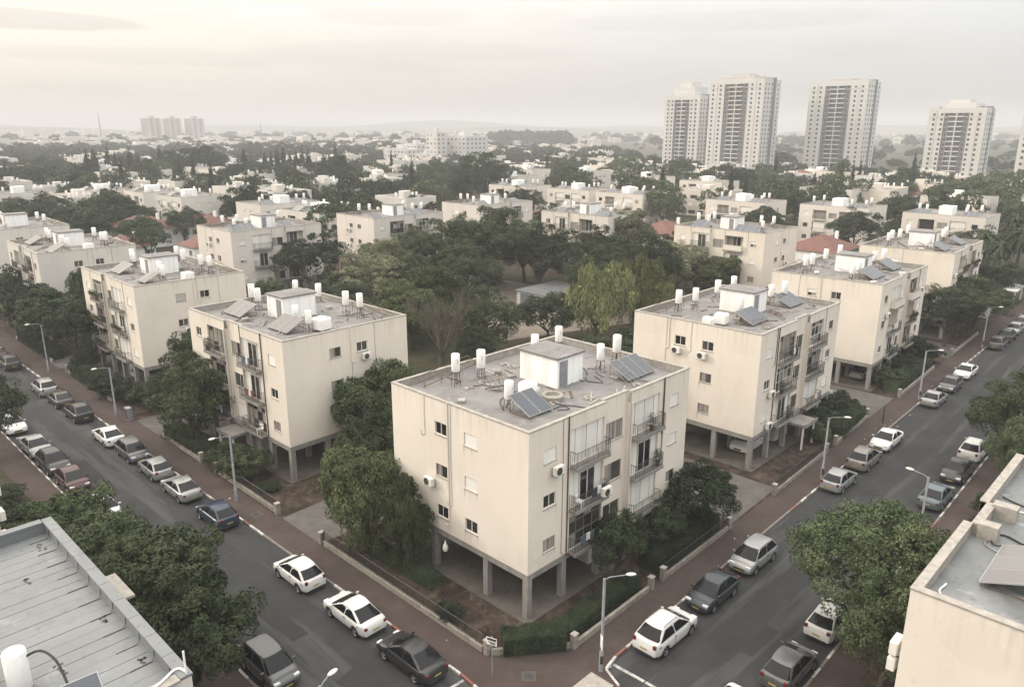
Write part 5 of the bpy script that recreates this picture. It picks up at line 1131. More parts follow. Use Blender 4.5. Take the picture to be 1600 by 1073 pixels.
hedge([(26.0, 97, 26.0, 85, .9, 1.5)], .06, 'leaf_dark', 7, 'tall dark hedge before the third left-street block', dens=420)
hedge([(26.0, 119, 26.0, 105, .9, 1.6)], .06, 'leaf_dark', 8, 'tall dark hedge before the fourth left-street block', dens=360)
hedge([(50, 50, 56, 58, .8, 1.2)], .06, 'leaf_ficus', 9, 'curved green hedge behind the corner block beside the bare tree', dens=450)
hedge([(87, 25.2, 99, 25.6, 1.0, 1.4)], .06, 'leaf_dark', 10, 'hedge in front of the third right-street block', dens=400)
hedge([(27.0, 40.5, 27.2, 33, .5, .9)], .05, 'leaf_dark', 11, 'low dark undergrowth below the yellow-green tree', 'undergrowth', dens=500)
# hanging sack under the corner block
t = thing('hanging_sack', 'white sack hanging under the corner block beside a column', 'sack', (28.6, 33.6, 1.2)); MB().lathe([(0, .62), (.14, .64), (.19, .8), (.17, 1.0), (.08, 1.15), (.02, 1.4)], n=10).obj('sack', 'ac_body', t, smooth=60)
# ------------------------------------------------------------------ lamps, signs
lamp(28.45, 20.7, -42, 'street lamp at the corner with a white notice on its pole', 5.7)
lamp(23.9, 53.2, 180, 'street lamp before the second left-street block, arm over the road')
lamp(24.0, 79.0, 180, 'street lamp before the tall hedges of the left-hand street', 5.2)
lamp(23.9, 100.7, 180, 'street lamp opposite the dark parked cars far up the left-hand street', 5.8)
lamp(60.0, 21.75, -60, 'street lamp beside the two silver hatchbacks of the right-hand street')
lamp(86.7, 22.2, -60, 'street lamp at the silver sedan before the third right-street block')
lamp(114.5, 22.7, -60, 'street lamp at the far parked cars of the right-hand street')
lamp(52.4, 12.1, 88, 'street lamp on the far kerb near the blue-grey sedan', 6.1, .95)
lamp(13.6, 24.3, 10, 'street lamp rising from the bottom edge, only its white head in view', 5.85, .5)
lamp(97.0, 11.6, 90, 'street lamp on the far kerb behind the large right tree')
t = thing('notice_board', 'white parking notice hung on the corner street lamp', 'sign', (28.30, 20.62, 1.55), R(-42)); MB().box(-.02, -.25, 0, .02, .25, .75).obj('plate', 'white_paint', t)
q = MB()
for z, a, c in ((.62, -.18, .18), (.54, -.1, .18), (.5, -.18, .02), (.2, -.15, .1), (.14, -.15, .15)): q.box(.021, a, z, .024, c, z+.035)
q.lathe([(0, 0), (.11, 0), (.11, .003), (.08, .004)], n=16); q.obj('print', 'ac_dark', t)
t = thing('street_sign', 'small street sign on a thin grey post at the corner kerb', 'sign', (24.0, 24.6, 0), R(20)); MB().tube([(0, 0, 0), (0, 0, 2.5)], .035, n=8).obj('post', 'metal_grey', t)
MB().box(-.04, -.3, 2.0, -.03, .3, 2.45).obj('plate', 'white_paint', t); q = MB(); q.box(-.046, -.26, 2.27, -.041, .26, 2.41); q.box(-.046, -.22, 2.06, -.041, .1, 2.12); q.box(-.046, -.22, 2.15, -.041, .2, 2.20); q.obj('print', 'metal_dark', t)
t = thing('bollard_post', 'dark thin post on the pavement beside the white sedan of the right-hand street', 'post', (76.8, 22.6, 0)); MB().lathe([(.07, 0), (.06, 1.5), (.08, 1.55), (0, 1.62)], n=8).obj('post', 'metal_dark', t)
t = thing('meter_box', 'grey utility cabinet at the wall below the left-street lamp', 'cabinet', (24.6, 77.2, 0)); MB().box(-.25, -.4, 0, .25, .4, 1.3).obj('body', 'metal_grey', t); MB().box(-.262, -.36, .1, -.252, .36, 1.2).obj('door', 'ac_dark', t)
# ------------------------------------------------------------------ cars
yL = 21.75; xl = 15.85
CL = [('hatch', 'white', 21.7, 40.2, 90, 'white hatchback parked on the left-hand street beside the yellow-green tree'),
    ('sedan', 'white', 21.75, 34.1, 90, 'white sedan parked on the left-hand street between the white hatchback and the dark sedan'),
    ('sedan', 'darkgrey', 21.7, 28.6, 90, 'dark grey sedan parked nearest the street corner on the left-hand street'),
    ('hatch', 'navy', 21.55, 51.5, 90, 'dark blue hatchback behind the foreground tree, beside the second left-street block'),
    ('sedan', 'silver', 21.5, 57.7, 90, 'silver sedan half hidden behind the foreground tree tops'),
    ('hatch', 'silver', 21.55, 62.9, 90, 'silver hatchback between the silver sedan and the grey people carrier'),
    ('mpv', 'grey', 21.5, 68.0, -90, 'grey people carrier with its windscreen towards the corner'),
    ('sedan', 'white', 21.3, 73.2, 90, 'white sedan at the rear of the left-hand street queue, before the empty gap'),
    ('suv', 'black', 21.35, 81.7, 90, 'black off-roader by the kerb beyond the gap on the left-hand street'),
    ('sedan', 'darkgrey', 21.35, 87.4, 90, 'dark sedan with pale roof between the black off-roader and a silver car'),
    ('suv', 'silver', 21.3, 92.7, 90, 'silver crossover at the far end of the dark car pair on the left-hand street'),
    ('suv', 'darkgrey', 21.1, 106.0, 90, 'dark crossover parked beyond the third lamp of the left-hand street'),
    ('sedan', 'maroon', 21.1, 111.5, 90, 'dark red car at the very left edge, farthest up the left-hand street'),
    ('sedan', 'silver', 15.85, 75.3, -90, 'silver sedan facing the viewer on the outer side of the left-hand street'),
    ('suv', 'black', 15.85, 70.4, -90, 'black car between the silver sedan and the maroon car'),
    ('hatch', 'maroon', 15.9, 65.6, -90, 'maroon hatchback facing the viewer on the left-hand street'),
    ('sedan', 'white', 15.8, 83.0, -90, 'white car half hidden under the tree at the left edge'),
    ('mpv', 'grey', 15.9, 33.6, -90, 'grey people carrier facing the bottom edge beside the large foreground tree'),
    ('hatch', 'white', 15.9, 58.6, -90, 'white car whose roof shows through the foreground tree tops')]
CRt = [('suv', 'white', 33.3, 19.75, 0, 'white crossover with roof rails parked by the street corner'),
    ('hatch', 'slate', 38.7, 19.8, 180, 'dark slate hatchback between the white crossover and the silver people carrier'),
    ('mpv', 'silver', 44.3, 19.9, 180, 'silver people carrier facing the corner on the right-hand street'),
    ('hatch', 'silver', 60.0, 20.35, 0, 'pale silver hatchback next to the lamp of the soil bed'),
    ('suv', 'champagne', 65.7, 20.4, 0, 'taupe crossover between the silver hatchback and the white sedan'),
    ('sedan', 'white', 71.6, 20.5, 180, 'white sedan facing the viewer beside the dense hedge'),
    ('sedan', 'silver', 86.9, 20.8, 0, 'silver sedan parked past the driveway, tail towards the viewer'),
    ('hatch', 'grey', 93.2, 20.9, 180, 'grey hatchback between a silver and a white sedan'),
    ('sedan', 'white', 99.8, 21.0, 180, 'white sedan alone at the head of the three before the far driveway'),
    ('suv', 'grey', 116.5, 21.35, 0, 'dark taupe off-roader leading the far row of the right-hand street'),
    ('suv', 'darkgrey', 121.8, 21.4, 0, 'grey car second in the far row of the right-hand street'),
    ('hatch', 'silver', 126.9, 21.5, 180, 'silver car third in the far row of the right-hand street'),
    ('hatch', 'bluegrey', 132.0, 21.6, 180, 'blue-grey car fourth in the far row of the right-hand street'),
    ('sedan', 'white', 137.2, 21.7, 180, 'white car at the end of the far row, at the right edge'),
    ('hatch', 'grey', 35.4, 13.3, 0, 'grey hatchback with red tail lights at the bottom of the right-hand street'),
    ('hatch', 'white', 41.0, 13.35, 0, 'white hatchback half hidden under the large right foreground tree'),
    ('sedan', 'bluegrey', 62.6, 13.75, 0, 'blue-grey sedan on the outer kerb of the right-hand street'),
    ('sedan', 'black', 68.9, 13.85, 180, 'black sedan between the blue-grey sedan and a white hatchback'),
    ('suv', 'white', 74.6, 14.0, 0, 'white car partly under the tree on the outer kerb'),
    ('van', 'darkgrey', 101.5, 14.6, 180, 'dark pickup-like van at the right edge of the far street'),
    ('suv', 'white', 95.6, 14.4, 0, 'white car just above the tree at the right edge'),
    ('sedan', 'white', 29.6, 14.0, 180, 'white car of which only the roof shows at the bottom edge')]
for c in CL+CRt: car(*c)
for s_, c_, x, y, a, l in (('suv', 'white', 61.8, 29.3, 180, 'white crossover parked under the second right-street block between columns'), ('sedan', 'silver', 90.4, 29.6, 0, 'light car in the shade under the third right-street block'),
    ('sedan', 'white', 50.2, 29.6, 270, 'white car on the driveway behind the dark bush'), ('hatch', 'white', 51.6, 35.0, 270, 'white car deeper in the driveway beside the corner block'), ('suv', 'silver', 77.8, 29.2, 90, 'silver car in the driveway beside the second right-street block'), ('sedan', 'white', 79.8, 38.0, 80, 'white car deep in the driveway past the second right-street block'),
    ('van', 'white', 31.0, 103.6, 180, 'white van in the driveway beside the third left-street block'), ('hatch', 'white', 36.0, 107.5, 180, 'white car roof behind the van beside the third left-street block'), ('hatch', 'maroon', 31.0, 72.6, 200, 'red car behind the dark tree by the second left-street block'),
    ('sedan', 'silver', 92.5, 104.0, 20, 'silver car in the shade under the big court trees'), ('hatch', 'white', 87.5, 108.0, 30, 'white car in the shade under the big court trees'), ('suv', 'black', 99.0, 100.0, 20, 'black car under the big court trees near the shed'), ('sedan', 'grey', 52, 63.6, 0, 'grey car in the yard beside the bare tree')):
    car(s_, c_, x, y, a, l, z=.04)

# ------------------------------------------------------------------ wear of the streets
rs = random.Random(21)
for i, (x, y, w, d, a, m) in enumerate([(48.5, 17.2, 7, 1.3, 1, 'asphalt_patch'), (37, 15.8, 3.2, .9, -3, 'asphalt_patch'), (56, 15, 1.6, 2.2, 4, 'asphalt_patch'), (83, 17.5, 9, 1.1, 1, 'asphalt_patch'), (18.6, 38, 1.0, 6, 1, 'asphalt_patch'), (19.4, 47.5, 2.4, 1.4, 3, 'asphalt_patch'), (17.8, 66, .9, 9, -1, 'asphalt_patch'), (18.9, 29.5, 1.5, 2.2, 8, 'asphalt_patch'), (20.0, 93, 1.2, 5, 2, 'asphalt_patch'), (104, 18.6, 6, 1.6, 2, 'asphalt_patch')]):
    q = MB(); q.prism([(-w/2, -d/2), (w/2, -d/2+rs.uniform(-.1, .1)), (w/2, d/2), (-w/2, d/2+rs.uniform(-.1, .1))], Z0-.02, Z0+.006+.001*i); setting(q.obj('road_patch', m, None, (x, y, 0), R(a)))
q = MB()
for i in range(90):        # oil drips in the parking lanes
    if rs.random() < .5: x, y = rs.uniform(30, 130), rs.choice([20.0, 13.6])+rs.uniform(-.7, .7)
    else: x, y = rs.choice([21.7, 15.9])+rs.uniform(-.7, .7), rs.uniform(26, 110)
    r_ = rs.uniform(.06, .3); n = 8; ph = rs.uniform(0, 6); z = Z0+.018+.0001*i; q.poly([(x+math.cos(ph+k*6.283/n)*r_*rs.uniform(.6, 1.3), y+math.sin(ph+k*6.283/n)*r_*rs.uniform(.6, 1.3), z) for k in range(n)])
o = stuff(q.obj('oil_stains', 'asphalt_patch')); tag(o, 'scattered dark oil stains along the parking lanes', 'stains')
def crack(x, y, dx, dy, n, w=.013):
    q = MB(); px, py = x, y
    for k in range(n):
        nx, ny = px+dx+rs.uniform(-.25, .25), py+dy+rs.uniform(-.25, .25); d = Vector((nx-px, ny-py)).normalized(); p = (-d.y*w, d.x*w); q.quad((px+p[0], py+p[1], Z0+.009), (px-p[0], py-p[1], Z0+.009), (nx-p[0], ny-p[1], Z0+.009), (nx+p[0], ny+p[1], Z0+.009)); px, py = nx, ny
    setting(q.obj('road_crack', 'asphalt_patch'))
for c_ in ((33, 16.8, .9, .12, 22), (42, 13.9, 1.0, .0, 18), (60, 18, .9, -.05, 20), (75, 15.2, .4, .6, 9), (18.3, 26, .05, .9, 20), (16.9, 42, .0, 1.0, 16), (20, 56, -.2, .9, 18), (17, 78, .7, .1, 8), (90, 17.5, 1.0, .02, 20), (22.5, 18, .9, -.5, 8)): crack(*c_)
q = MB()
for i in range(150):       # paper scraps and fallen leaves
    k = rs.random()
    if k < .3: x, y, z = rs.uniform(26, 100), rs.uniform(21.2, 22.7), .006
    elif k < .5: x, y, z = rs.uniform(23.2, 24.7), rs.uniform(26, 100), .006
    elif k < .75: x, y, z = rs.choice([rs.uniform(25.6, 28), rs.uniform(29, 44)]), rs.uniform(24.6, 42), .0
    else: x, y, z = rs.uniform(29, 110), rs.choice([20.7, 12.5])+rs.uniform(-.15, .15), Z0+.012
    if 28.4 < x < 46 and 26.1 < y < 39.5: continue
    a = rs.uniform(0, 3.1); s_ = rs.uniform(.03, .09); q.poly([(x+math.cos(a+j*1.57)*s_, y+math.sin(a+j*1.57)*s_*.7, z+.012*(j % 2)) for j in range(4)], rs.choice([0, 1, 1, 2]))
o = stuff(q.obj('litter', ['white_paint', 'leaf_olive', 'leaf_brown'])); tag(o, 'scraps of paper and fallen leaves scattered on pavements and soil beds', 'litter')
# ================================================================== trees
T_ = tree
T_('olive', 26.8, 39.8, 4.1, 3.3, 4.0, 'yellow-green feathery tree against the left face of the corner block')
T_('olive', 27.2, 35.8, 3.4, 1.8, 3.3, 'smaller yellow-green tree with a pointed top touching the corner block wall')
T_('ficus', 36.4, 51.0, 5.0, 3.5, 4.2, 'dark broad-leaved tree between the corner block and the second left-street block')
T_('ficus2', 33.4, 49.0, 3.0, 2.4, 2.8, 'lower dark tree behind the yellow-green tree')
T_('fine2', 26.4, 65.4, 4.2, 3.3, 3.6, 'dense dark tree overhanging the left-hand pavement beside the second block')
T_('fine2', 27.4, 69.4, 4.4, 2.9, 3.4, 'dark tree directly behind the overhanging one on the left-hand street')
T_('dark', 31.5, 75.6, 6.0, 2.8, 2.6, 'reddish dark tree in the gap between the second and third left-street blocks')
T_('ficus', 11.2, 47.0, 4.4, 3.1, 2.8, 'large foreground tree behind the sheeted roof, its rear half')
T_('ficus2', 12.9, 43.4, 3.7, 2.3, 2.4, 'bushy foreground tree top nearest the silver sedan')
T_('ficus', 12.2, 37.6, 4.8, 3.4, 3.5, 'large foreground tree with clustered leaves beside the sheeted roof')
T_('ficus2', 12.0, 33.6, 4.0, 3.1, 3.4, 'lower part of the foreground trees beside the parapet of the sheeted roof')
T_('ficus2', 8.9, 51.5, 2.2, 2.2, 2.0, 'bush-like tree in the garden behind the sheeted roof')
T_('fine', 40.6, 11.2, 4.7, 4.1, 3.6, 'large feathery tree in the right foreground beside the cut block')
T_('fine2', 37.3, 9.2, 3.6, 2.5, 3.2, 'lower tree at the foot of the large feathery right tree')
T_('fine2', 72.8, 11.4, 4.6, 3.2, 3.1, 'drooping tree at the right edge above the black sedan')
T_('fine2', 68.0, 9.4, 3.2, 2.3, 3.0, 'small dark tree behind the parapet of the right foreground block')
T_('fine', 84.0, 10.6, 4.6, 3.2, 3.0, 'rounded tree behind the drooping tree at the right edge')
T_('dark', 35.5, 24.8, 3.1, 1.8, 2.2, 'dark round tree in front of the corner block balconies')
T_('dark2', 45.0, 25.0, 2.7, 2.5, 2.4, 'dark leafy tree with white blossoms at the driveway of the corner block')
T_('dark', 41.4, 25.4, 1.7, 1.7, 1.7, 'dark low tree between the round tree and the blossoming tree')
T_('fine2', 12.2, 75.6, 4.6, 3.0, 3.9, 'dark tree cut by the left edge of the view')
T_('fine2', 11.4, 84.0, 4.4, 3.2, 3.4, 'dark tree behind the one cut by the left edge')
# court
ct = 'trees of the inner court'
T_('court', 84.9, 99.5, 7.2, 6.0, 5.4, 'left crown of the big dark court tree group', group=ct)
T_('court', 95.7, 98.2, 8.0, 6.9, 6.0, 'broad central crown of the big dark court tree group', group=ct)
T_('court2', 98.6, 88.6, 6.4, 5.0, 4.8, 'right crown of the big dark court tree group next to the shed', group=ct)
T_('court', 83.0, 90.5, 5.2, 4.8, 4.2, 'front crown of the big dark court tree group', group=ct)
T_('light', 67.1, 95.6, 5.2, 6.0, 4.4, 'wide light green tree left of the big court trees', group=ct)
T_('court2', 61.0, 95.5, 4, 4.2, 2.9, 'low dark tree at the left end of the court', group=ct)
T_('fine2', 59.5, 88.0, 4, 4.2, 3.2, 'green tree behind the roof of the second left-street block', group=ct)
T_('court2', 66.6, 110.5, 6.6, 5.8, 4.0, 'dark tree before the gap of the two rear blocks', group=ct)
T_('court2', 86.7, 110.0, 6, 5.0, 3.5, 'dark tree at the foot of the rear block left of centre', group=ct)
T_('court2', 79.0, 107.5, 5, 4.4, 3.2, 'dark lower tree between the rear block and the big court trees', group=ct)
T_('olive', 67.0, 80.6, 5.6, 5.6, 5.0, 'brownish yellow tree behind the leafless tree', group=ct)
T_('olive', 60.2, 77.0, 5.0, 4.8, 4.4, 'olive coloured tree between the leafless tree and the left block roof', group=ct)
T_('court', 63.6, 66.0, 4.8, 3.7, 4.2, 'round dark green tree just behind the corner block roof', group=ct)
T_('court2', 58.6, 62.2, 2.8, 2.4, 2.6, 'small dark tree below the round tree behind the corner block roof', group=ct)
T_('dark2', 75.8, 66.3, 3.4, 3.9, 3.3, 'dark flowering tree between the round tree and the willow', group=ct)
T_('willow', 80.0, 61.0, 5.9, 5.8, 5.2, 'yellow-green weeping willow behind the corner block roof, left crown', 'willow_tree', group=ct)
T_('willow', 90.6, 61.2, 6.0, 5.2, 4.8, 'second weeping willow crown beside the white-roofed second block', 'willow_tree', group=ct)
T_('willow', 85.6, 55.8, 4.4, 4.4, 4.2, 'lower weeping willow crown nearest the second right-street block', 'willow_tree', group=ct)
T_('court2', 112.0, 84.0, 6, 5.2, 4.2, 'dark tree in front of the rear block right of centre', group=ct)
T_('light', 124.0, 88.5, 7.4, 6.0, 5.0, 'large green tree between the two right court blocks', group=ct)
T_('court2', 94.0, 72.5, 5, 4.6, 4.4, 'dark tree hanging over the shed roof', group=ct)
T_('court2', 100.5, 82.0, 6, 5.4, 4.6, 'dark tree behind the shed', group=ct)
T_('light', 75.0, 101.5, 5.8, 4.6, 4.8, 'green tree filling the court between the wide light tree and the dark group', group=ct)
T_('court2', 71.0, 90.5, 4.6, 3.8, 4.2, 'dark green tree in front of the wide light green tree', group=ct)
T_('court', 104.0, 97.0, 6.6, 5.5, 4.6, 'dark tree behind the shed towards the centre rear block', group=ct)
T_('court2', 101.0, 105.0, 6.4, 5.5, 4.6, 'dark tree below the centre rear block', group=ct)
T_('court2', 102.5, 68.0, 6.0, 4.4, 5.0, 'green tree rising behind the weeping willow', group=ct)
T_('court2', 105.5, 76.0, 5.4, 5.2, 4.0, 'dark broad tree behind the weeping willow', group=ct)
T_('light', 110.0, 68.0, 5.2, 5.4, 4.4, 'brownish green tree below the court block at right', group=ct)
T_('olive', 113.0, 62.6, 5.0, 5.0, 3.2, 'mixed brown and green tree left of the court block at right', group=ct)
T_('court2', 122.0, 76.0, 6, 5.0, 3.4, 'dark tree beside the left end of the court block at right', group=ct)
T_('dark2', 68.0, 51.0, 2.8, 4.2, 2.0, 'dark low tree behind the right end of the corner block roof', group=ct)
T_('dark2', 75.2, 51.0, 3.0, 3.6, 2.0, 'dark low tree between the willow and the second block wall', group=ct)
T_('dark', 56.3, 36.8, 5.4, 1.5, 2.2, 'thin dark tree squeezed against the left wall of the second right-street block', group=ct)
T_('court2', 44.5, 70.5, 3.4, 3.4, 2.6, 'dark tree in the yard behind the second left-street block', group=ct)
T_('court', 52.5, 100.5, 4.0, 3.8, 3.0, 'green tree in the yard behind the third left-street block', group=ct)
T_('court2', 45.0, 96.0, 3.6, 3.2, 2.6, 'dark yard tree beside the third left-street block roof', group=ct)
# leafless tree
def bare_tree(x, y, h, label):
    t = thing('bare_tree', label, 'tree', (x, y, 0)); b = MB(); q = random.Random(4)
    def br(p, d, L, r, n):
        mid = p+d*L*.5+Vector((q.uniform(-.06, .06), q.uniform(-.06, .06), 0))*L; e = p+d*L; b.tube([p, mid, e], [r, r*.82, r*.62], n=6 if n > 2 else 4 if n > 1 else 3, cap=False)
        if n == 0: return
        for i in range(3 if n > 1 else 4):
            ax = Vector((q.uniform(-1, 1), q.uniform(-1, 1), q.uniform(-.2, .5))); nd = (d+ax*.48+Vector((0, 0, .10))).normalized(); br(e if i < 2 else mid, nd, L*q.uniform(.62, .82), r*(.60 if i < 2 else .42), n-1)
    b.tube([(0, 0, -.2), (0, 0, 1.6)], [.38, .30], n=8, cap=False)
    for i in range(6):
        a = i*1.05; br(Vector((0, 0, 1.5)), Vector((math.cos(a)*.5, math.sin(a)*.5, 1)).normalized(), h*.27, .17, 5)
    b.obj('trunk', 'bark_pale', t)
    o = inst(crown('brown'), 'crown', t, (0, 0, h*.62), 0, (h*.40, h*.40, h*.36)); return t
CR['brown'] = crown_mesh('crown', lobes_round(8, 9, .5, .85, .42), 170, 16, .2, .022, 'leaf_olive', 9, 'clump', inner=0)
bare_tree(57.6, 67.6, 9.6, 'leafless brown tree with many thin branches behind the corner block')
# bushes in the gardens
for i, (k, x, y, r, h, l) in enumerate([('bush', 94.9, 27.6, 2.2, 3.0, 'large dark bush before the third right-street block balconies'), ('bush2', 88.9, 26.3, 1.9, 2.2, 'spiky light bush at the corner of the third right-street block'), ('bush', 101.3, 26.6, 2.4, 3.2, 'large dark bush at the far end of the third right-street block'),
    ('bush', 70.4, 26.6, 1.8, 2.2, 'round bush at the entrance canopy of the second right-street block'), ('bush', 73.8, 27.0, 2.0, 2.6, 'big dark bush under the far balcony of the second right-street block'), ('bush2', 67.6, 25.2, 1.1, 1.7, 'small bush by the lamp of the soil bed'), ('bush', 76.6, 26.6, 1.7, 2.2, 'dark bush at the driveway end of the second right-street block'),
    ('bush', 32.4, 89.0, 2.2, 2.6, 'bush beside the third left-street block'), ('bush2', 26.4, 56.4, 1.9, 2.8, 'open bush around the lamp before the second left-street block'), ('bush2', 26.2, 59.6, 1.6, 2.2, 'dark bush right of the gate of the second left-street block'), ('bush', 25.9, 30.2, .9, .9, 'small dark bush against the railing of the corner block garden'), ('bush', 26.6, 52.9, .8, .8, 'low bush in the bare soil bed of the second left-street block'),
    ('bush', 25.9, 85.5, 1.7, 2.8, 'clipped tall bush at the third left-street gate'), ('bush', 26.6, 96.4, 1.4, 3.4, 'column-like dark bush beside the white van'), ('bush', 27.0, 82.4, 1.9, 2.3, 'dark bush at the foot of the third left-street block'), ('bush2', 27.6, 78.4, 2.0, 3.2, 'green bush behind the left-street utility cabinet'), ('bush', 10.4, 57.6, 2.4, 2.6, 'dark bush at the left edge behind the maroon car'),
    ('bush2', 9.6, 54.0, 2.2, 1.4, 'low bush on the lawn at the left edge'), ('bush', 10.8, 61.6, 1.6, 1.6, 'bush beside the pavement left of the maroon car'), ('bush', 11.0, 66.0, 1.5, 1.5, 'small bush at the left edge by the pavement'), ('bush', 62.5, 11.0-2, 1.9, 2.4, 'dark bush behind the parapet of the right foreground block'), ('bush', 58.0, 8.6, 1.6, 1.8, 'bush beside the outer pavement of the right-hand street'),
    ('bush2', 46.0, 45.6, 1.6, 1.8, 'bush behind the corner block at the driveway'), ('bush', 52.0, 47.0, 2.0, 2.4, 'dark bush behind the driveway cars'), ('bush', 49.5, 8.3, 1.8, 2.0, 'bush below the notch of the right foreground parapet')]):
    bush(k, x, y, r, h, l)
# street-side trees farther up
T_('dark2', 24.6+2.4, 107.8, 5, 4.2, 3.2, 'wide dark tree covering the front of the fourth left-street block')
T_('dark', 27.0, 99.6, 4.6, 3.2, 3.2, 'dark tree left of the white van')
T_('dark', 26.8, 114.0, 5, 3.6, 3.4, 'dark tree cut by the left edge before the fourth block')
T_('fine2', 31.4, 108.6, 5.4, 2.5, 4.6, 'feathery pine beside the blank wall of the fourth left-street block', 'pine_tree')
T_('dark', 26.6, 128.0, 5, 4.2, 3.6, 'dark tree farther up the left-hand street')
T_('court2', 60.1, 160.8, 6, 3.9, 2.8, 'dark tree between red roofs behind the left blocks')
T_('court', 118.4, 27.0, 5.2, 5.2, 3.1, 'spreading flame tree in front of the fourth right-street block', 'flame_tree')
T_('dark', 111.5, 26.6, 4.4, 3.6, 3.0, 'dark tree left of the flame tree')
T_('dark2', 125.6, 26.4, 4.0, 3.4, 2.8, 'dark tree right of the flame tree')
T_('dark', 132.0, 27.6, 3.4, 3.2, 2.6, 'dark tree past the fourth right-street block')
T_('dark', 140.0, 28.6, 4.4, 3.8, 3.0, 'dark tree before the lower red-roofed house')
T_('dark2', 150.0, 27.8, 3.6, 3.6, 2.8, 'dark tree by the white carport at the right edge')
# palms
def palm(x, y, h, s, label):
    t = thing('palm_tree', label, 'palm tree', (x, y, 0)); MB().tube([(0, 0, -.1), (.1, 0, h*.5), (0, .1, h)], [.34, .26, .22], n=8).obj('trunk', 'bark', t)
    b = MB(); q = random.Random(int(x))
    for i in range(34):
        a = q.uniform(0, 6.28); e = q.uniform(-.9, 1.1); L = s*q.uniform(.8, 1.1); prev = None
        for k in range(6):
            f = k/5; rr = L*f*math.cos(e)*(1-.1*f); z = h+L*f*math.sin(e)-L*.75*f*f; w = .28*(1-f*.7)*s/2; p = Vector((math.cos(a)*rr, math.sin(a)*rr, z)); sd = Vector((-math.sin(a), math.cos(a), 0))*w
            if prev: b.quad(tuple(prev[0]), tuple(p), tuple(p+sd-Vector((0, 0, w*.6))), tuple(prev[1])); b.quad(tuple(prev[0]), tuple(p), tuple(p-sd-Vector((0, 0, w*.6))), tuple(prev[2]))
            prev = (p, p+sd-Vector((0, 0, w*.6)), p-sd-Vector((0, 0, w*.6)))
    b.obj('fronds', 'leaf_dark', t)
    b = MB()
    for i in range(16):
        a = q.uniform(0, 6.28); r0 = .4; b.quad((math.cos(a)*r0, math.sin(a)*r0, h), (math.cos(a+.4)*r0*1.6, math.sin(a+.4)*r0*1.6, h-.2), (math.cos(a+.4)*r0*1.8, math.sin(a+.4)*r0*1.8, h-s*.9), (math.cos(a)*r0*1.3, math.sin(a)*r0*1.3, h-s*.8))
    b.obj('dead_fronds', 'leaf_olive', t); return t
for i, (x, y, h, s) in enumerate([(176, 31.5, 9, 3.6), (172, 36.5, 8, 3.3), (183, 34.5, 10, 3.8), (168, 33, 7, 3.0), (124.8, 29.4, 3.6, 2.6)]):
    palm(x, y, h, s, ['tall palm with hanging dead fronds at the right edge', 'palm left of the tall palm behind the red roof', 'palm highest at the right edge', 'shorter palm nearest the red roof', 'low palm among the trees beside the flame tree'][i])
# ================================================================== villas with red roofs
def villa(x, y, w, d, h, a, label, dish=True, group='red-roofed houses behind the blocks'):
    t = thing('villa', label, 'house', (x, y, 0), R(a), group); b = MB(); hs = [(1, 2.2, h-1.9, h-.8), (w-2.4, w-1.2, h-1.9, h-.8)]
    b2 = MB(); wallface(b, w, 0, h, hs, lambda u, i, z: (u, i, z)); wallface(b, d, 0, h, [(1.2, 2.6, h-1.9, h-.8)], lambda u, i, z: (i, u, z)); b.box(.2, d-.2, 0, w, d, h); b.box(w-.2, .2, 0, w-.001, d-.2, h); b.obj('wall', 'white_wall', t)
    for hx in hs: window(t, hx[1]-hx[0], 1.1, 'curt', (hx[0], 0, hx[2]), 0)
    window(t, 1.4, 1.1, 'dark', (0, 2.6, h-1.9), R(-90))
    b = MB(); o = .5; z0, z1 = h, h+min(w, d)*.24; m = min(w, d)/2
    c = [(-o, -o, z0), (w+o, -o, z0), (w+o, d+o, z0), (-o, d+o, z0)]
    r1, r2 = ((m, d/2, z1), (w-m, d/2, z1)) if w >= d else ((w/2, m, z1), (w/2, d-m, z1))
    if w >= d: b.poly([c[0], c[1], r2, r1]); b.poly([c[1], c[2], r2]); b.poly([c[2], c[3], r1, r2]); b.poly([c[3], c[0], r1])
    else: b.poly([c[0], c[1], r1]); b.poly([c[1], c[2], r2, r1]); b.poly([c[2], c[3], r2]); b.poly([c[3], c[0], r1, r2])
    b.poly(list(reversed(c))); rf = b.obj('roof', 'tile_red', t)
    MB().tube([r1, r2], .12, n=5).obj('ridge', 'coping', rf); MB().box(w*.7, d*.3, z0, w*.7+.6, d*.3+.6, z1+.6).obj('chimney', 'white_wall', rf)
    if dish: inst(wmesh(('dish',), lambda: MB().lathe([(0, 0), (.35, .05), (.6, .18)], n=14).mesh('dish', ['white_paint'], 60)), 'dish', rf, (w*.3, d*.2, z1*.9), 0, None, (R(60), 0, R(20)))
    return t
for i, v_ in enumerate([(139, 29.5, 13, 11, 4.2, 2, 'red hipped house at the right edge behind the fourth block'), (133.5, 26.8, 6, 5.4, 3.0, 2, 'small lower red-roofed wing before the right hipped house'), (64, 190, 15, 11, 4.6, 0, 'long red-roofed house between the left tree belt and blocks'), (80, 189, 12, 10, 4.4, 0, 'second red-roofed house right of the long one'), (54, 168, 10, 9, 3.8, 5, 'small red roof in front of the long red-roofed house'),
    (68.5, 160, 9, 8, 3.6, 0, 'brown-roofed small house at the left of the rear left block'), (150, 112, 14, 10, 4.4, 0, 'red roof behind the rear block right of centre'), (150, 95, 13, 11, 4.4, 0, 'red-brown roof left behind the court block at right'), (138.5, 70, 12, 10, 4.2, 0, 'white-walled house with brown roof right of the court block'), (152, 58, 13, 11, 4.4, 0, 'red roof behind the satellite dishes at right'), (160, 76, 12, 10, 4.4, 0, 'brown roof right of the court block top'), (150, 136, 12, 10, 4.2, 0, 'red roof between two centre rear blocks')]): villa(*v_, dish=i % 2 == 0)
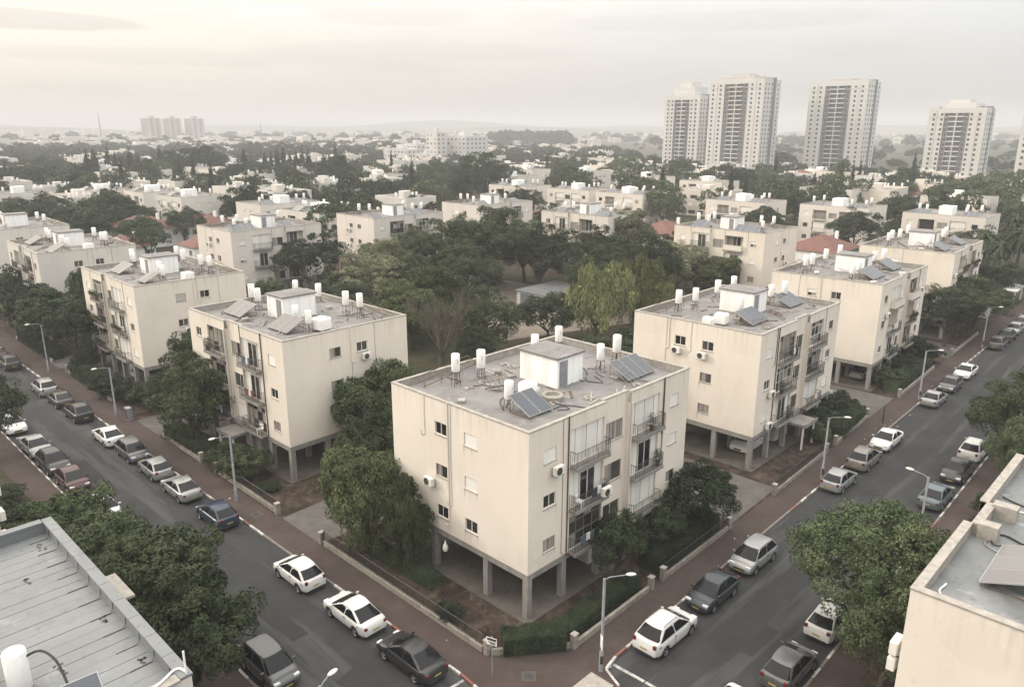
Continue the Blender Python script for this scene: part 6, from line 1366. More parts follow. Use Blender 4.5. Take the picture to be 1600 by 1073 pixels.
t = thing('carport', 'white flat carport at the right edge of the far pavement', 'carport', (146, 25.4, 0), R(2)); MB().box(0, 0, 2.4, 7, 4, 2.6).obj('roof', 'white_paint', t)
for x in (.2, 6.6): MB().box(x, .2, 0, x+.2, .4, 2.4).obj('post', 'white_paint', t); MB().box(x, 3.6, 0, x+.2, 3.8, 2.4).obj('post', 'white_paint', t)
# ================================================================== middle-distance blocks
def far_block(label, x, y, kind, storeys=3, L=16.7, W=12.5, wallm='stucco_pink', seed=0, group='cream blocks of the middle distance', tanks=True):
    r = random.Random(seed); rz = 0 if kind == 1 else R(-90); loc = (x, y, 0) if kind == 1 else (x, y+L, 0)
    root = thing('apartment_block', label, 'apartment building', loc, rz, group); mir = kind == 2; ZT = .6+2.9*storeys+.7; b = MB(); X = (lambda s: L-s) if mir else (lambda s: s)
    fl = [.7+2.9*k for k in range(storeys)]
    def hol(lst): return [(min(X(a), X(c)), max(X(a), X(c)), z0, z1, dd) for a, c, z0, z1, dd in lst]
    fh = []; 
    for z in fl: fh += [(1.3, 2.5, z+.9, z+1.9, .15), (14.3, 15.5, z+.9, z+1.9, .15), (7.3, 9.3, z+.5, z+1.8, .15), (3.6, 6.8, z+.05, z+2.3, .7), (9.9, 13.2, z+.05, z+2.3, .7)]
    wallface(b, L, 0, ZT, hol(fh), lambda u, i, z: (u, i, z))
    eh = [(a, a+1.1, z+.9, z+1.85, .15) for z in fl for a in (4.2, 7.1)]
    ne = (lambda u, i, z: (L-i, u, z)) if mir else (lambda u, i, z: (i, u, z)); fe = (lambda u, i, z: (i, u, z)) if mir else (lambda u, i, z: (L-i, u, z))
    wallface(b, W, 0, ZT, eh, ne); wallface(b, W, 0, ZT, [], fe); wallface(b, L, 0, ZT, [], lambda u, i, z: (u, W-i, z)); b.obj('wall', wallm, root)
    MB().box(.2, .2, ZT-.8, L-.2, W-.2, ZT-.45).obj('roof', 'roof_membrane', root)
    q = MB(); q.box(-.02, -.02, ZT, .22, W+.02, ZT+.06); q.box(L-.22, -.02, ZT, L+.02, W+.02, ZT+.06); q.box(.22, -.02, ZT, L-.22, .22, ZT+.06); q.box(.22, W-.22, ZT, L-.22, W+.02, ZT+.06); q.obj('coping', 'coping', root)
    wp = lambda w, h, m: wmesh(('fw', w, h, m), lambda: MB().box(0, 0, 0, w, .04, h).mesh('window', [m]))
    for z in fl:
        for a, w, hz, hh in ((1.3, 1.2, .9, 1.0), (14.3, 1.2, .9, 1.0), (7.3, 2.0, .5, 1.3)): inst(wp(w, hh, r.choice(['glass', 'curtain', 'shutter_white', 'glass'])), 'window', root, (min(X(a), X(a+w)), .08, z+hz))
        for a in (3.6, 9.9):
            ba = inst(wmesh(('fb',), lambda: MB().box(-.05, -.5, -.15, 3.3, .02, .0).box(-.05, -.52, 0, 3.3, -.46, .12).mesh('balcony', ['stucco_grey'])), 'balcony', root, (min(X(a), X(a+3.2)), 0, z+.05))
            inst(wmesh(('frl',), lambda: railing(3.2, .9, 0, .45)), 'railing', ba, (0, -.48, 0)); k = r.choice(['shutter_white', 'curtain', 'glass', 'shutter_white'])
            inst(wp(3.0, 2.1, k), 'infill', ba, (.1, .15 if k == 'shutter_white' else .6, .05))
    for a, c, z0, z1, dd in eh: inst(wp(1.1, .95, r.choice(['glass', 'curtain', 'curtain', 'shutter_white'])), 'window', root, (L-.12, a, z0) if mir else (.12, c, z0), R(90) if mir else R(-90))
    MB().box(X(9.2)-1.4, 4.5, ZT-.5, X(9.2)+1.4, 8, ZT+1.5).obj('roof_room', 'white_wall', root)
    if tanks:
        m = Matrix.LocRotScale(Vector(loc), Matrix.Rotation(rz, 3, 'Z').to_euler(), None)
        for i, (lab, tx, ty, sh) in enumerate(TPOS):
            if r.random() < .3: continue
            v = m @ Vector((X(tx+r.uniform(-.6, .6)), ty, 0)); o = inst(TM[0], 'water_heater', None, (v.x, v.y, ZT-.45+sh)); tag(o, f'tank {lab}, {label.split(",")[0]}', 'water tank', 'white water tanks on the flat roofs')
            MB_s = inst(TM[1], 'stand', o, (0, 0, -sh), 0, (1, 1, sh)) if sh > .1 else None
        for i, px in enumerate((3.6, 13.2)):
            v = m @ Vector((X(px), 2.0, 0)); collector(v.x, v.y, ZT-.44, 3, rz, f'{("left", "right")[i]} tilted collectors, {label.split(",")[0]}', 'tilted solar collectors on the roofs', kind == 2 and x < 120)
    return root
for i, v_ in enumerate([('farthest left block of the staggered row, beside the dark trees', 76, 244, 2), ('second block of the staggered left row', 85, 228.6, 2), ('third block of the staggered left row', 86, 205.5, 2), ('fourth block of the staggered left row, blank end wall', 91.4, 173.2, 1), ('block behind the gap of the two rear left blocks', 90.6, 146, 2),
    ('block left of the staggered row, cut by the left edge', 52, 252, 1), ('far right block, half hidden by the palms', 187, 40.5, 2), ('block second from the right beneath the third tower', 189, 65.4, 2), ('block third from the right beneath the tallest tower', 184, 89, 2), ('block behind the tall single cypress', 182.5, 125, 2),
    ('block left of the tall single cypress', 183, 144.8, 2), ('block with balconies behind the centre rear block', 180, 168, 2), ('pale block above the staggered centre row', 184, 251.6, 2), ('long pale block beyond the centre roofs', 256, 235, 2), ('block in the centre left town, third row', 215, 205, 2), ('block right of the long pale block', 262, 205, 2), ('block beneath the leftmost right tower', 245, 135, 2), ('block between cypress pair and towers', 250, 165, 2), ('block beneath the green fields at right', 238, 52, 2), ('block near the right town edge', 244, 90, 2)]):
    far_block(v_[0], v_[1], v_[2], v_[3], seed=100+i, wallm='stucco_grey' if v_[1] < 100 else 'stucco_pink', tanks=i < 14)
# ================================================================== middle-distance single trees
def ftree(kind, x, y, hc, rx, rz_, label, name='tree', grp=None): return tree(kind, x, y, hc, rx, rz_, label, name, group=grp, base=-.1)
for a in [('eucal', 99.8, 209.9-14, 7, 7.0, 5.5, 'large dark tree before the staggered left row'), ('dark2', 104, 200, 6, 6, 5, 'right half of the dark trees before the staggered left row'), ('dark', 57, 226, 6, 8.5, 5.2, 'wide dark tree at the left edge of the tree belt'), ('dark2', 61.7, 206, 6, 7.9, 4.8, 'second tree of the left tree belt'), ('dark', 74.0, 222, 6.4, 6.4, 5.6, 'third tree of the left tree belt'),
    ('dark2', 72.9, 200.7, 5.4, 5.4, 4.0, 'fourth tree of the left tree belt'), ('dark', 78, 190.7-4, 5.6, 4.4, 3.6, 'fifth tree of the left tree belt'), ('dark', 48, 212, 5.6, 6.4, 4.6, 'lowest tree at the left end of the belt'), ('dark2', 66, 182.7, 5, 5.0, 3.6, 'dark tree above the red roofs at left'), ('dark', 58, 190.5, 5, 4.8, 3.8, 'dark tree left of the red roofs'),
    ('eucal', 167.4, 372, 9, 13, 9, 'huge dark domed tree on the left skyline'), ('eucal', 160, 390, 8, 6, 8, 'narrow dark crown at the left of the domed tree'), ('dark', 106.7, 408.9, 8, 8.5, 6.1, 'domed tree far left'), ('dark2', 112.5, 379.7, 7, 7.3, 5.1, 'lower tree right of the far left domed tree'), ('eucal', 176.3, 267.3, 8.6, 8.6, 7.8, 'tall green tree left of centre'), ('dark', 157, 215.5, 6.5, 6.6, 5.0, 'dark tree right of the tall green tree'),
    ('dark2', 98.1+6, 157.8, 6.5, 4.2, 5.0, 'green tree in the gap behind the two rear left blocks'), ('eucal', 201.5, 211.5, 9.4, 11.5, 8.6, 'big drooping green tree above the rear block left of centre'), ('dark2', 193, 208, 8, 6.0, 7.6, 'left half of the big drooping tree'), ('dark', 170, 160, 6, 6.1, 4.6, 'round dark tree behind the centre rear block'), ('court', 203.1-14, 122, 6.6, 5.6, 5.4, 'loose green tree right of the tall cypress'), ('dark', 334, 243, 6, 7.8, 6.5, 'dark tree behind the cypress tops'),
    ('dark', 238, 108.9, 6, 6.6, 5.6, 'dark tree beneath the second tower'), ('dark', 179, 64.0, 6, 5.9, 4.4, 'green tree before the block second from the right'), ('dark2', 172, 84, 6, 5.0, 4.0, 'dark tree left of the brown roofs'), ('dark', 230.8-20, 66, 6.4, 6.3, 5.4, 'dark tree between the two right blocks'), ('dark', 178.7, 39.1-2, 5, 6.0, 3.6, 'dark tree below the far right block'), ('dark', 296, 62.9, 7, 6, 4.6, 'dark tree at the right edge under the last tower'), ('dark2', 160, 44, 4.6, 5.6, 3.8, 'green tree above the right red roof'), ('court2', 158, 88, 5, 5.2, 3.6, 'tree among the brown roofs'),
    ('court2', 164, 52, 5, 5, 3.8, 'tree right of the satellite dishes'), ('court', 147, 46, 5, 4.8, 3.4, 'green tree behind the fourth right-street block roof'), ('court2', 138, 120, 6, 5, 4, 'dark tree right of the centre rear block'), ('court2', 108, 140, 6, 5, 4.2, 'dark tree behind the rear block left of centre')]: ftree(*a)
# cypresses
cy_l = [(226, 147, 14.5, 2.2, 'tallest single dark cypress right of centre'), (262, 182, 12, 1.6, 'slim cypress left of the tallest one'), (206, 253, 11, 1.8, 'pointed cypress left of centre'), (196, 262, 10, 1.7, 'second pointed cypress left of centre'), (150, 205, 10.5, 1.8, 'pointed cypress above the rear block left of centre'), (282, 118, 12, 2.3, 'cypress before the leftmost right tower'), (256, 122, 11, 2.0, 'cypress left of the towers'), (276, 114, 10, 1.9, 'smaller cypress left of the towers'), (345, 318, 10, 2, 'short cypress before the white mid-rise blocks'), (330, 282, 9, 1.8, 'cypress right of the white mid-rise blocks'), (380, 225, 9, 1.8, 'little cypress in the far centre')]
for x, y, h, r, l in cy_l: ftree('cypress', x, y, h/2, r, h/2, l, 'cypress_tree', 'single cypresses')
q_ = random.Random(3)
for u0, n, d0, lab in ((-17.6, 8, 395, 'cypress of the left dark row on the skyline'), (-19.4, 2, 400, 'slim cypress left of the long skyline row'), (-27.4, 5, 420, 'cypress of the far left dark clump'), (-25.6, 1, 425, 'cypress right of the far left clump'), (-28.6, 2, 380, 'pointed dark cypress at the far left'), (-24.7, 2, 430, 'squat dark cypress alone on the left skyline'), (-13.6, 3, 420, 'cypress at the right end of the skyline row')):
    for i in range(n):
        a = R(44)-R(u0+i*.42); d = d0+q_.uniform(-20, 20); h = q_.uniform(13, 19); ftree('cypress', math.cos(a)*d, math.sin(a)*d, h/2-.5, q_.uniform(2.2, 3.4), h/2, lab, 'cypress_tree', lab.replace('cypress', 'cypresses', 1))
# ================================================================== towers
def pw(w, h, m, d=.06): return wmesh(('tw', w, h, m, d), lambda: MB().box(0, 0, 0, w, d, h).mesh('window', [m]))
def tower(label, x, y, Wd_, Dp, H_, cols, n, fh=2.95, style=0, seed=0, crown_h=5, left_cols=True):
    """corner (x,y); wide front faces -X and runs along +Y, narrow side faces -Y and runs along +X"""
    r = random.Random(seed); t = thing('residential_tower', label, 'tower', (x, y, -.15)); H0 = n*fh+3.5
    c0, c1 = Wd_*.28, Wd_*.72; s0, s1 = Wd_*.38, Wd_*.62
    b = MB(); b.box(0, 0, 0, Dp*.55, c0, H0+1.5); b.box(0, c1, 0, Dp*.55, Wd_, H0+1.5); b.box(0, c0, H0-1.2, Dp*.55, c1, H0+1.5); b.box(Dp*.72, 1.2, 0, Dp, Wd_-1.2, H0+1.2); b.obj('wall', 'tower_white', t)
    b = MB(); b.box(1.6, c0, 0, Dp*.5, c1, H0-1.2); b.box(Dp*.55, .9, 0, Dp*.72, Wd_-.9, H0+2.4); b.obj('core', 'tower_grey', t)
    b = MB(); b.box(Dp*.12, Wd_*.22, H0+1.5, Dp*.85, Wd_*.80, H0+crown_h*.7); b.box(Dp*.2, Wd_*.34, H0+crown_h*.7, Dp*.7, Wd_*.7, H0+crown_h); b.obj('roof_house', 'tower_stone' if style != 2 else 'tower_white', t)
    q = MB()
    for k in range(12): q.tube([(.3, Wd_*(k+.5)/12, H0+1.5), (.3, Wd_*(k+.5)/12, H0+3)], .08, n=4)
    q.tube([(.3, .5, H0+3), (.3, Wd_-.5, H0+3)], .15, n=4); q.obj('pergola', 'tower_white', t)
    for yy0, yy1 in ((c0, s0), (s1, c1)): MB().box(.5, yy0+.1, 0, 1.62, yy1-.1, H0-1.3).obj('grey_bay', 'tower_grey', t)
    for k in range(n):
        z = 2.8+k*fh
        for cx in cols:
            yy = Wd_*cx; inst(pw(1.15, 1.2, 'glass'), 'window', t, (-.05, yy+.6, z+.8), R(-90))
        for sx in (.08, .24, .40): inst(pw(1.0, 1.35, 'glass'), 'window', t, (Dp*sx, -.05, z+.9))
        if k % 1 == 0: inst(pw(1.0, 1.35, 'glass'), 'window', t, (Dp*.85, 1.15, z+.9))
        for yy in (c0+.5*(s0-c0)-.6, s1+.5*(c1-s1)-.6): inst(pw(1.0, 1.1, 'ac_dark', .05), 'window', t, (.46, yy+1.2, z+.8), R(-90))
        ba = inst(wmesh(('tb', round(s1-s0, 1)), lambda: MB().box(-.5, s0-.1, 0, 1.6, s1+.1, .62).box(-.45, s0, .62, -.40, s1, 1.15, 1).mesh('balcony', ['tower_white', 'glass'])), 'balcony', t, (0, 0, z))
        inst(wmesh(('tg', round(s1-s0, 1)), lambda: MB().box(1.45, s0+.1, .65, 1.58, s1-.1, fh-.1).mesh('glazing', ['metal_grey'])), 'glazing', ba)
    MB().box(-.6, Wd_/2-.25, 0, 1.55, Wd_/2+.25, H0-1.2).obj('fin', 'tower_white', t)
    for yy in (c0*.5-.2, Wd_-c0*.5-.2): MB().box(-.25, yy, 2, .0, yy+.4, H0).obj('pilaster', 'tower_white', t)
    MB().box(-.12, .0, H0-3.4, -.0, Wd_, H0-3.1).obj('band', 'tower_stone', t); MB().box(Dp*.47, -.3, 0, Dp*.53, 0, H0+1.5).obj('pilaster', 'tower_grey', t)
    MB().box(-2, -2, -.5, Dp+2, Wd_+2, 3).obj('podium', 'tower_stone', t)
    return t
tower('tallest tower, second of the four at right, with grey balcony strip', 434, 217, 35, 24, 62, (.07, .21, .79, .93), 20, 2.55, 0, 1, 4.5)
tower('leftmost of the four right towers, partly behind the tallest one', 450, 268, 26, 22, 57, (.1, .22, .78, .9), 17, 2.55, 2, 2, 10)
tower('wide pale tower standing alone between the tallest and the right one', 471, 172, 34, 24, 62, (.08, .2, .8, .92), 19, 2.62, 0, 3, 3)
tower('shorter tower at right with pale block roof house', 477, 111.5, 28, 24, 50, (.1, .24, .76, .9), 13, 2.62, 2, 4, 6)
tower('tower cut by the right edge, only its left face seen', 424, 62, 22, 24, 50, (.1, .3, .7, .9), 16, 2.8, 2, 5, 3)
def slab_tower(label, x, y, w, d, n, fh, mtl='tower_stone', group=None, roof=4, rz=0):
    t = thing('residential_tower', label, 'tower', (x, y, -.15), rz, group); H0 = n*fh+2
    b = MB(); b.box(0, 0, 0, d, w*.44, H0); b.box(1.2, w*.44, 0, d, w*.56, H0-.8); b.box(0, w*.56, 0, d, w, H0); b.obj('wall', mtl, t)
    MB().box(d*.3, w*.3, H0-.8, d*.7, w*.7, H0+roof).obj('roof_house', mtl, t)
    for k in range(n):
        z = 2+k*fh
        for y0 in (.06, .6): inst(wmesh(('sb', w, d), lambda: MB().box(-.4, 0, 0, .0, w*.34, .9).box(-.06, 0, .9, -.01, w*.34, 1.9, 1).mesh('balcony', [mtl, 'ac_dark'])), 'balcony', t, (0, w*y0, z))
        [inst(wmesh(('sw', d), lambda: MB().box(0, -.06, .8, d*.2, -.01, 1.9).mesh('window', ['ac_dark'])), 'window', t, (d*f_, 0, z)) for f_ in (.15, .6)]
    return t
slab_tower('left one of the three hazy towers on the left skyline', 500, 1285, 31, 20, 14, 2.75)
slab_tower('middle one of the three hazy towers on the left skyline', 556, 1340, 29, 20, 14, 2.8)
slab_tower('right one of the three hazy towers on the left skyline', 552, 1245, 28, 20, 13, 2.95)
def midrise(label, x, y, w, d, n, kind='a', mtl='tower_white', seed=0):
    r = random.Random(seed); t = thing('apartment_block', label, 'apartment building', (x, y, -.15), 0, 'white mid-rise blocks beyond the centre'); fh = 3.0; H0 = n*fh+1
    MB().box(0, 0, 0, d, w, H0).obj('wall', mtl, t); MB().box(d*.3, w*.35, H0, d*.7, w*.6, H0+2.8).obj('roof_room', mtl, t); MB().box(-.05, -.05, H0, .3, w+.05, H0+.7).obj('parapet', 'tower_white', t)
    nc = int(w/3.6)
    for k in range(n):
        for c in range(nc):
            if r.random() < .85: inst(pw(1.5, 1.3, r.choice(['glass', 'curtain'])), 'window', t, (-.04, (c+.5)*w/nc+.7, 1.2+k*fh), R(-90))
        for c in range(int(d/4)): inst(pw(1.2, 1.3, 'glass'), 'window', t, ((c+.4)*4, -.04, 1.2+k*fh))
    return t
for i, v_ in enumerate([('lowest long white block left of the mid-rise group', 352.7, 446, 28, 12, 4), ('stepped white block behind the lowest long one', 372, 459, 15, 12, 5), ('tallest white block of the mid-rise group, left end', 368, 431, 12, 10, 8), ('right white block of the mid-rise group with grey side', 382.4, 416, 25, 22, 7),
    ('lower white block in front of the mid-rise group', 352, 424, 12, 12, 3)]): midrise(*v_, seed=i)
t = thing('radio_mast', 'thin radio mast on the hazy left skyline', 'mast', (math.cos(R(44+27.6))*1500, math.sin(R(44+27.6))*1500, 0)); MB().tube([(0, 0, 0), (0, 0, 52)], [1.6, .5], n=4).obj('mast', 'metal_grey', t)
t = thing('radio_mast', 'thin radio mast in the haze left of centre', 'mast', (math.cos(R(44+17.7))*1400, math.sin(R(44+17.7))*1400, 0)); MB().tube([(0, 0, 0), (0, 0, 36)], [1.4, .4], n=4).obj('mast', 'metal_grey', t)
t = thing('water_tower', 'mushroom-shaped water tower in the far centre haze', 'water tower', (300, 300, 0)); 
t.location = (math.cos(R(44-1.4))*560, math.sin(R(44-1.4))*560, 0); MB().lathe([(.5, 0), (.5, 12), (1.2, 13.4), (1.75, 15.5), (1.5, 17.2), (0, 17.8)], n=14).obj('tower', 'tower_grey', t, smooth=50)
# ================================================================== far town
def low_mesh(v):
    r = random.Random(v*11+3); b = MB(); L = (16.7, 14, 13, 18, 12, 15)[v]; W = (12.5, 11, 12, 12, 10, 10)[v]; H0 = (9.6, 9.6, 6.8, 9.6, 6.4, 3.8)[v]; n = int(H0/2.9)
    villa_ = v in (4, 5)
    b.box(0, 0, 0, W, L, H0, 0, 0 if villa_ else 1)
    if not villa_:
        for a in ((-.02, -.02, .25, L+.02), (W-.25, -.02, W+.02, L+.02), (.25, -.02, W-.25, .25), (.25, L-.25, W-.25, L+.02)): b.box(a[0], a[1], H0, a[2], a[3], H0+.7)
        b.box(W*.4, L*.45, H0, W*.65, L*.62, H0+2.1, 0)
        for i in range(r.randint(4, 8)): x, y = r.uniform(1, W-1), r.uniform(1, L-1); b.box(x-.24, y-.24, H0+.8, x+.24, y+.24, H0+1.9, 4)
        for i in range(r.randint(1, 3)): x, y = r.uniform(1, W-3), r.uniform(1, L-3); b.quad((x, y, H0+.3), (x, y+2.6, H0+.3), (x+1.6, y+2.6, H0+1.2), (x+1.6, y, H0+1.2), 5)
    else:
        m = min(L, W)/2; z1 = H0+m*.45; o = .4
        r1, r2 = (W/2, m, z1), (W/2, L-m, z1) if L > W else (W/2, L/2+.01, z1); k = 3 if v == 4 else 5
        b.poly([(-o, -o, H0), (W+o, -o, H0), r1], k); b.poly([(W+o, -o, H0), (W+o, L+o, H0), r2, r1], k); b.poly([(W+o, L+o, H0), (-o, L+o, H0), r2], k); b.poly([(-o, L+o, H0), (-o, -o, H0), r1, r2], k)
    for k in range(max(1, n)):
        z = 1+k*2.9; y = 1.2
        while y < L-1.5:
            w = r.choice([1.1, 1.1, 2.6, 1.8]); b.quad((-.03, y+w, z), (-.03, y, z), (-.03, y, z+1.3), (-.03, y+w, z+1.3), 2 if r.random() < .75 else 4); y += w+r.uniform(.9, 2.2)
        for x in (3, 7): b.quad((x, -.03, z), (x+1.1, -.03, z), (x+1.1, -.03, z+1.2), (x, -.03, z+1.2), 2)
    return b.mesh('low_block', [('stucco_pink', 'stucco_grey', 'white_wall', 'stucco', 'white_wall', 'white_wall')[v], 'roof_membrane', 'ac_dark', 'tile_red', 'white_paint', 'collector_dusty_sheen' if v != 5 else 'coping'])
LM = [low_mesh(v) for v in range(6)]
lab_g = ['cream flat-roofed blocks', 'grey-cream blocks', 'small white houses', 'cream blocks with rooftop tanks', 'red hip-roofed houses', 'white bungalows']
lab_h = ['low cream flat-roofed block', 'grey-cream three-storey block', 'small white flat-roofed house', 'cream flat-roofed block with rooftop tanks', 'white house with red hipped roof', 'low white bungalow with pale roof']
occ = []
for o in list(C.objects):
    if o.parent is None and o.name.split('.')[0] in ('apartment_block', 'residential_tower', 'villa'):
        occ.append((o.location.x+8, o.location.y+8, 17 if 'tower' not in o.name else 24))
tocc = [(o.location.x, o.location.y, 7) for o in C.objects if o.parent is None and o.name.split('.')[0] in ('tree', 'cypress_tree')]
rt = random.Random(42)
def where(th, d):
    a = 'near the left edge' if th < -25 else 'below the hazy skyline towers' if th < -17 else 'below the skyline cypress row' if th < -10 else 'before the white mid-rise blocks' if th < -2 else 'behind the tall single cypress' if th < 9 else 'beneath the right-hand towers' if th < 25 else 'near the right edge'
    return a+(', front rows' if d < 260 else ', middle rows' if d < 420 else ', farther rows')
nh = nt = 0; far_tree_pts = []; far_house_pts = []
cells = []
for i in range(0, 70):
    for j in range(0, 75):
        X0, Y0 = 20+i*23, 20+j*21; d = math.hypot(X0, Y0); a = math.degrees(math.atan2(Y0, X0))
        if d < 165 or d > 1500 or not (44-39 < a < 44+39): continue
        cells.append((d, X0, Y0, a))
cells.sort()
for d, X0, Y0, a in cells:
    th = 44-a                                   # degrees to the right of the view axis
    if X0 < 56 and d < 300: continue
    if Y0 < 34 and X0 < 340: continue
    if Y0 < 44 and d < 240: continue
    jx, jy = X0+rt.uniform(-3, 3), Y0+rt.uniform(-3, 3)
    fieldy = (th > 8 and d > 540) or (th > 24 and d > 380) or (th > -1 and d > 900)
    free = all(math.hypot(jx+7-ox, jy+7-oy) > rr+6 for ox, oy, rr in occ)
    if fieldy:
        if d > 560 and rt.random() < .10 and free: far_tree_pts.append((jx, jy, rt.uniform(3, 6)))
        continue
    pt = .56 if d < 420 else .72
    if d > 700: pt = .8
    if free and rt.random() > pt*.8:
        v = rt.choice([0, 1, 3, 0, 3, 1, 2, 4]) if d < 420 else rt.choice([0, 1, 2, 3, 5, 2, 2, 4]) if d < 700 else rt.choice([0, 2, 3, 5, 2])
        if nh < 285:
            o = inst(LM[v], 'low_block' if v < 4 else 'villa', None, (jx, jy, -.2), rt.choice([0, 0, 0, R(90)]) + rt.uniform(-.03, .03), (1, 1, rt.uniform(.85, 1.0))); W__ = where(th, d); tag(o, lab_h[v]+' '+W__, 'apartment building' if v < 4 else 'house', lab_g[v]+' '+W__); nh += 1
        else: far_house_pts.append((jx, jy, v))
    for k in range(3 if rt.random() < (.55 if d < 420 else .6) else 2):
        tx, ty = jx+rt.uniform(-11, 11), jy+rt.uniform(-10, 10)
        if any(math.hypot(tx-ox, ty-oy) < rr+1 for ox, oy, rr in occ): continue
        s_ = rt.uniform(3.4, 7.2)
        if nt < 295 and d < 620:
            nt += 1; v = rt.random()
            if v < .12: o = inst(crown('cypress'), 'cypress_tree', None, (tx, ty, s_*1.1), rt.uniform(0, 6), (1.6, 1.6, s_*1.35)); tag(o, 'dark cypress '+where(th, d), 'tree', 'cypresses '+where(th, d))
            else:
                k_ = rt.choice(['tree_far', 'tree_far2']); o = inst(crown(k_), 'tree', None, (tx, ty, s_*.95), rt.uniform(0, 6), (s_, s_*rt.uniform(.8, 1.1), s_*rt.uniform(.8, 1.15))); 
                tag(o, ('round dark tree ' if k_ == 'tree_far' else 'round mid-green tree ')+where(th, d), 'tree', ('dark trees ' if k_ == 'tree_far' else 'mid-green trees ')+where(th, d))
        else: far_tree_pts.append((tx, ty, s_))
# tree belts: fields at right, woods in the haze
for k in range(60): a = R(44-rt.uniform(14, 36)); d = rt.choice([620, 640, 900, 930])+rt.uniform(-15, 15); far_tree_pts.append((math.cos(a)*d, math.sin(a)*d, rt.uniform(4.5, 8)))
for k in range(150): a = R(44-rt.uniform(-1.5, 4.0)); d = 1250+rt.uniform(-60, 60); far_tree_pts.append((math.cos(a)*d, math.sin(a)*d, rt.uniform(9, 15)))
for k in range(420): a = R(44-rt.uniform(-37, 38)); d = rt.uniform(1150, 2600); far_tree_pts.append((math.cos(a)*d, math.sin(a)*d, rt.uniform(5, 12)))
for k in range(520): a = R(44-rt.uniform(-38, -2)); d = rt.uniform(560, 1150); far_tree_pts.append((math.cos(a)*d, math.sin(a)*d, rt.uniform(4, 8)))
for k in range(90): a = R(44-rt.uniform(-37, -26)); d = rt.uniform(600, 900); far_tree_pts.append((math.cos(a)*d, math.sin(a)*d, rt.uniform(5, 9)))
for k in range(46): a = R(44-rt.uniform(-26, -6)); d = rt.uniform(640, 800); far_tree_pts.append((math.cos(a)*d, math.sin(a)*d, rt.uniform(6, 10)))
for k in range(40): a = R(44-rt.uniform(-2, 12)); d = rt.uniform(540, 560); far_tree_pts.append((math.cos(a)*d, math.sin(a)*d, rt.uniform(5, 8)))
far_tree_pts = [p for p in far_tree_pts if all(math.hypot(p[0]-ox, p[1]-oy) > rr for ox, oy, rr in occ)]
pm = crown_mesh('crown', lobes_round(5, 77), 60, 9, .2, .16, 'leaf_dark', 77, inner=.75); nv = len(pm.vertices); co = np.empty(nv*3, np.float32); pm.vertices.foreach_get('co', co); co = co.reshape(-1, 3)
g_ = np.random.default_rng(9); allv = []
for (x, y, s_) in far_tree_pts:
    a = g_.uniform(0, 6.28); c_, sn = math.cos(a), math.sin(a); sc3 = np.array([s_*g_.uniform(.8, 1.15), s_, s_*g_.uniform(.7, 1.05)]); p = co*sc3; allv.append(np.stack([p[:, 0]*c_-p[:, 1]*sn+x, p[:, 0]*sn+p[:, 1]*c_+y, p[:, 2]+sc3[2]*.75], 1))
V = np.concatenate(allv).reshape(-1, 4, 3); o = stuff(inst(quads_mesh('far_trees', V, ['leaf_dark']), 'far_trees')); tag(o, 'hazy mass of trees of the far town and woods up to the horizon', 'trees')
b = MB()
for k in range(300):
    a = R(44-rt.uniform(-37, 37)); d = rt.uniform(900, 3400); th = 44-math.degrees(a)
    if th > 6 and d < 1500: continue
    if th < -14 and rt.random() < .0: continue
    far_house_pts.append((math.cos(a)*d, math.sin(a)*d, 9))
for k in range(60):
    a = R(44-rt.uniform(-37, -25)); d = rt.uniform(1500, 2400); far_house_pts.append((math.cos(a)*d, math.sin(a)*d, 8))
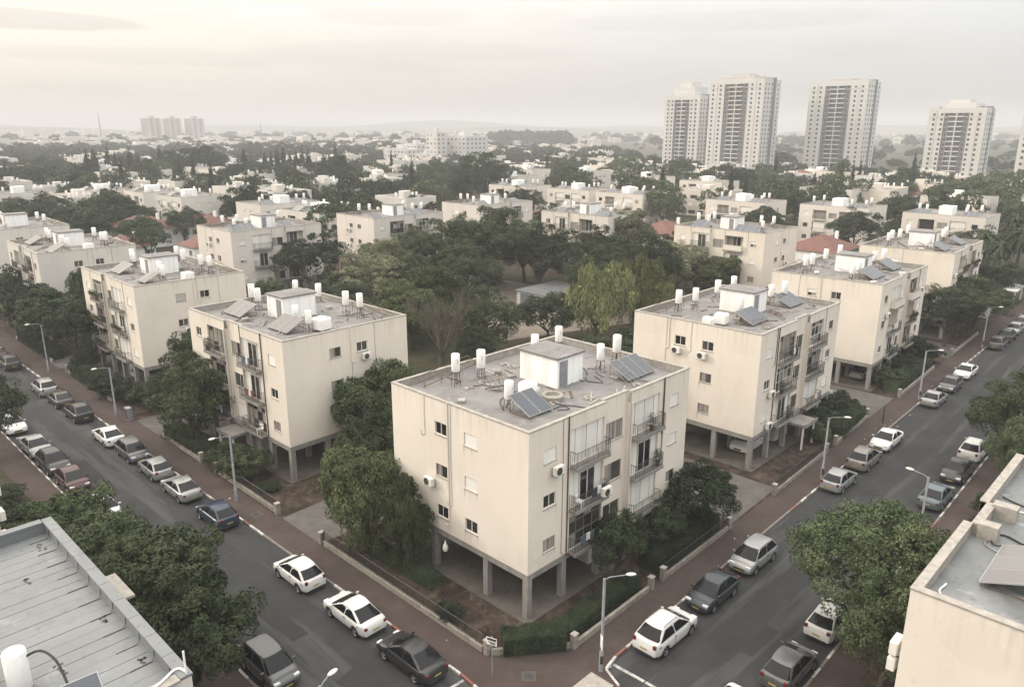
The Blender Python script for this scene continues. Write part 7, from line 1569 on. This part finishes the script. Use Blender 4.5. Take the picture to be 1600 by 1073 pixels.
for x, y, v in far_house_pts:
    w, d_, h = rt.uniform(10, 22), rt.uniform(9, 16), (rt.uniform(4, 12) if v < 8 else rt.uniform(6, 16) if v == 9 else rt.uniform(9, 24)); m = rt.choice([0, 0, 1, 2]); b.box(x, y, -.2, x+w, y+d_, h, m, 0)
    for k in range(int(h/3)):
        if v < 8 or rt.random() < .6: z = 1+k*3; b.quad((x-.05, y+d_*.85, z), (x-.05, y+d_*.15, z), (x-.05, y+d_*.15, z+1.1), (x-.05, y+d_*.85, z+1.1), 3)
o = stuff(b.obj('far_town', ['stucco_grey', 'stucco_pink', 'stucco_grey', 'ac_dark'])); tag(o, 'far town of small pale buildings fading into the haze', 'buildings')
# hills on the horizon
b = MB()
for ring, (dist, hmax, sd) in enumerate(((3300, 30, 1), (4300, 62, 2))):
    P = []
    for k in range(120):
        a = R(44+44-88*k/119); h = hmax*(.55+.3*math.sin(k*.11+sd)+.2*math.sin(k*.31+sd*2)); P.append((math.cos(a), math.sin(a), h))
    for p, q in zip(P, P[1:]):
        b.quad((p[0]*dist, p[1]*dist, -.2), (q[0]*dist, q[1]*dist, -.2), (q[0]*(dist+380), q[1]*(dist+380), q[2]), (p[0]*(dist+380), p[1]*(dist+380), p[2]))
        b.quad((p[0]*(dist+380), p[1]*(dist+380), p[2]), (q[0]*(dist+380), q[1]*(dist+380), q[2]), (q[0]*(dist+760), q[1]*(dist+760), -.2), (p[0]*(dist+760), p[1]*(dist+760), -.2))
setting(b.obj('hills', 'field', smooth=60))
# ================================================================== haze
b = MB(); b.box(-420, -420, -1.8, 5300, 5300, 92); o = b.obj('haze', []) if False else inst(b.mesh('haze', []), 'haze')
hm = bpy.data.materials.new('haze_air'); hm.use_nodes = True; nt = hm.node_tree; nt.nodes.clear(); pv = nt.nodes.new('ShaderNodeVolumePrincipled'); pv.inputs['Color'].default_value = (.715, .73, .74, 1); pv.inputs['Density'].default_value = HAZE; pv.inputs['Anisotropy'].default_value = 0.0
out = nt.nodes.new('ShaderNodeOutputMaterial'); nt.links.new(pv.outputs[0], out.inputs['Volume']); o.data.materials.append(hm); hm.cycles.homogeneous_volume = True if hasattr(hm.cycles, 'homogeneous_volume') else None
stuff(o); o['label'] = 'pale morning haze over the whole town'
